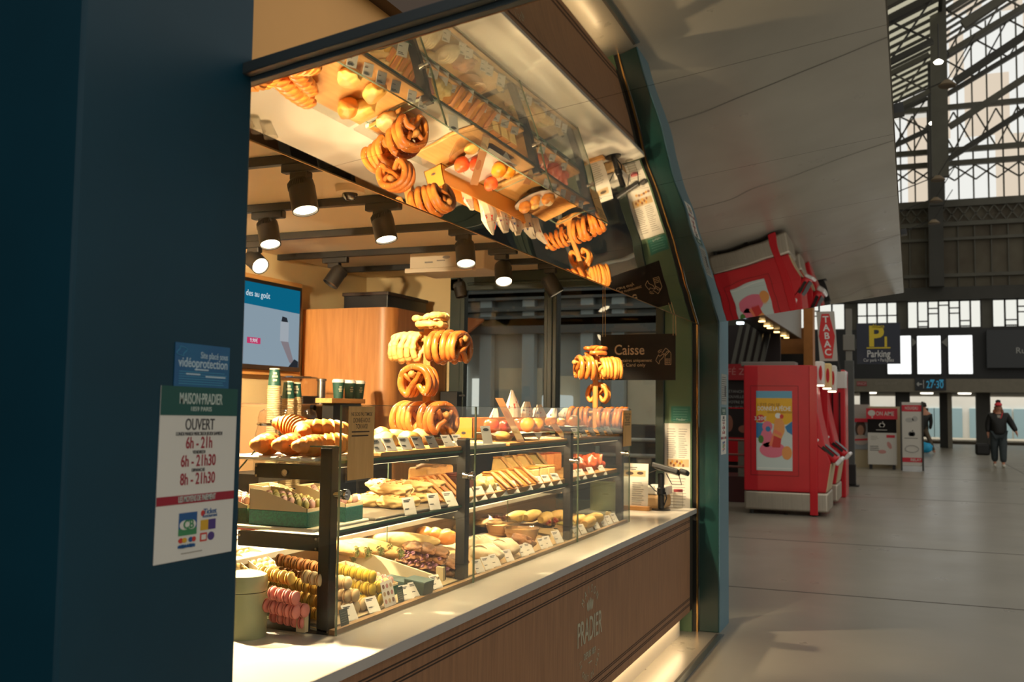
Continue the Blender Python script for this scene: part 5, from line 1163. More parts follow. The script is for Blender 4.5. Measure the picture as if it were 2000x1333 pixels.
# ================================================================ notices on the pillars
def on_front(px, py, Y): return at(px, py, 1, Y)
BAND = mat('crimson_band', (150, 20, 44), .5)
def hours_sign(F, w, h, label, full=True):
    t = thing('opening_hours_sign', label, 'sign', tuple(F.translation - Vector((0, 0, h))), group='opening hours signs')
    s_ = MB().box((-w, -h, 0), (w, h, .0012), F).build('sheet', WHITE, t)
    MB().plate(F, [(-w, h * .665), (w, h * .665), (w, h), (-w, h)], .0012, .0018).build('header', GREENINK, s_)
    b = MB(); b.m(0).plate(F, [(-w, -h * .355), (w, -h * .355), (w, -h * .255), (-w, -h * .255)], .0012, .0018); b.build('band', BAND, s_)
    hm = mat('header_print', (186, 200, 192), .6)
    k = w / .095
    text('MAISON·PRADIER', .026 * k, off(F, 0, h * .855), hm, s_, bold=.006, dz=.0022, fit=w * 1.12); text('1859 PARIS', .0105 * k, off(F, 0, h * .74), hm, s_, dz=.0022, fit=w * .54)
    text('OUVERT', .027 * k, off(F, 0, h * .555), INK, s_, bold=.004, dz=.0016, fit=w * .76)
    text('LUNDI MARDI MERCREDI JEUDI SAMEDI', .0085 * k, off(F, 0, h * .45), INK, s_, dz=.0016, fit=w * 1.2)
    text('6h - 21h', .027 * k, off(F, 0, h * .34), REDINK, s_, bold=.01, dz=.0016, fit=w * .68); text('VENDREDI', .008 * k, off(F, 0, h * .235), INK, s_, dz=.0016, fit=w * .32)
    text('6h - 21h30', .027 * k, off(F, 0, h * .13), REDINK, s_, bold=.01, dz=.0016, fit=w * .9); text('DIMANCHE', .008 * k, off(F, 0, h * .025), INK, s_, dz=.0016, fit=w * .34)
    text('8h - 21h30', .027 * k, off(F, 0, -h * .08), REDINK, s_, bold=.01, dz=.0016, fit=w * .9)
    text('LES MOYENS DE PAIEMENT', .014 * k, off(F, 0, -h * .305), hm, s_, bold=.006, dz=.0022, fit=w * .96)
    b = MB(); C_ = [mat('card_blue', (26, 84, 140), .5), mat('card_green', (58, 132, 84), .5), mat('card_gold', (206, 160, 40), .5), mat('card_violet', (70, 50, 120), .5), mat('card_red', (196, 50, 40), .5), WHITE]
    def R_(i, x0, y0, x1, y1, d=.0018): b.m(i).plate(F, [(x0 * w, y0 * h), (x1 * w, y0 * h), (x1 * w, y1 * h), (x0 * w, y1 * h)], .0012, d)
    R_(0, -.44, -.64, .02, -.46); R_(1, -.44, -.72, .02, -.64); R_(2, .12, -.69, .32, -.57); R_(3, .32, -.69, .52, -.57)
    b.m(5).disc(F, -.29 * w, -.60 * h, .13 * w, .055 * h, .0018, .0022, 20); b.m(5).disc(F, -.12 * w, -.60 * h, .11 * w, .055 * h, .0018, .0023, 20)
    b.m(4).disc(F, .17 * w, -.49 * h, .05 * w, .035 * h, .0012, .0018, 16); b.m(4).disc(F, -.37 * w, -.775 * h, .06 * w, .03 * h, .0012, .0018, 16); b.m(2).disc(F, -.28 * w, -.775 * h, .06 * w, .03 * h, .0012, .0019, 16)
    b.m(0).disc(F, -.12 * w, -.775 * h, .06 * w, .03 * h, .0012, .0018, 16); b.m(4).disc(F, -.04 * w, -.775 * h, .05 * w, .03 * h, .0012, .0019, 16); R_(0, -.44, -.86, .0, -.83); R_(4, .12, -.82, .30, -.72); R_(5, .15, -.80, .27, -.74, .0021); b.m(3).disc(F, .41 * w, -.77 * h, .09 * w, .05 * h, .0012, .0018, 18)
    b.build('payment_logos', C_, s_)
    ip = mat('card_blue', (26, 84, 140), .5)
    text('Ticket', .013 * k, off(F, .36 * w, -.475 * h), ip, s_, bold=.01, dz=.0016); text('Restaurant', .0085 * k, off(F, .36 * w, -.525 * h), ip, s_, dz=.0016)
    text('CB', .020 * k, off(F, -.20 * w, -.60 * h), mat('card_green', (58, 132, 84), .5), s_, bold=.02, dz=.0026); text('VISA VISA', .0085 * k, off(F, -.22 * w, -.845 * h), ip, s_, bold=.02, dz=.0024)
    lines(F, w, -h * .93, 1, .01, FAINT, s_, -.35, .35, .0015, d=.0014)
    return t
# left pillar: hours sign (tilted a touch) and the blue video notice above it
A = on_front(313, 757, PY0); B_ = on_front(463, 757, PY0); D_ = on_front(299, 1101, PY0); E_ = on_front(450, 1081, PY0)
cen = (A + B_ + D_ + E_) / 4; up = ((A + B_) / 2 - (D_ + E_) / 2); w = ((B_ - A).length + (E_ - D_).length) / 4; rt = (B_ - A) + (E_ - D_)
up = up - rt * (up.dot(rt) / rt.dot(rt))
F = frame(cen + Vector((0, -.0005, 0)), rt, up); hours_sign(F, w, up.length / 2, 'white opening hours sign with green header on the near teal pillar')
A = on_front(342, 667, PY0); B_ = on_front(448, 681, PY0); D_ = on_front(338, 757, PY0); E_ = on_front(445, 760, PY0)
cen = (A + B_ + D_ + E_) / 4; rt = (B_ - A) + (E_ - D_); up = (A + B_ - D_ - E_) / 2; up = up - rt * (up.dot(rt) / rt.dot(rt)); w = rt.length / 4; h = up.length / 2
F = frame(cen + Vector((0, -.0005, 0)), rt, up)
t = thing('video_surveillance_notice', 'small blue video protection notice above the near hours sign', 'notice', tuple(cen - Vector((0, 0, h))))
s_ = MB().box((-w, -h, 0), (w, h, .001), F).build('sheet', mat('notice_blue', (26, 112, 150), .5, col2=(34, 90, 140), scale=6), t)
PBm = mat('notice_print', (176, 200, 214), .6)
text('Site placé sous', .0165, off(F, w * .93, h * .50), PBm, s_, 'RIGHT', bold=.004, fit=w * 1.02); text('vidéoprotection', .0235, off(F, w * .93, h * .12), PBm, s_, 'RIGHT', bold=.012, fit=w * 1.8)
lines(F, w, -h * .30, 6, h * .11, mat('notice_fine_print', (70, 150, 186), .6), s_, -.85, .9, .0012); b = MB()
for x0, x1, y in ((-.3, .2, -.20), (-.6, -.1, -.42), (.1, .85, -.50)): b.plate(F, [(w * x0, h * y), (w * x1, h * y), (w * x1, h * (y + .07)), (w * x0, h * (y + .07))], .001, .0018)
b.build('redacted_line', PBm, s_); b = MB(); b.tube([F @ Vector((-w * .78 + .010 * math.cos(a) + .004 * math.sin(3 * a), h * .62 + .008 * math.sin(a), .0015)) for a in [2 * PI * i / 20 for i in range(20)]], .0006, 5, True); b.build('camera_pictogram', mat('notice_fine_print', (70, 150, 186), .6), s_)
# right post street face
YF = 1.228
def post_sheet(p0, p1, name, label, m, cat='notice'):
    a = at(p0[0], p0[1], 1, YF); c = at(p1[0], p1[1], 1, YF); F = frame(((a.x + c.x) / 2, YF, (a.z + c.z) / 2), (1, 0, 0), (0, 0, 1)); return F, (c.x - a.x) / 2, (a.z - c.z) / 2
F, w, h = post_sheet((1403, 818), (1413, 891), 0, 0, 0); h = .165; w = .10; F = frame((6.955, YF, 1.37), (1, 0, 0), (0, 0, 1)); hours_sign(F, w, h, 'opening hours sign seen almost edge-on on the far blue-grey post')
F = frame((6.98, YF, 1.66), (1, 0, 0), (0, 0, 1)); t = thing('paper_notices', 'pale paper notices seen edge-on above the far hours sign', 'notice', (6.98, YF, 1.55)); s_ = MB().box((-.11, -.105, 0), (.10, .11, .0012), F).build('sheet', mat('notice_grey', (150, 152, 146), .6), t)
lines(F, .1, .085, 12, .015, INK, s_, -.9, .9, .004); b = MB(); b.plate(F, [(.02, -.05), (.07, -.05), (.07, .03), (.02, .03)], .0012, .002); b.build('dark_block', INK, s_)

# ================================================================ red vending machines
REDM = mat('red_machine_paint', (196, 27, 38), .38, var=.05, scale=4); RED2 = mat('red_gloss', (200, 30, 40), .25)
SKIRT = mat('brushed_skirt', (196, 186, 170), .38, .9, var=.1, scale=3, stretch=(1, 40, 1))
def vending(X, Yl, Yr, H, label, poster):
    t = thing('drinks_machine', label, 'vending machine', (X + .5, (Yl + Yr) / 2, 0), group='red vending machines')
    D = .95; o = .10
    body = MB().box((X, Yr, .34), (X + D, Yl, H)).build('cabinet', REDM, t, bevel=.012)
    b = MB(); b.box((X + .01, Yr - .20, .06), (X + D, Yl - .0, .34)); b.build('steel_skirt', SKIRT, t, bevel=.03, seg=3)
    b = MB(); b.box((X - .012, Yr - .06, .02), (X + .05, Yr + .05, H - .01)); b.build('corner_strip', RED2, t, bevel=.008)
    b = MB(); b.prism([(X + .02, Yr - .0, .34), (X + .02, Yr - .17, .34), (X + .02, Yr - .24, .78), (X + .02, Yr - .16, 1.02), (X + .02, Yr - .06, 1.5), (X + .02, Yr, H - .15)], (D - .04, 0, 0)); b.build('front_fairing', REDM, t, bevel=.02, seg=3)
    for e in (0,): 
        b = MB(); b.prism([(X + .03, Yr - .185, .36), (X + .03, Yr - .25, .76), (X + .03, Yr - .235, .76), (X + .03, Yr - .17, .36)], (D - .06, 0, 0)); b.build('cream_front_panel', mat('cream_kick', (196, 176, 140), .5), t)
    M = Matrix.Translation((X + .24, Yr - .20, .95)) @ Matrix.Rotation(math.radians(40), 4, 'X')
    MB().box((-.22, -.20, -.10), (.22, .21, .03), M).build('touch_console', RED2, t, bevel=.06, seg=4)
    for lo_, hi_ in (((-.235, -.245, -.085), (.235, -.185, .045)), ((-.232, .18, -.03), (.232, .222, .045))): MB().box(lo_, hi_, M).build('white_rim', mat('white_gloss', (224, 224, 222), .15), t, bevel=.022, seg=3)
    b = MB(); b.box((-.20, -.15, .031), (.18, .12, .036), M); b.box((-.2235, -.11, -.03), (-.2195, .09, .015), M); b.build('console_screen', BLACKP, t)
    MB().box((X + .32, Yr - .03, 1.0), (X + .42, Yr + .01, H - .12)).build('steel_column', STEEL, t)
    b = MB(); b.lathe([(0, 0), (.03, 0), (.03, .01), (0, .02)], 12, Matrix.Translation((X + .1, Yr + .4, 0))); 
    for y in (Yl - .1, Yr): b.cyl((X + .08, y, 0), (X + .08, y, .06), .03, n=10); b.cyl((X + D - .08, y, 0), (X + D - .08, y, .06), .03, n=10)
    b.build('foot', BLACK, t)
    F = frame((X - .0005, (Yl + Yr) / 2, H * .62), (0, -1, 0), (0, 0, 1))
    if poster: return t, F, body
    return t, F, body
MX = 14.72; Yl = at(1453, 860, 0, MX).y; Yr = at(1588, 860, 0, MX).y; MH = at(1500, 714, 0, MX).z
t, F, body = vending(MX, Yl, Yr, MH, 'nearest red vending machine with a summer drink poster on its side', True)
p0 = at(1477, 764, 0, MX); p1 = at(1548, 921, 0, MX); q0 = at(1466, 752, 0, MX); q1 = at(1560, 929, 0, MX)
F = frame((MX - .001, (p0.y + p1.y) / 2, (p0.z + p1.z) / 2), (0, -1, 0), (0, 0, 1)); w = (p0.y - p1.y) / 2; h = (p0.z - p1.z) / 2
b = MB(); ww = (q0.y - q1.y) / 2; hh = (q0.z - q1.z) / 2
for s in (-1, 1): b.plate(F, [(s * ww, -hh), (s * ww + .006, -hh), (s * ww + .006, hh), (s * ww, hh)], 0, .003); b.plate(F, [(-ww, s * hh), (ww, s * hh), (ww, s * hh + .006), (-ww, s * hh + .006)], 0, .003)
b.build('door_seam', mat('dark_red_seam', (120, 16, 24), .5), t)
po = MB().box((-w, -h, .0), (w, h, .006), F).build('poster', mat('poster_ice', (196, 208, 206), .35), t)
PCOL = [mat('p_sky', (96, 158, 186), .4), mat('p_yellow', (226, 170, 24), .4), mat('p_blue', (30, 116, 170), .4), mat('p_pink', (222, 110, 136), .4), mat('p_salmon', (232, 120, 90), .4), mat('p_orange', (226, 150, 80), .4), mat('p_red', (200, 44, 44), .4), mat('p_leaf', (66, 120, 44), .4), mat('p_white', (226, 228, 224), .4), mat('p_straw', (214, 180, 120), .4)]
b = MB()
def Q(i, pts, d): b.m(i).plate(F, [(x * w, y * h) for x, y in pts], .006, d)
def E2(i, cx, cy, rx, ry, d, rot=0): b.m(i).disc(F, cx * w, cy * h, rx * w, ry * h, .006, d, 28, rot)
Q(0, [(-1, .82), (1, .82), (1, 1), (-1, 1)], .0075); Q(1, [(-1, .20), (-.4, .22), (.2, .14), (.7, .16), (1, .24), (1, .82), (-1, .82)], .0075)
Q(2, [(-1, -.18), (-.6, -.22), (-.4, 0), (-.1, .16), (-1, .20)], .008); Q(2, [(.6, .1), (1, .24), (1, -.1), (.72, -.02)], .008)
E2(3, -.1, -.48, .72, .20, .0085); E2(3, -.42, -.18, .34, .24, .0085); E2(3, -.38, .10, .28, .14, .0088); E2(2, -.34, .04, .14, .07, .0092); E2(5, .70, -.55, .28, .17, .0090)
Q(5, [(-.02, .08), (.02, .24), (.22, .36), (.42, .32), (.58, .16), (.58, -.02), (.40, -.20), (-.02, -.12)], .0096); Q(6, [(-.02, -.12), (.40, -.20), (.34, -.42), (-.10, -.42), (-.16, -.34)], .0096); Q(4, [(-.30, -.36), (-.12, -.14), (-.02, .04), (-.04, -.20), (-.14, -.40)], .0098); Q(4, [(.0, .04), (.42, -.06), (.40, -.14), (.0, -.06)], .0102)
E2(8, .22, .38, .16, .07, .0100); E2(6, .42, .36, .11, .055, .0104); E2(7, -.74, -.22, .15, .10, .0095); E2(6, -.76, .30, .24, .10, .0095)
Q(8, [(-.95, -.95), (.95, -.95), (.95, -.93), (-.95, -.93)], .008)
b.build('poster_picture', PCOL, po)
pw = mat('p_white', (226, 228, 224), .4)
text('DONNE LA PÊCHE', .088, off(F, 0, h * .55), pw, po, bold=.012, dz=.010, fit=w * 1.84); text("L'ÉTÉ ON SE", .06, off(F, -w * .3, h * .645), mat('p_brown', (140, 90, 20), .5), po, dz=.010); text('SANS MODÉRATION', .04, off(F, w * .35, h * .46), mat('p_brown', (140, 90, 20), .5), po, dz=.010); text('3,20€', .075, off(F, -w * .76, h * .30), pw, po, bold=.01, dz=.012)
# illuminated white and cream brand blades above the console
for k, (px, m) in enumerate(((1601, 0), (1615, 1), (1625, 0))):
    X = 14.95 + .45 * k; a = at(px - 10, 706 + 4 * k, 0, X); c = at(px + 8, 752 + 6 * k, 0, X)
    col = (mat('blade_white', (224, 222, 216), .3), mat('blade_cream', (236, 206, 140), .3))[m]
    o = MB().box((X, c.y, c.z), (X + .28, a.y, a.z)).build('brand_blade', col, t, bevel=.02, seg=3)
    F = frame((X - .001, (a.y + c.y) / 2 - .02, (a.z + c.z) / 2), (0, -1, 0), (0, 0, 1)); b = MB(); b.disc(F, 0, 0, .025, .11, 0, .002); b.build('red_emblem', RED2, o)
    MB().box((X + .02, c.y + .01, c.z - .02), (X + .2, a.y - .01, c.z)).build('lamp_strip', emis('blade_lamp', (255, 240, 210), 3), o)
vending(16.6, at(1602, 860, 0, 16.6).y + .75, at(1610, 860, 0, 16.6).y, 2.02, 'second red vending machine standing behind the nearest one', False)
X = 16.6; a = at(1620, 713, 0, 18.2); c = at(1655, 950, 0, 18.2)
t = thing('red_kiosk_frame', 'tall red framed kiosk behind the vending machines, left of the sign pole', 'kiosk', (18.5, (a.y + c.y) / 2, 0))
MB().box((18.2, c.y + .02, 0), (19.0, a.y + .5, 2.25)).build('body', RED2, t, bevel=.02); MB().box((18.18, c.y + .01, 1.92), (18.6, c.y + .26, 2.22)).build('light_box', mat('blade_white', (224, 222, 216), .3), t, bevel=.01)
b = MB()
for y in (.10, .22): b.box((18.17, c.y + y, .3), (18.20, c.y + y + .03, 1.85))
b.build('glass_strip', mat('dark_glass', (60, 24, 26), .1), t)
# grey box on top of the near machine
a = at(1448, 706, 0, 15.0); c = at(1553, 714, 0, 15.0)
t = thing('grey_roof_box', 'flat grey box lying on top of the nearest vending machine', 'box', (15.1, (a.y + c.y) / 2, MH)); MB().box((14.95, c.y, MH + .001), (15.4, a.y, MH + .065)).build('casing', mat('grey_casing', (120, 120, 112), .5), t, bevel=.008)
# ================================================================ red newsstand behind the post
t = thing('newsstand', 'red and black newsstand front with a railing behind the far post', 'shop', (18.6, 3.2, 0))
NX = 18.6; y0 = 2.1; y1 = 4.6; zt = at(1430, 712, 0, NX).z
MB().box((NX, y0, 0), (NX + .3, y1, zt - .28)).build('black_panel', mat('news_black', (40, 30, 30), .4), t); MB().box((NX - .1, y0, zt - .30), (NX + .3, y1, zt)).build('red_fascia', mat('news_red', (160, 30, 38), .4), t); MB().box((NX - .03, y0, .55), (NX, y1, 1.0)).build('red_panel', RED2, t)
F = frame((NX - .002, at(1440, 830, 0, NX).y, at(1440, 830, 0, NX).z), (0, -1, 0), (0, 0, 1)); b = MB()
for e in (-1, 1): b.plate(F, [(-.3, e * .30), (.3, e * .30), (.3, e * .30 + .02), (-.3, e * .30 + .02)], 0, .004); b.plate(F, [(e * .28, -.30), (e * .28 + .02, -.30), (e * .28 + .02, .30), (e * .28, .30)], 0, .004)
b.build('poster_frame', RED2, t); b = MB(); b.disc(F, -.16, .02, .08, .16, 0, .004); b.disc(F, .12, -.08, .10, .07, 0, .004); b.build('poster_figures', mat('news_flesh', (150, 96, 76), .5), t)
for k, s in enumerate(('ÉTANCHEZ', 'NOUVELLES ET', 'VOTRE SOIF', 'DE LECTURE')): text(s, .07, off(F, .02, .62 - k * .10), mat('notice_grey', (150, 152, 146), .6), t, dz=.003)
text('CAFÉ ZEN', .17, frame((NX - .101, at(1438, 725, 0, NX).y, zt - .15), (0, -1, 0), (0, 0, 1)), mat('news_letter', (190, 120, 116), .5), t)
b = MB(); 
for z in (1.02, .78, .58): b.cyl((16.3, 2.45, z), (16.9, y1, z), .018, n=8)
b.build('rail', mat('rail_red_steel', (150, 96, 92), .3, .6), t); b = MB(); b.bar((16.45, 2.60, 0), (16.45, 2.60, 1.0), .07, .12); b.build('rail_post', STEEL, t); MB().box((16.4, 2.45, 0), (17.4, y1, .42)).build('plinth', mat('maroon_plinth', (82, 44, 44), .5), t)
# ================================================================ neighbouring kiosk with downlights
t = thing('neighbour_kiosk', 'kiosk beyond with a raised steel flap, downlights and an orange pillar', 'kiosk', (22, 3.0, 0))
K = 22.5
def kp(px, py, X=K): return at(px, py, 0, X)
a = kp(1569, 600); c = kp(1588, 715); MB().box((K, c.y, 0), (K + .5, a.y, 4.2)).build('orange_pillar', mat('orange_wood', (176, 112, 44), .5, var=.1), t); a = kp(1500, 664); MB().box((K + .5, a.y - .9, 2.2), (K + .8, a.y + 1.0, 3.4)).build('orange_wall', mat('orange_wood', (176, 112, 44), .5, var=.1), t); a = kp(1506, 690); c = kp(1566, 716); MB().box((K + .40, c.y, 1.5), (K + .49, a.y, a.z)).build('black_sign', BLACKP, t)
A1 = kp(1420, 600, 15.8); A2 = kp(1565, 663, K); lo = kp(1500, 664, K)
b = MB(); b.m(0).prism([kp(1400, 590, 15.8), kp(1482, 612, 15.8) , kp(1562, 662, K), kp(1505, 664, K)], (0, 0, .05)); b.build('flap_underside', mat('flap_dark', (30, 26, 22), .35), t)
b = MB(); b.prism([kp(1482, 612, 15.8), kp(1562, 662, K), kp(1562, 662, K) + Vector((0, 0, 1.1)), kp(1482, 612, 15.8) + Vector((0, 0, .8))], (0, -.04, 0)); b.build('steel_flap', mat('satin_steel', (170, 166, 158), .45, .6), t)
dl = emis('downlight_warm', (255, 206, 130), 5); b = MB()
for px, py, u in ((1488, 627, .2), (1498, 636, .35), (1504, 640, .42), (1517, 648, .55), (1530, 655, .75), (1536, 659, .85)):
    X = 15.8 + (K - 15.8) * u; p = kp(px, py, X); b.lathe([(0, 0), (.055, 0), (.055, .02), (0, .02)], 14, Matrix.Translation(p - Vector((0, 0, .02))))
b.build('downlight', dl, t)
b = MB()
for k in range(5): b.bar(kp(1432 + 14 * k, 712, 20), kp(1450 + 14 * k, 630, 20.5), .08, .04)
b.build('leaning_panel', mat('dark_panel', (66, 64, 62), .3), t); MB().box((20.8, 2.5, 0), (20.9, 6.5, 3.3)).build('dark_interior', mat('news_black', (40, 30, 30), .4), t)
p = kp(1445, 631, 18); b = MB(); b.box((18, p.y - .06, p.z - .02), (18.1, p.y + .06, p.z + .02)); b.build('white_downlight', emis('downlight_white', (226, 246, 255), 5), t)
# tobacco sign on its bracket
X = 17.0; F = frame(at(1615, 657, 0, X), (0, -1, 0), (-.0, .06, 1)); w = (at(1598, 657, 0, X).y - at(1633, 657, 0, X).y) / 2; h = (at(1615, 609, 0, X).z - at(1615, 706, 0, X).z) / 2
t = thing('tobacco_sign', 'tall white sign with a red lozenge reading TABAC', 'sign', tuple(F.translation - Vector((0, 0, h)))); s_ = MB().box((-w, -h, -.06), (w, h, 0), F).build('light_box', mat('tabac_white', (186, 182, 172), .5), t)
MB().plate(F, [(-.42 * w, .9 * h), (.42 * w, .9 * h), (.9 * w, 0), (.42 * w, -.9 * h), (-.42 * w, -.9 * h), (-.9 * w, 0)], 0, .006).build('lozenge', mat('tabac_red', (206, 26, 24), .4), s_)
for k, ch in enumerate('TABAC'): text(ch, .155, off(F, 0, (.66 - .33 * k) * h), pw, s_, bold=.02, dz=.009)
b = MB(); b.bar(F @ Vector((w, -h * .8, -.03)), F @ Vector((w + .02, -h * 1.4, -.03)), .03, .03); b.bar(F @ Vector((w + .02, -h * 1.4, -.03)), F @ Vector((0, -h * 1.4, .9)), .03, .03); b.build('bracket', BLACK, t)
# sign pole with the parking panel
X = 21.1; pb = at(1661, 950, 2, 0); PXp, PYp = pb.x, pb.y; GREYP = mat('pole_dark_grey', (78, 80, 78), .5, var=.05)
t = thing('sign_pole', 'dark grey steel pole standing beside the vending machines', 'pole', (PXp, PYp, 0))
zc = at(1661, 705, 0, PXp).z; zt = at(1661, 604, 0, PXp).z; r = .09
MB().box((PXp - r, PYp - r, .0), (PXp + r, PYp + r, zc)).build('pole', GREYP, t, bevel=.01); MB().box((PXp - .065, PYp - .06, zc), (PXp + .065, PYp + .06, zt)).build('upper_tube', mat('pole_light_grey', (128, 126, 118), .5), t); z = at(1661, 670, 0, PXp).z; MB().box((PXp - .11, PYp - .11, z - .16), (PXp + .11, PYp + .11, z + .16)).build('junction_box', mat('pole_light_grey', (128, 126, 118), .5), t, bevel=.01)
MB().box((PXp - .11, PYp - .11, .03), (PXp + .11, PYp + .11, .44)).build('black_sleeve', BLACK, t, bevel=.01); MB().box((PXp - .17, PYp - .17, 0), (PXp + .17, PYp + .17, .025)).build('base_plate', BLACK, t)
a = at(1673, 632, 0, X); c = at(1759, 711, 0, X); w = (a.y - c.y) / 2; h = (a.z - c.z) / 2; F = frame((X, (a.y + c.y) / 2, (a.z + c.z) / 2), (0, -1, 0), (0, 0, 1))
t = thing('parking_sign', 'dark navy parking direction sign with a yellow P1 mounted on the pole', 'sign', (X, (a.y + c.y) / 2, c.z)); s_ = MB().box((-w, -h, -.04), (w, h, 0), F).build('panel', mat('sign_navy', (22, 32, 52), .4), t); YL = mat('sign_yellow', (214, 190, 40), .5); SW2 = mat('sign_white', (206, 208, 206), .5)
MB().box((-w - .10, -.1, -.05), (-w, .1, -.02), F).build('bracket', GREYP, t)
text('Alsace', .12, off(F, 0, h * .83), YL, s_, dz=.002, fit=w * .56); text('P', .58, off(F, -w * .12, h * .30), YL, s_, bold=.03, dz=.002); text('1', .28, off(F, w * .34, h * .05), YL, s_, bold=.03, dz=.002); text('Parking', .20, off(F, 0, -h * .52), SW2, s_, bold=.01, dz=.002, fit=w * 1.06); text('Car park • Parkplatz', .095, off(F, 0, -h * .82), SW2, s_, dz=.002, fit=w * 1.4); MB().plate(F, [(-w * .55, -h * .25), (w * .55, -h * .25), (w * .55, -h * .19), (-w * .55, -h * .19)], 0, .004).build('underline', YL, s_)
# ================================================================ shop boards at the far stand
def standing(X, p0, p1, name, label, cat, m, th=.15):
    a = at(p0[0], p0[1], 0, X); c = at(p1[0], p1[1], 0, X); w = (a.y - c.y) / 2; h = a.z - .12; F = frame((X, (a.y + c.y) / 2, .12), (0, -1, 0), (0, 0, 1)); t = thing(name, label, cat, (X, (a.y + c.y) / 2, 0)); return t, F, w, h, MB().box((-w, 0, -th), (w, h, 0), F).build('panel', m, t, bevel=.01)
RB = mat('board_red', (206, 38, 56), .45); BWH = mat('board_white', (206, 202, 194), .5)
def apple_logo(F, s, m, par):
    b = MB(); b.disc(F, -s * .28, 0, s * .46, s * .55, 0, .004, 20, .15); b.disc(F, s * .28, 0, s * .46, s * .55, 0, .004, 20, -.15); b.disc(F, 0, -s * .05, s * .5, s * .42, 0, .004); b.plate(F, [(0, s * .55), (s * .1, s * .9), (s * .34, s * 1.0), (s * .28, s * .72)], 0, .004); return b.build('fruit_emblem', m, par)
X = 27.6
t, F, w, h, s_ = standing(X, (1694, 802), (1752, 914), 'advert_board', 'red headed advert board reading ON AIME with a black panel', 'advert board', BWH)
def rect(F, w, h, x0, y0, x1, y1, d, m, par, name='print_panel', d0=0): return MB().plate(F, [(x0 * w, y0 * h), (x1 * w, y0 * h), (x1 * w, y1 * h), (x0 * w, y1 * h)], d0, d).build(name, m, par)
rect(F, w, h, -1.08, .84, 1.08, 1.04, .05, RB, t, 'red_header', -.17); rect(F, w, h, -1, .59, 1, .84, .004, SGN, s_)
text('ON AIME', .155, off(F, w * .22, h * .94), BWH, t, bold=.012, dz=.053, fit=w * 1.24); b = MB(); b.disc(F, -w * .70, h * .95, .09, .08, .05, .054); b.plate(F, [(-w * .72, h * .86), (-w * .60, h * .86), (-w * .66, h * .92)], .05, .054); b.build('speech_mark', BWH, t)
apple_logo(off(F @ Matrix.Translation((0, 0, .004)), 0, h * .73), .10, BWH, s_); lines(F, w, h * .635, 1, .02, BWH, s_, -.4, .4, .015, d=.006)
rect(F, w, h, .3, .50, .88, .55, .004, RB, s_); lines(F, w, h * .52, 4, .03, FAINT, s_, -.8, -.2, .008); lines(F, w, h * .33, 3, .05, INK, s_, -.85, -.2, .018); b = MB(); b.disc(F, 0, h * .24, .10, .05, 0, .004); b.disc(F, w * .5, h * .36, .05, .10, 0, .004, 16, .4); b.build('picture', mat('rose_print', (196, 140, 134), .6), s_)
b = MB()
for e in (-1, 1): b.box((e * w * .8 - .04, -.12, -.12), (e * w * .8 + .04, 0, -.02), F)
b.build('foot', BLACK, t)
t, F, w, h, s_ = standing(27.45, (1759, 786), (1803, 918), 'advert_board', 'tall narrow white advert board reading NOUVEAU with red bands', 'advert board', BWH, .10)
rect(F, w, h, -1, .855, 1, .955, .004, RB, s_); rect(F, w, h, -1, .06, 1, .13, .004, RB, s_); text('NOUVEAU', .12, off(F, 0, h * .905), BWH, s_, bold=.01, dz=.006, fit=w * 1.2); text('RELAY', .09, off(F, w * .35, h * .095), BWH, s_, bold=.02, dz=.006); apple_logo(off(F, 0, h * .50), .11, INK, s_); lines(F, w, h * .43, 1, .02, INK, s_, -.7, .7, .014)
b = MB(); b.tube([F @ Vector((.16 * math.cos(a), h * .27 + .09 * math.sin(a), .006)) for a in [2 * PI * i / 24 for i in range(24)]], .012, 6, True); b.m(0).disc(F, -.05, h * .72, .10, .06, 0, .004); b.m(0).disc(F, .08, h * .74, .07, .07, 0, .004); b.build('picture', mat('pale_grey_print', (176, 174, 170), .6), s_)
b = MB()
for e in (-1, 1): b.box((e * w - .02, -.12, -.12), (e * w + .025, h + .02, .02), F)
b.build('dark_side_frame', mat('board_edge', (60, 58, 54), .5), t)
a = at(1645, 790, 0, 28.2); c = at(1697, 915, 0, 28.2)
t = thing('shop_stand', 'cream shop stand with a portrait poster behind the sign pole', 'shop stand', (28.5, (a.y + c.y) / 2, 0)); MB().box((28.2, at(1759, 850, 0, 28.2).y, 0), (28.9, a.y + .6, a.z - .05)).build('body', mat('stand_cream', (188, 172, 140), .6), t); MB().box((28.15, c.y, a.z - .38), (28.9, a.y + .6, a.z)).build('fascia', mat('stand_pale', (170, 160, 152), .5), t); MB().box((28.14, c.y, a.z - .48), (28.9, a.y + .6, a.z - .38)).build('red_band', RB, t)
F = frame((28.19, at(1681, 850, 0, 28.2).y, at(1681, 848, 0, 28.2).z), (0, -1, 0), (0, 0, 1)); s_ = MB().box((-.28, -.42, 0), (.28, .42, .006), F).build('portrait_poster', mat('poster_grey', (150, 156, 162), .5), t); b = MB(); b.m(0).disc(F, 0, .14, .14, .24, .006, .01); b.m(1).disc(F, 0, .10, .085, .14, .01, .014); b.m(2).disc(F, 0, -.16, .2, .14, .01, .013); b.m(3).plate(F, [(-.26, -.2), (.26, -.16), (.26, -.11), (-.26, -.15)], .013, .017); b.build('portrait', [mat('hair_brown', (70, 48, 36), .6), mat('print_skin', (176, 130, 104), .6), mat('print_pale', (190, 176, 168), .6), RB], s_)
b = MB(); b.box((28.1, c.y - .6, .08), (28.2, c.y - .5, .30)); b.build('foot', BLACK, t)
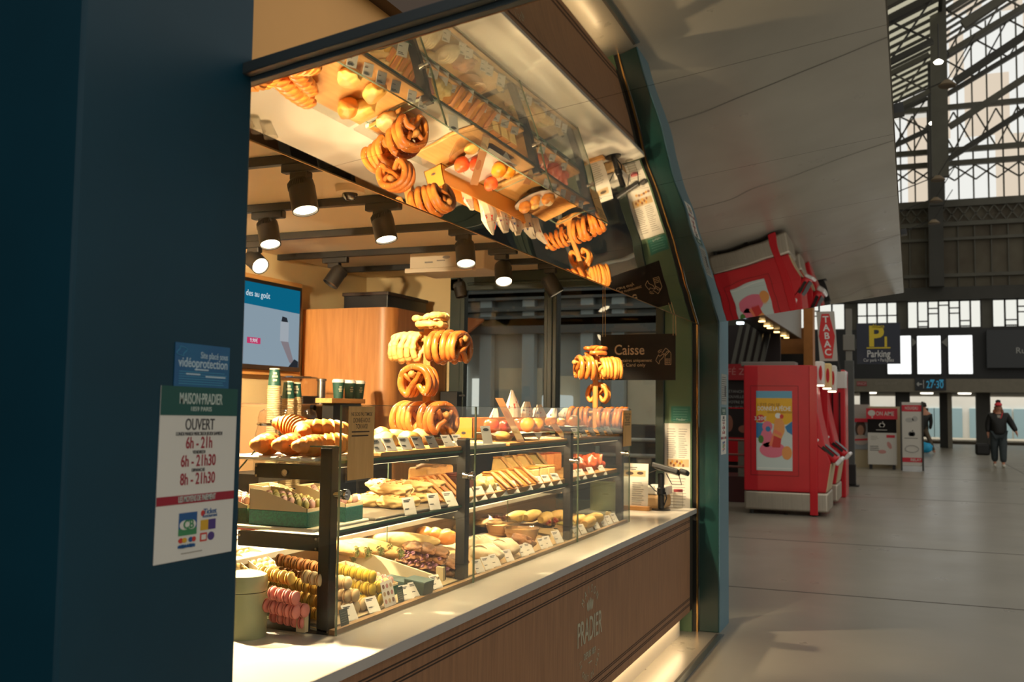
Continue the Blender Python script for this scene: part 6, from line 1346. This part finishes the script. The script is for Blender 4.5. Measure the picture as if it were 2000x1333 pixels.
# ================================================================ end of the hall
XE = 44.0
def e(px, py, X=XE): return at(px, py, 0, X)
IRON = mat('grey_ironwork', (88, 86, 76), .6, var=.12, scale=2); IRON2 = mat('dark_ironwork', (58, 57, 52), .6, var=.15, scale=1.5); SLAB = mat('grey_beam', (124, 118, 104), .6, var=.06); CLAD = mat('stained_cladding', (104, 98, 82), .7, col2=(80, 70, 56), scale=.8)
zb0, zb1 = e(1900, 767).z, e(1900, 741).z; YA, YB = 9.0, -24.0
struct(MB().box((XE - .4, YB, zb0), (XE + 1.5, YA, zb1)).build('wall_end_beam', SLAB))
struct(MB().box((XE + .001, YB, zb1), (XE + .3, YA, e(1900, 641).z)).build('wall_end_board', mat('board_black', (34, 36, 38), .5)))
# high window strip: panes in bays
zw0, zw1 = e(1900, 640).z, e(1900, 586).z
PANE = emis('daylit_pane', (240, 240, 230), 1.0)
wb_ = MB(); wf = MB()
y = 4.6; bays = [(e(1674, 600).y, e(1752, 600).y, 4), (e(1772, 600).y, e(1916, 600).y, 7), (e(1938, 600).y, e(1938, 600).y - 3.2, 7), (e(1674, 600).y + 4.2, e(1674, 600).y + .5, 7), (e(1938, 600).y - 3.8, e(1938, 600).y - 7.0, 7)]
for i, (ya, yb, n) in enumerate(bays):
    wn = thing('window_%d' % (i + 2), 'daylit window bay in the end wall, %s' % NTH[i], 'window', (XE, (ya + yb) / 2, zw0)); wn['kind'] = 'structure'
    MB().box((XE + .05, yb, zw0), (XE + .1, ya, zw1)).build('pane', PANE, wn); b = MB(); st = (ya - yb) / n
    for k in range(n + 1): b.box((XE, ya - k * st - .035, zw0), (XE + .06, ya - k * st + .035, zw1))
    b.box((XE, yb, zw1 - .04), (XE + .06, ya, zw1 + .04)); b.box((XE, yb, zw0 - .03), (XE + .06, ya, zw0 + .03))
    for k in range(n):
        f = (.15, .15, .62, .92, .62, .15, .3)[k % 7] if n == 7 else (.5, .5, .5, .5)[k]
        if n == 7 and k in (0, 6): continue
        for d in (-.05, .06) if n == 7 else (0,): b.box((XE, ya - (k + 1) * st, zw0 + (zw1 - zw0) * (f) + d * 2 - .025), (XE + .06, ya - k * st, zw0 + (zw1 - zw0) * f + d * 2 + .025))
    b.build('frame', IRON2, wn)
struct(MB().box((XE + .1, YB, zw0 - .05), (XE + .3, YA, zw1 + .3)).build('wall_end_piers', IRON))
zg = e(1900, 572).z; zc0 = e(1900, 440).z; zl1 = e(1900, 402).z
struct(MB().box((XE - .15, YB, zw1 + .02), (XE + .3, YA, zg + .25)).build('wall_end_girder', IRON2)); struct(MB().box((XE + .1, YB, zg + .2), (XE + .2, YA, zl1)).build('wall_end_cladding', CLAD))
b = MB()
for k in range(48): b.box((XE + .02, 8 - k * .62, zg + .2), (XE + .1, 8.05 - k * .62, zc0))
for z, w in ((e(1900, 540).z, .14), (e(1900, 468).z, .12), (zc0, .18), (zl1, .3)): b.box((XE - .06, YB, z), (XE + .1, YA, z + w))
for k in range(70):
    y = 8 - k * .45; b.bar((XE, y, zc0 + .18), (XE, y - .45, zl1), .05, .04, (1, 0, 0)); b.bar((XE, y - .45, zc0 + .18), (XE, y, zl1), .05, .04, (1, 0, 0))
struct(b.build('wall_end_ironwork', IRON))
# lit panels, screens, number sign on the end wall
lp = emis('lit_panel', (250, 252, 250), 1.3)
for k, (a, c) in enumerate((((1733, 657), (1780, 731)), ((1791, 657), (1838, 731)), ((1852, 656), (1900, 731)))):
    A, C_ = e(a[0], a[1]), e(c[0], c[1]); t = thing('lit_panel', 'bright blank lit panel, %s from the left on the end wall' % NTH[k], 'lit panel', (XE, (A.y + C_.y) / 2, C_.z), group='lit panels on the end wall')
    MB().box((XE - .10, C_.y, C_.z), (XE - .055, A.y, A.z)).build('lit_face', lp, t, bevel=.06, seg=3); MB().box((XE - .06, C_.y - .05, C_.z - .05), (XE - .002, A.y + .05, A.z + .05)).build('housing', BLACKP, t)
A, C_ = e(1925, 640), e(1925, 720); t = thing('departure_board', 'dark departure board partly cut by the right edge of the view', 'display board', (XE - .3, A.y - 2.2, C_.z)); MB().box((XE - .5, A.y - 4.5, C_.z), (XE - .1, A.y, A.z - .15)).build('screen', mat('board_slate', (44, 48, 52), .4), t); text("Rue d'Alsace", .34, frame((XE - .505, e(1981, 687).y, e(1981, 687).z), (0, -1, 0), (0, 0, 1)), mat('board_text', (170, 172, 170), .5), t, 'LEFT')
for k, px in enumerate((1785, 1845)):
    c = e(px, 669); F = frame((XE - .03, c.y, c.z), (0, -1, 0), (0, 0, 1)); s = 1 if k == 0 else -1; t = thing('arrow_plate', 'small grey %s-pointing triangle plate between the lit panels' % ('right' if k == 0 else 'left'), 'arrow plate', (XE, c.y, c.z), group='triangle plates'); MB().plate(F, [(-.09 * s, -.2), (.12 * s, 0), (-.09 * s, .2)], 0, .03).build('plate', mat('plate_grey', (120, 120, 114), .5), t)
A, C_ = e(1787, 739, XE - .45), e(1848, 763, XE - .45); F = frame((XE - .46, (A.y + C_.y) / 2, (A.z + C_.z) / 2), (0, -1, 0), (0, 0, 1)); w = (A.y - C_.y) / 2; h = (A.z - C_.z) / 2
t = thing('platform_sign', 'dark platform sign with an arrow and the numbers 27 to 30', 'sign', tuple(F.translation - Vector((0, 0, h)))); s_ = MB().box((-w, -h, -.1), (w, h, 0), F).build('panel', mat('sign_black', (18, 26, 32), .4), t); CY_ = emis('sign_cyan', (58, 130, 156), .7); text('27·30', .42, off(F, w * .28, -h * .12), CY_, s_, bold=.012, dz=.004, fit=w * 1.1)
b = MB(); b.bar(F @ Vector((-w * .88, 0, .006)), F @ Vector((-w * .55, 0, .006)), .04, .01, (-1, 0, 0)); b.bar(F @ Vector((-w * .88, 0, .006)), F @ Vector((-w * .75, h * .3, .006)), .04, .01, (-1, 0, 0)); b.bar(F @ Vector((-w * .88, 0, .006)), F @ Vector((-w * .75, -h * .3, .006)), .04, .01, (-1, 0, 0)); b.bar(F @ Vector((-w * .45, -h * .7, .006)), F @ Vector((-w * .45, h * .7, .006)), .02, .01, (-1, 0, 0)); b.build('arrow', SW2, s_)
b = MB(); 
for x in (-.02, .56): b.plate(F, [(w * x, h * .5), (w * (x + .28), h * .5), (w * (x + .28), h * .75), (w * x, h * .75)], 0, .008)
b.build('line_badge', CY_, s_)
c = e(1683, 750, XE - .41); F = frame((XE - .41, c.y, c.z), (0, -1, 0), (0, 0, 1)); t = thing('railway_logo_plate', 'small faded red railway logo plate on the grey beam', 'logo plate', (XE - .41, c.y, c.z)); s_ = MB().box((-.2, -.10, 0), (.2, .10, .01), F).build('plate', mat('logo_red', (150, 64, 66), .5), t); text('SNCF', .15, F, mat('logo_pale', (190, 160, 156), .5), s_, dz=.012); text('GARE DE L’EST', .13, off(F, .95, .0), FAINT, s_, dz=.002)
# under the beam: columns, ceiling lights, the bright street beyond
for k, (px, wpx, X, m) in enumerate(((1764, 24, 44.6, IRON2), (1844, 13, 46.5, IRON2), (1856, 7, 45.7, SLAB), (1921, 22, 45.2, IRON2), (1690, 16, 44.4, IRON2), (1645, 30, 44.8, IRON2))):
    c = e(px, 860, X); w = wpx / 1905 * X * 1.02 / 2; o = MB().box((X - w, c.y - w, 0), (X + w, c.y + w, zb0)).build('column_%d' % (k + 1), m); struct(o)
for k, (px, py) in enumerate(((1810, 766), (1884, 776), (1700, 772))):
    c = e(px, py, 44.8); t = thing('ceiling_light', 'white ceiling light under the grey beam, %s' % ('below the platform sign', 'right of the platform sign', 'above the advert boards')[k], 'ceiling light', tuple(c), group='lights under the beam'); MB().lathe([(0, 0), (.24, 0), (.26, .06), (0, .06)], 20, Matrix.Translation((c.x, c.y, zb0 - .065))).build('diffuser', emis('pale_light', (255, 246, 226), 2.5), t)
struct(MB().box((45.5, YB, zb0 - .0), (56, YA, zb0 + .2)).build('ceiling_passage', mat('passage_ceiling', (150, 138, 114), .6)))
STW = mat('street_wall', (232, 228, 216), .7, var=.05, scale=.6); BLU = mat('blue_shutter', (150, 178, 184), .6)
street_fill = bpy.data.lights.new('street_sky_fill', 'AREA'); street_fill.shape = 'RECTANGLE'; street_fill.size = 5; street_fill.size_y = 34; street_fill.energy = 2600; so = bpy.data.objects.new('street_sky_fill', street_fill); COL.objects.link(so); so.location = (57.5, -7, 9.5); so.rotation_euler = (0, math.radians(-18), 0)  # unseen area lamp added to stand in for open sky over the street
struct(MB().box((60, YB - 6, 0), (60.4, YA, 12)).build('wall_street', STW)); struct(MB().box((52, YB, 0), (60, YA, .12)).build('kerb_street', mat('pavement', (150, 140, 120), .7)))
b = MB()
for px in (1800, 1812, 1838, 1866, 1908, 1962, 1995, 1752, 1740, 1720): c = at(px, 835, 0, 59.9); b.box((59.9, c.y - .36, .12), (60.0, c.y + .36, 1.75))
struct(b.build('wall_street_shutters', BLU))
# ---------------------------------------------------------------- roof: gable glazing, rafters, lattice arches
RG = bpy.data.materials.new('milky_roof_glass'); RG.use_nodes = True; nt = RG.node_tree; nt.nodes.remove(nt.nodes['Principled BSDF'])
em = nt.nodes.new('ShaderNodeEmission'); tc = nt.nodes.new('ShaderNodeTexCoord'); vo = nt.nodes.new('ShaderNodeTexWhiteNoise'); vo.noise_dimensions = '3D'; sn = nt.nodes.new('ShaderNodeVectorMath'); sn.operation = 'SNAP'; sn.inputs[1].default_value = (.75, .56, 2.6); cr_ = nt.nodes.new('ShaderNodeValToRGB'); cr_.color_ramp.interpolation = 'CONSTANT'
cr_.color_ramp.elements[0].color = lin((246, 246, 240)); cr_.color_ramp.elements[1].position = .55; cr_.color_ramp.elements[1].color = lin((230, 214, 192)); sp = nt.nodes.new('ShaderNodeSeparateColor')
nt.links.new(tc.outputs['Object'], sn.inputs[0]); nt.links.new(sn.outputs[0], vo.inputs[0]); nt.links.new(vo.outputs['Color'], sp.inputs[0]); nt.links.new(sp.outputs[0], cr_.inputs[0]); nt.links.new(cr_.outputs[0], em.inputs[0]); nt.links.new(em.outputs[0], nt.nodes['Material Output'].inputs[0]); em.inputs[1].default_value = .95
OLDG = emis('old_roof_glass', (206, 200, 172), .8)
struct(MB().box((XE + .2, YB, zl1), (XE + .3, -.9, 30)).build('window_gable_glass', RG)); struct(MB().box((XE + .2, -.9, zl1), (XE + .3, YA, 14)).build('window_gable_glass_left', RG))
b = MB()
for k in range(56): y = 7 - k * .56; b.box((XE + .1, y - .03, zl1), (XE + .2, y + .03, 24))
for z in (e(1900, 316).z, e(1900, 205).z, e(1900, 290).z): b.box((XE, YB, z - .1), (XE + .2, YA, z + .12))
za, zb_ = e(1900, 350).z, e(1900, 322).z
for k in range(34):
    y = 7 - k * .8
    for z0_, z1_ in ((za, zb_), (e(1900, 290).z, e(1900, 215).z)): b.bar((XE + .05, y, z0_), (XE + .05, y - .8, z1_), .06, .05, (1, 0, 0)); b.bar((XE + .05, y - .8, z0_), (XE + .05, y, z1_), .06, .05, (1, 0, 0))
struct(b.build('window_gable_bars', IRON))
YV = e(1830, 300, 40).y
def zr(y): return 14.2 - (y - YV) * .42 if y > YV else 15.6 + (YV - y) * .55     # low bay roof left of the valley, main span right of it
def sheet_roof(ya, yb, X0, X1, m, name):
    b = MB(); b.prism([(X0, ya, zr(ya) + 1.1), (X0, yb, zr(yb) + 1.1), (X0, yb, zr(yb) + 1.2), (X0, ya, zr(ya) + 1.2)], (X1 - X0, 0, 0)); struct(b.build(name, m))
sheet_roof(YA, YV + .01, 10, XE, OLDG, 'ceiling_glass_low'); sheet_roof(YV - .01, -16, 10, XE, RG, 'ceiling_glass_main')
b = MB()
for k in range(46): x = XE - .4 - k * .75; b.bar((x, YA, zr(YA) + 1.05), (x, YV + .01, zr(YV + .01) + 1.05), .10, .10); b.bar((x, YV - .01, zr(YV - .01) + 1.05), (x, -16, zr(-16) + 1.05), .10, .10)
struct(b.build('ceiling_glazing_bars', IRON2))
for i, X in enumerate((41.0, 36.0, 31.0, 26.5, 22.5)):
    b = MB()
    for ya, yb, dz, hh in ((YA, YV + .3, -.2, 1.3), (YV - .3, -14, -.4, 1.5)):
        def P_(y, d): return Vector((X, y, zr(y) + d))
        b.bar(P_(ya, dz), P_(yb, dz), .22, .16); b.bar(P_(ya, dz - hh), P_(yb, dz - hh), .22, .16); n = int(abs(ya - yb) / 1.15); st = (yb - ya) / n
        for k in range(n): b.bar(P_(ya + k * st, dz), P_(ya + (k + 1) * st, dz - hh), .07, .05); b.bar(P_(ya + (k + 1) * st, dz), P_(ya + k * st, dz - hh), .07, .05)
    b.bar((X, YV - .3, zr(YV + .3) - 2.8), (X, YV - 4.5, zr(YV + .3) - .2), .18, .2); b.box((X - .16, YV - .26, zl1 - .5), (X + .16, YV + .26, zr(YV - .01) + 1.0)) if X > 35 else b.box((X - .2, YV - .35, zr(YV) - 1.7), (X + .2, YV + .35, zr(YV - .01) + 1.0))
    struct(b.build('beam_roof_truss_%d' % (i + 1), IRON if i % 2 else IRON2))
b = MB(); b.box((10, YV - .12, zr(YV) - .3), (XE, YV + .12, zr(YV) + .4)); struct(b.build('beam_valley', IRON2))
struct(MB().box((43.3, YV - .28, zg + .25), (43.8, YV + .28, zl1 + 4)).build('column_valley', IRON2))
for k, (px, py, X) in enumerate(((1833, 124, 31.0), (1822, 243, 38.0))):
    c = e(px, py, X); t = thing('roof_lamp', 'bright round lamp on the roof column, %s' % ('upper', 'lower')[k], 'lamp', tuple(c), group='roof lamps'); MB().lathe([(0, 0), (.11, .0), (.14, .05), (.05, .12), (0, .12)], 18, Matrix.Translation(c)).build('lamp_bowl', emis('roof_lamp_glow', (255, 250, 230), 4), t, smooth=True); MB().cyl(c + Vector((0, 0, .1)), c + Vector((0, 0, 1.2)), .02, n=8).build('stem', BLACK, t)
for k, (px, py, X) in enumerate(((1832, 350, 30.0), (1828, 392, 33.0), (1824, 435, 36.0), (1850, 165, 24.0))):
    c = e(px, py, X); t = thing('wire_lamp', 'dusty lamp hanging by wires, %s along the roof valley' % NTH[k], 'lamp', tuple(c), group='wire lamps in the roof'); MB().lathe([(0, .1), (.07, .1), (.20, -.02), (.18, -.05), (0, -.03)], 18, Matrix.Translation(c)).build('shade', mat('dusty_shade', (112, 96, 74), .7), t, smooth=True); b = MB(); b.cyl(c + Vector((0, 0, .1)), c + Vector((0, 2.2, -.7)), .015, n=6); b.cyl(c + Vector((0, 0, .1)), c + Vector((0, -.6, 1.1)), .015, n=6); b.build('wire', BLACK, t)
# ================================================================ seen through the end window: another shop front
SX_ = 13.0
def s(px, py, X=SX_): return at(px, py, 0, X)
DKW = mat('dark_shopfront', (164, 168, 164), .5, var=.1, scale=1.5); BEI = mat('beige_shutter', (206, 196, 172), .6, var=.05); GRD = mat('grey_column', (164, 174, 176), .5)
struct(MB().box((SX_, at(1417, 800, 0, SX_).y, 0), (SX_ + .2, 10, 5.2)).build('wall_opposite', DKW))
b = MB()
for p0, p1 in (((978, 720), (1028, 850)), ((1030, 720), (1060, 850)), ((1085, 735), (1175, 880)), ((1228, 700), (1290, 830))): A, C_ = s(*p0), s(*p1); b.box((SX_ - .06, C_.y, C_.z), (SX_ - .01, A.y, A.z))
struct(b.build('wall_opposite_shutters', BEI)); b = MB()
for px in (960, 1042, 1155, 1215): A = s(px, 600); b.box((SX_ - .2, A.y - .09, 0), (SX_ - .06, A.y + .09, 4.2))
struct(b.build('wall_opposite_columns', GRD)); b = MB()
for py, h in ((590, .14), (612, .06), (640, .10), (655, .25), (585, .06), (560, .1)): z = s(1000, py).z; b.box((SX_ - .25, at(1410, 800, 0, SX_).y, z), (SX_ - .05, 10, z + h))
struct(b.build('wall_opposite_beams', mat('opposite_beam', (84, 86, 84), .5)))
A, C_ = s(899, 632), s(960, 672); t = thing('orange_awning', 'dull orange awning seen through the dark window', 'awning', (SX_ - .6, (A.y + C_.y) / 2, C_.z)); b = MB(); b.prism([(SX_ - .28, A.y + .6, A.z + .1), (SX_ - .28, C_.y, A.z), (SX_ - 1.0, C_.y, C_.z), (SX_ - 1.0, A.y + .6, C_.z - .05)], (0, 0, .03)); b.build('fabric', mat('awning_orange', (170, 92, 44), .6), t)
for k, (p0, p1) in enumerate((((898, 715), (912, 800)), ((925, 740), (940, 810)))):
    A, C_ = s(*p0), s(*p1); t = thing('daylit_opening', ('narrow bright opening beside the window frame', 'bright pale opening right of the narrow one')[k], 'opening', (SX_, (A.y + C_.y) / 2, C_.z)); MB().box((SX_ - .05, C_.y, C_.z), (SX_ - .01, A.y, A.z)).build('daylit_glass', PANE, t)
A, C_ = s(1092, 773), s(1128, 800); t = thing('drinks_fridge', 'red drinks fridge with a white lit top seen through the window', 'fridge', (SX_ - .5, (A.y + C_.y) / 2, 0)); MB().box((SX_ - .7, C_.y, 0), (SX_ - .1, A.y, A.z - .22)).build('body', mat('fridge_red', (130, 30, 44), .4), t); MB().box((SX_ - .72, C_.y + .02, A.z - .24), (SX_ - .1, A.y, A.z)).build('lit_header', emis('fridge_header', (226, 232, 226), .75), t, bevel=.03); MB().box((SX_ - .715, C_.y + .10, .4), (SX_ - .7, A.y - .05, A.z - .26)).build('glass_door', mat('fridge_glass', (96, 110, 92), .1), t); c = (A.y - .09); b = MB(); b.disc(frame((SX_ - .7205, c, A.z - .12), (0, -1, 0), (0, 0, 1)), 0, 0, .04, .06, 0, .004); b.build('red_emblem', RED2, t)
A = s(886, 770, 11); t = thing('blue_post', 'slim blue post seen at the left edge of the window', 'post', (11, A.y, 0)); MB().lathe([(0, 0), (.06, 0), (.06, 1.5), (.04, 1.62), (0, 1.66)], 16, Matrix.Translation((11, A.y, 0))).build('post_body', mat('blue_plastic', (44, 118, 176), .5), t, smooth=40)
t = thing('outside_railing', 'white steel railing outside the end window', 'railing', (8.4, 2.4, 0)); b = MB()
for py in (860, 891): z = at(1260, py, 0, 8.4).z; b.cyl((8.4, 1.75, z), (8.4, 3.6, z), .018, n=10)
b.build('rail', mat('rail_white', (186, 190, 190), .35), t); b = MB()
for y in (1.78, 2.6, 3.5): b.cyl((8.4, y, 0), (8.4, y, at(1260, 860, 0, 8.4).z), .02, n=10)
b.build('rail_post', mat('rail_white', (186, 190, 190), .35), t); MB().box((8.45, 1.5, 0), (8.5, 4.0, at(1260, 832, 0, 8.45).z)).build('blue_grey_panel', mat('rail_panel', (70, 80, 92), .5), t)
# closing walls so the hall reads as a room
struct(MB().box((-8, 14, 0), (64, 14.3, 20)).build('wall_hall_left', DKW)); struct(MB().box((-8, -26.3, 0), (64, -26, 6)).build('wall_hall_right', mat('hall_stone', (132, 124, 108), .8, var=.1, scale=.5)))
struct(MB().box((20, 9, 0), (XE, 9.3, zr(9) + 1)).build('wall_hall_side', IRON2))
# ================================================================ people
def skinned(name, verts, edges, radii, m, parent, sub=2, root=0):
    me = bpy.data.meshes.new(name); me.from_pydata([Vector(v) for v in verts], edges, []); o = bpy.data.objects.new(name, me); COL.objects.link(o); adopt(o, parent)
    s_ = o.modifiers.new('skin', 'SKIN'); sv = me.skin_vertices[0].data if me.skin_vertices else None
    if sv is None: return o
    for i, r in enumerate(radii): sv[i].radius = r if hasattr(r, '__len__') else (r, r); sv[i].use_root = (i == root)
    u = o.modifiers.new('subsurf', 'SUBSURF'); u.levels = sub; u.render_levels = sub
    dg = bpy.context.evaluated_depsgraph_get(); m2 = bpy.data.meshes.new_from_object(o.evaluated_get(dg)); o.modifiers.clear(); o.data = m2; bpy.data.meshes.remove(me)
    m2.materials.clear(); m2.materials.append(m); m2.shade_smooth()
    return o
def skin_mesh(name, verts, edges, radii, m, parent, sub=2, root=0):
    me = bpy.data.meshes.new(name); me.from_pydata([Vector(v) for v in verts], edges, [])
    bm = bmesh.new(); bm.from_mesh(me); lay = bm.verts.layers.skin.verify(); bm.verts.ensure_lookup_table()
    for i, r in enumerate(radii): bm.verts[i][lay].radius = r if hasattr(r, '__len__') else (r, r); bm.verts[i][lay].use_root = (i == root)
    bm.to_mesh(me); bm.free()
    return skinned(name, verts, edges, radii, m, parent, sub, root) if False else _finish(name, me, m, parent, sub)
def _finish(name, me, m, parent, sub):
    o = bpy.data.objects.new(name, me); COL.objects.link(o); adopt(o, parent)
    o.modifiers.new('skin', 'SKIN'); u = o.modifiers.new('subsurf', 'SUBSURF'); u.levels = sub; u.render_levels = sub
    dg = bpy.context.evaluated_depsgraph_get(); m2 = bpy.data.meshes.new_from_object(o.evaluated_get(dg)); o.modifiers.clear(); o.data = m2; bpy.data.meshes.remove(me)
    m2.materials.clear(); m2.materials.append(m); m2.shade_smooth()
    return o
SKIN = mat('skin', (196, 138, 110), .5); JKT = mat('black_jacket', (20, 20, 20), .6, var=.2, scale=20); JEAN = mat('dark_jeans', (48, 58, 62), .7, var=.15, scale=16); SHOE = mat('pale_trainers', (206, 202, 190), .6); CAP = mat('red_cap', (220, 56, 66), .6); HAIRM = mat('ginger_hair', (140, 84, 56), .7, var=.2, scale=40); SHIRT = mat('grey_scarf', (170, 160, 150), .7)
# walker faces the camera (-x); +y is the picture's left
g = at(1952, 913, 2, 0)
t = thing('person', 'person in black jacket, jeans and red cap walking with a black bag', 'person', (g.x, g.y, 0)); O = Vector((g.x, g.y, 0)); s1 = 1.0
V = lambda x, y, z: O + Vector((x, y, z))
bv = [V(0, 0, .98), V(0, 0, 1.18), V(-.01, 0, 1.42), V(-.02, 0, 1.54), V(-.04, 0, 1.66), V(-.04, 0, 1.74),
      V(-.01, .20, 1.45), V(.02, .27, 1.18), V(-.02, .27, .93), V(-.03, .27, .86),
      V(-.01, -.20, 1.45), V(.02, -.34, 1.20), V(-.06, -.44, .98), V(-.09, -.46, .91),
      V(0, .10, .92), V(-.03, .12, .52), V(.02, .11, .10), V(-.12, .12, .04), V(0, -.10, .92), V(-.14, -.09, .50), V(-.20, -.09, .09), V(-.34, -.09, .04)]
be = [(0, 1), (1, 2), (2, 3), (3, 4), (4, 5), (2, 6), (6, 7), (7, 8), (8, 9), (2, 10), (10, 11), (11, 12), (12, 13), (0, 14), (14, 15), (15, 16), (16, 17), (0, 18), (18, 19), (19, 20), (20, 21)]
br = [(.15, .12), (.14, .11), (.16, .11), .055, (.085, .10), (.075, .09), .055, .046, .036, .028, .055, .046, .036, .028, .085, .06, .042, .035, .085, .06, .042, .035]
skin_mesh('body', bv, be, br, SKIN, t)
sk = skin_mesh('jacket', [bv[0] + Vector((0, 0, -.10)), bv[0], bv[1], bv[2] + Vector((0, 0, .02)), bv[6], bv[7], bv[8] + Vector((0, 0, .03)), bv[10], bv[11], bv[12] + Vector((0, 0, .02))], [(0, 1), (1, 2), (2, 3), (3, 4), (4, 5), (5, 6), (3, 7), (7, 8), (8, 9)], [(.25, .22), (.26, .23), (.26, .23), (.25, .20), .11, .095, .065, .11, .095, .065], JKT, t)
skin_mesh('trousers', [bv[0], bv[14], bv[15], bv[16] + Vector((0, 0, .03)), bv[18], bv[19], bv[20] + Vector((0, 0, .03))], [(0, 1), (1, 2), (2, 3), (0, 4), (4, 5), (5, 6)], [(.19, .16), .14, .11, .09, .14, .11, .09], JEAN, t)
for a in (16, 20): skin_mesh('shoe', [bv[a] + Vector((.04, 0, -.03)), bv[a] + Vector((-.05, 0, -.045)), bv[a + 1] + Vector((-.05, 0, .005))], [(0, 1), (1, 2)], [.055, .055, .042], SHOE, t)
for a, sg in ((9, 1), (13, -1)):
    for k in range(5):
        p = bv[a] + Vector((-.022 + .011 * k, .0, -.01)); q = p + Vector((-.004, .004 * sg, -.045 + .004 * abs(k - 2))) if k < 4 else bv[a] + Vector((-.035, -.012 * sg, -.02))
        MB().tube([bv[a] + Vector((-.02 + .01 * k, 0, .01)), p, q], [.010, .009, .007], 6).build('finger', SKIN, t, smooth=True)
H = bv[4] + Vector((-.005, 0, .03))
b = MB(); b.blob(H + Vector((.01, 0, .055)), (.115, .10, .075), None, 3, flat=.25); b.blob(H + Vector((-.11, 0, .045)), (.07, .075, .012), None, 3); b.build('cap', CAP, t, smooth='all')
b = MB(); b.blob(H + Vector((.05, 0, .15)), (.06, .065, .055), None, 3, .3, 30, 1); b.build('hair_bun', mat('dark_hair', (34, 26, 22), .7), t, smooth='all')
b = MB(); b.blob(H + Vector((.035, 0, -.04)), (.075, .10, .11), None, 3, .3, 30, 2); b.blob(H + Vector((.03, .09, -.14)), (.05, .05, .08), None, 3, .3, 30, 3); b.blob(H + Vector((.03, -.09, -.14)), (.05, .05, .08), None, 3, .3, 30, 4); b.build('hair', HAIRM, t, smooth='all')
b = MB()
for e_ in (-1, 1): b.blob(H + Vector((-.098, .034 * e_, .0)), (.012, .014, .010), None, 2)
b.build('eyes', BLACKP, t); b = MB(); b.blob(H + Vector((-.112, 0, -.03)), (.018, .014, .024), None, 2); b.build('nose', SKIN, t, smooth='all'); b = MB(); b.blob(H + Vector((-.098, 0, -.075)), (.012, .026, .008), None, 2); b.build('mouth', mat('lips', (150, 84, 78), .5), t)
b = MB(); b.prism([V(-.155, .05, 1.46), V(-.155, -.05, 1.46), V(-.165, -.03, 1.30), V(-.165, .0, 1.27)], (-.006, 0, 0)); b.build('scarf_front', SHIRT, t); b = MB(); b.tube([V(-.09, -.10, 1.52), V(-.165, -.06, 1.40), V(-.17, .0, 1.30)], .012, 8); b.build('red_strap', CAP, t)
t = thing('shoulder_bag', 'black soft bag hanging from the hand of the walking person', 'bag', (g.x - .03, g.y + .42, .30)); c = V(-.03, .42, .50)
b = MB(); b.box((c.x - .11, c.y - .19, .32), (c.x + .11, c.y + .19, .66)); b.build('bag_body', JKT, t, bevel=.07, seg=4); b = MB(); b.tube([c + Vector((0, -.12, .13)), V(-.035, .30, .82), c + Vector((0, .10, .13))], .012, 8); b.build('handle', BLACK, t)
# second person, half hidden behind the tall board, leaning over a blue cloth
g2 = at(1809, 868, 2, 0); O = Vector((39.5, at(1806, 830, 0, 39.5).y, 0)); V = lambda x, y, z: O + Vector((x, y, z))
t = thing('person', 'person in dark coat half hidden behind the tall white advert board', 'person', tuple(O))
bv = [V(0, .10, .95), V(0, .04, 1.25), V(0, .0, 1.5), V(0, .02, 1.62), V(0, .03, 1.74), V(0, -.20, 1.42), V(0, -.22, 1.12), V(0, -.18, .88), V(0, .22, 1.42), V(0, .25, 1.12), V(0, .22, .9), V(0, 0, .88), V(0, -.16, .5), V(0, -.30, .08), V(-.1, -.32, .05), V(0, .18, .88), V(0, .20, .48), V(0, .24, .08), V(-.1, .24, .05)]
be = [(0, 1), (1, 2), (2, 3), (3, 4), (2, 5), (5, 6), (6, 7), (2, 8), (8, 9), (9, 10), (0, 11), (11, 12), (12, 13), (13, 14), (0, 15), (15, 16), (16, 17), (17, 18)]
skin_mesh('body', bv, be, [.14, .14, .15, .055, .10, .055, .045, .035, .055, .045, .035, .09, .065, .045, .04, .09, .065, .045, .04], SKIN, t)
skin_mesh('coat', [bv[0] + Vector((0, 0, -.12)), bv[0], bv[1], bv[2], bv[5], bv[6], bv[7], bv[8], bv[9], bv[10]], [(0, 1), (1, 2), (2, 3), (3, 4), (4, 5), (5, 6), (3, 7), (7, 8), (8, 9)], [.21, .20, .21, .2, .085, .07, .055, .085, .07, .055], JKT, t)
skin_mesh('trousers', [bv[0], bv[11], bv[12], bv[13], bv[15], bv[16], bv[17]], [(0, 1), (1, 2), (2, 3), (0, 4), (4, 5), (5, 6)], [.15, .11, .08, .06, .11, .08, .06], mat('brown_trousers', (100, 84, 66), .7), t)
b = MB(); b.blob(bv[4] + Vector((.02, 0, .04)), (.12, .11, .11), None, 3, .2, 30, 5); b.build('hair', mat('dark_hair', (34, 26, 22), .7), t, smooth='all')
c = O + Vector((-.1, -.02, .0)); t = thing('blue_bag', 'bright blue bag on the floor beside the half hidden person', 'bag', tuple(c)); b = MB(); b.blob(c + Vector((-.2, .0, .2)), (.16, .22, .2), None, 3, .4, 30, 3, flat=.9); b.build('bag_body', mat('bright_blue', (40, 168, 220), .5), t, smooth='all')
# ================================================================ ambient daylight of the hall and clean-up of unused first copies
for o in list(bpy.data.objects):
    if o.parent is None and o.get('label') in ('x', 'pretzel', 'croissant', 'glass', 'glass decanter', 'card', 'twist', 'green paper cup') and o.name not in USED or (o.parent is None and o.get('category') == 'macaron' and o.get('group') is None):
        for ch in list(o.children_recursive): bpy.data.objects.remove(ch)
        bpy.data.objects.remove(o)
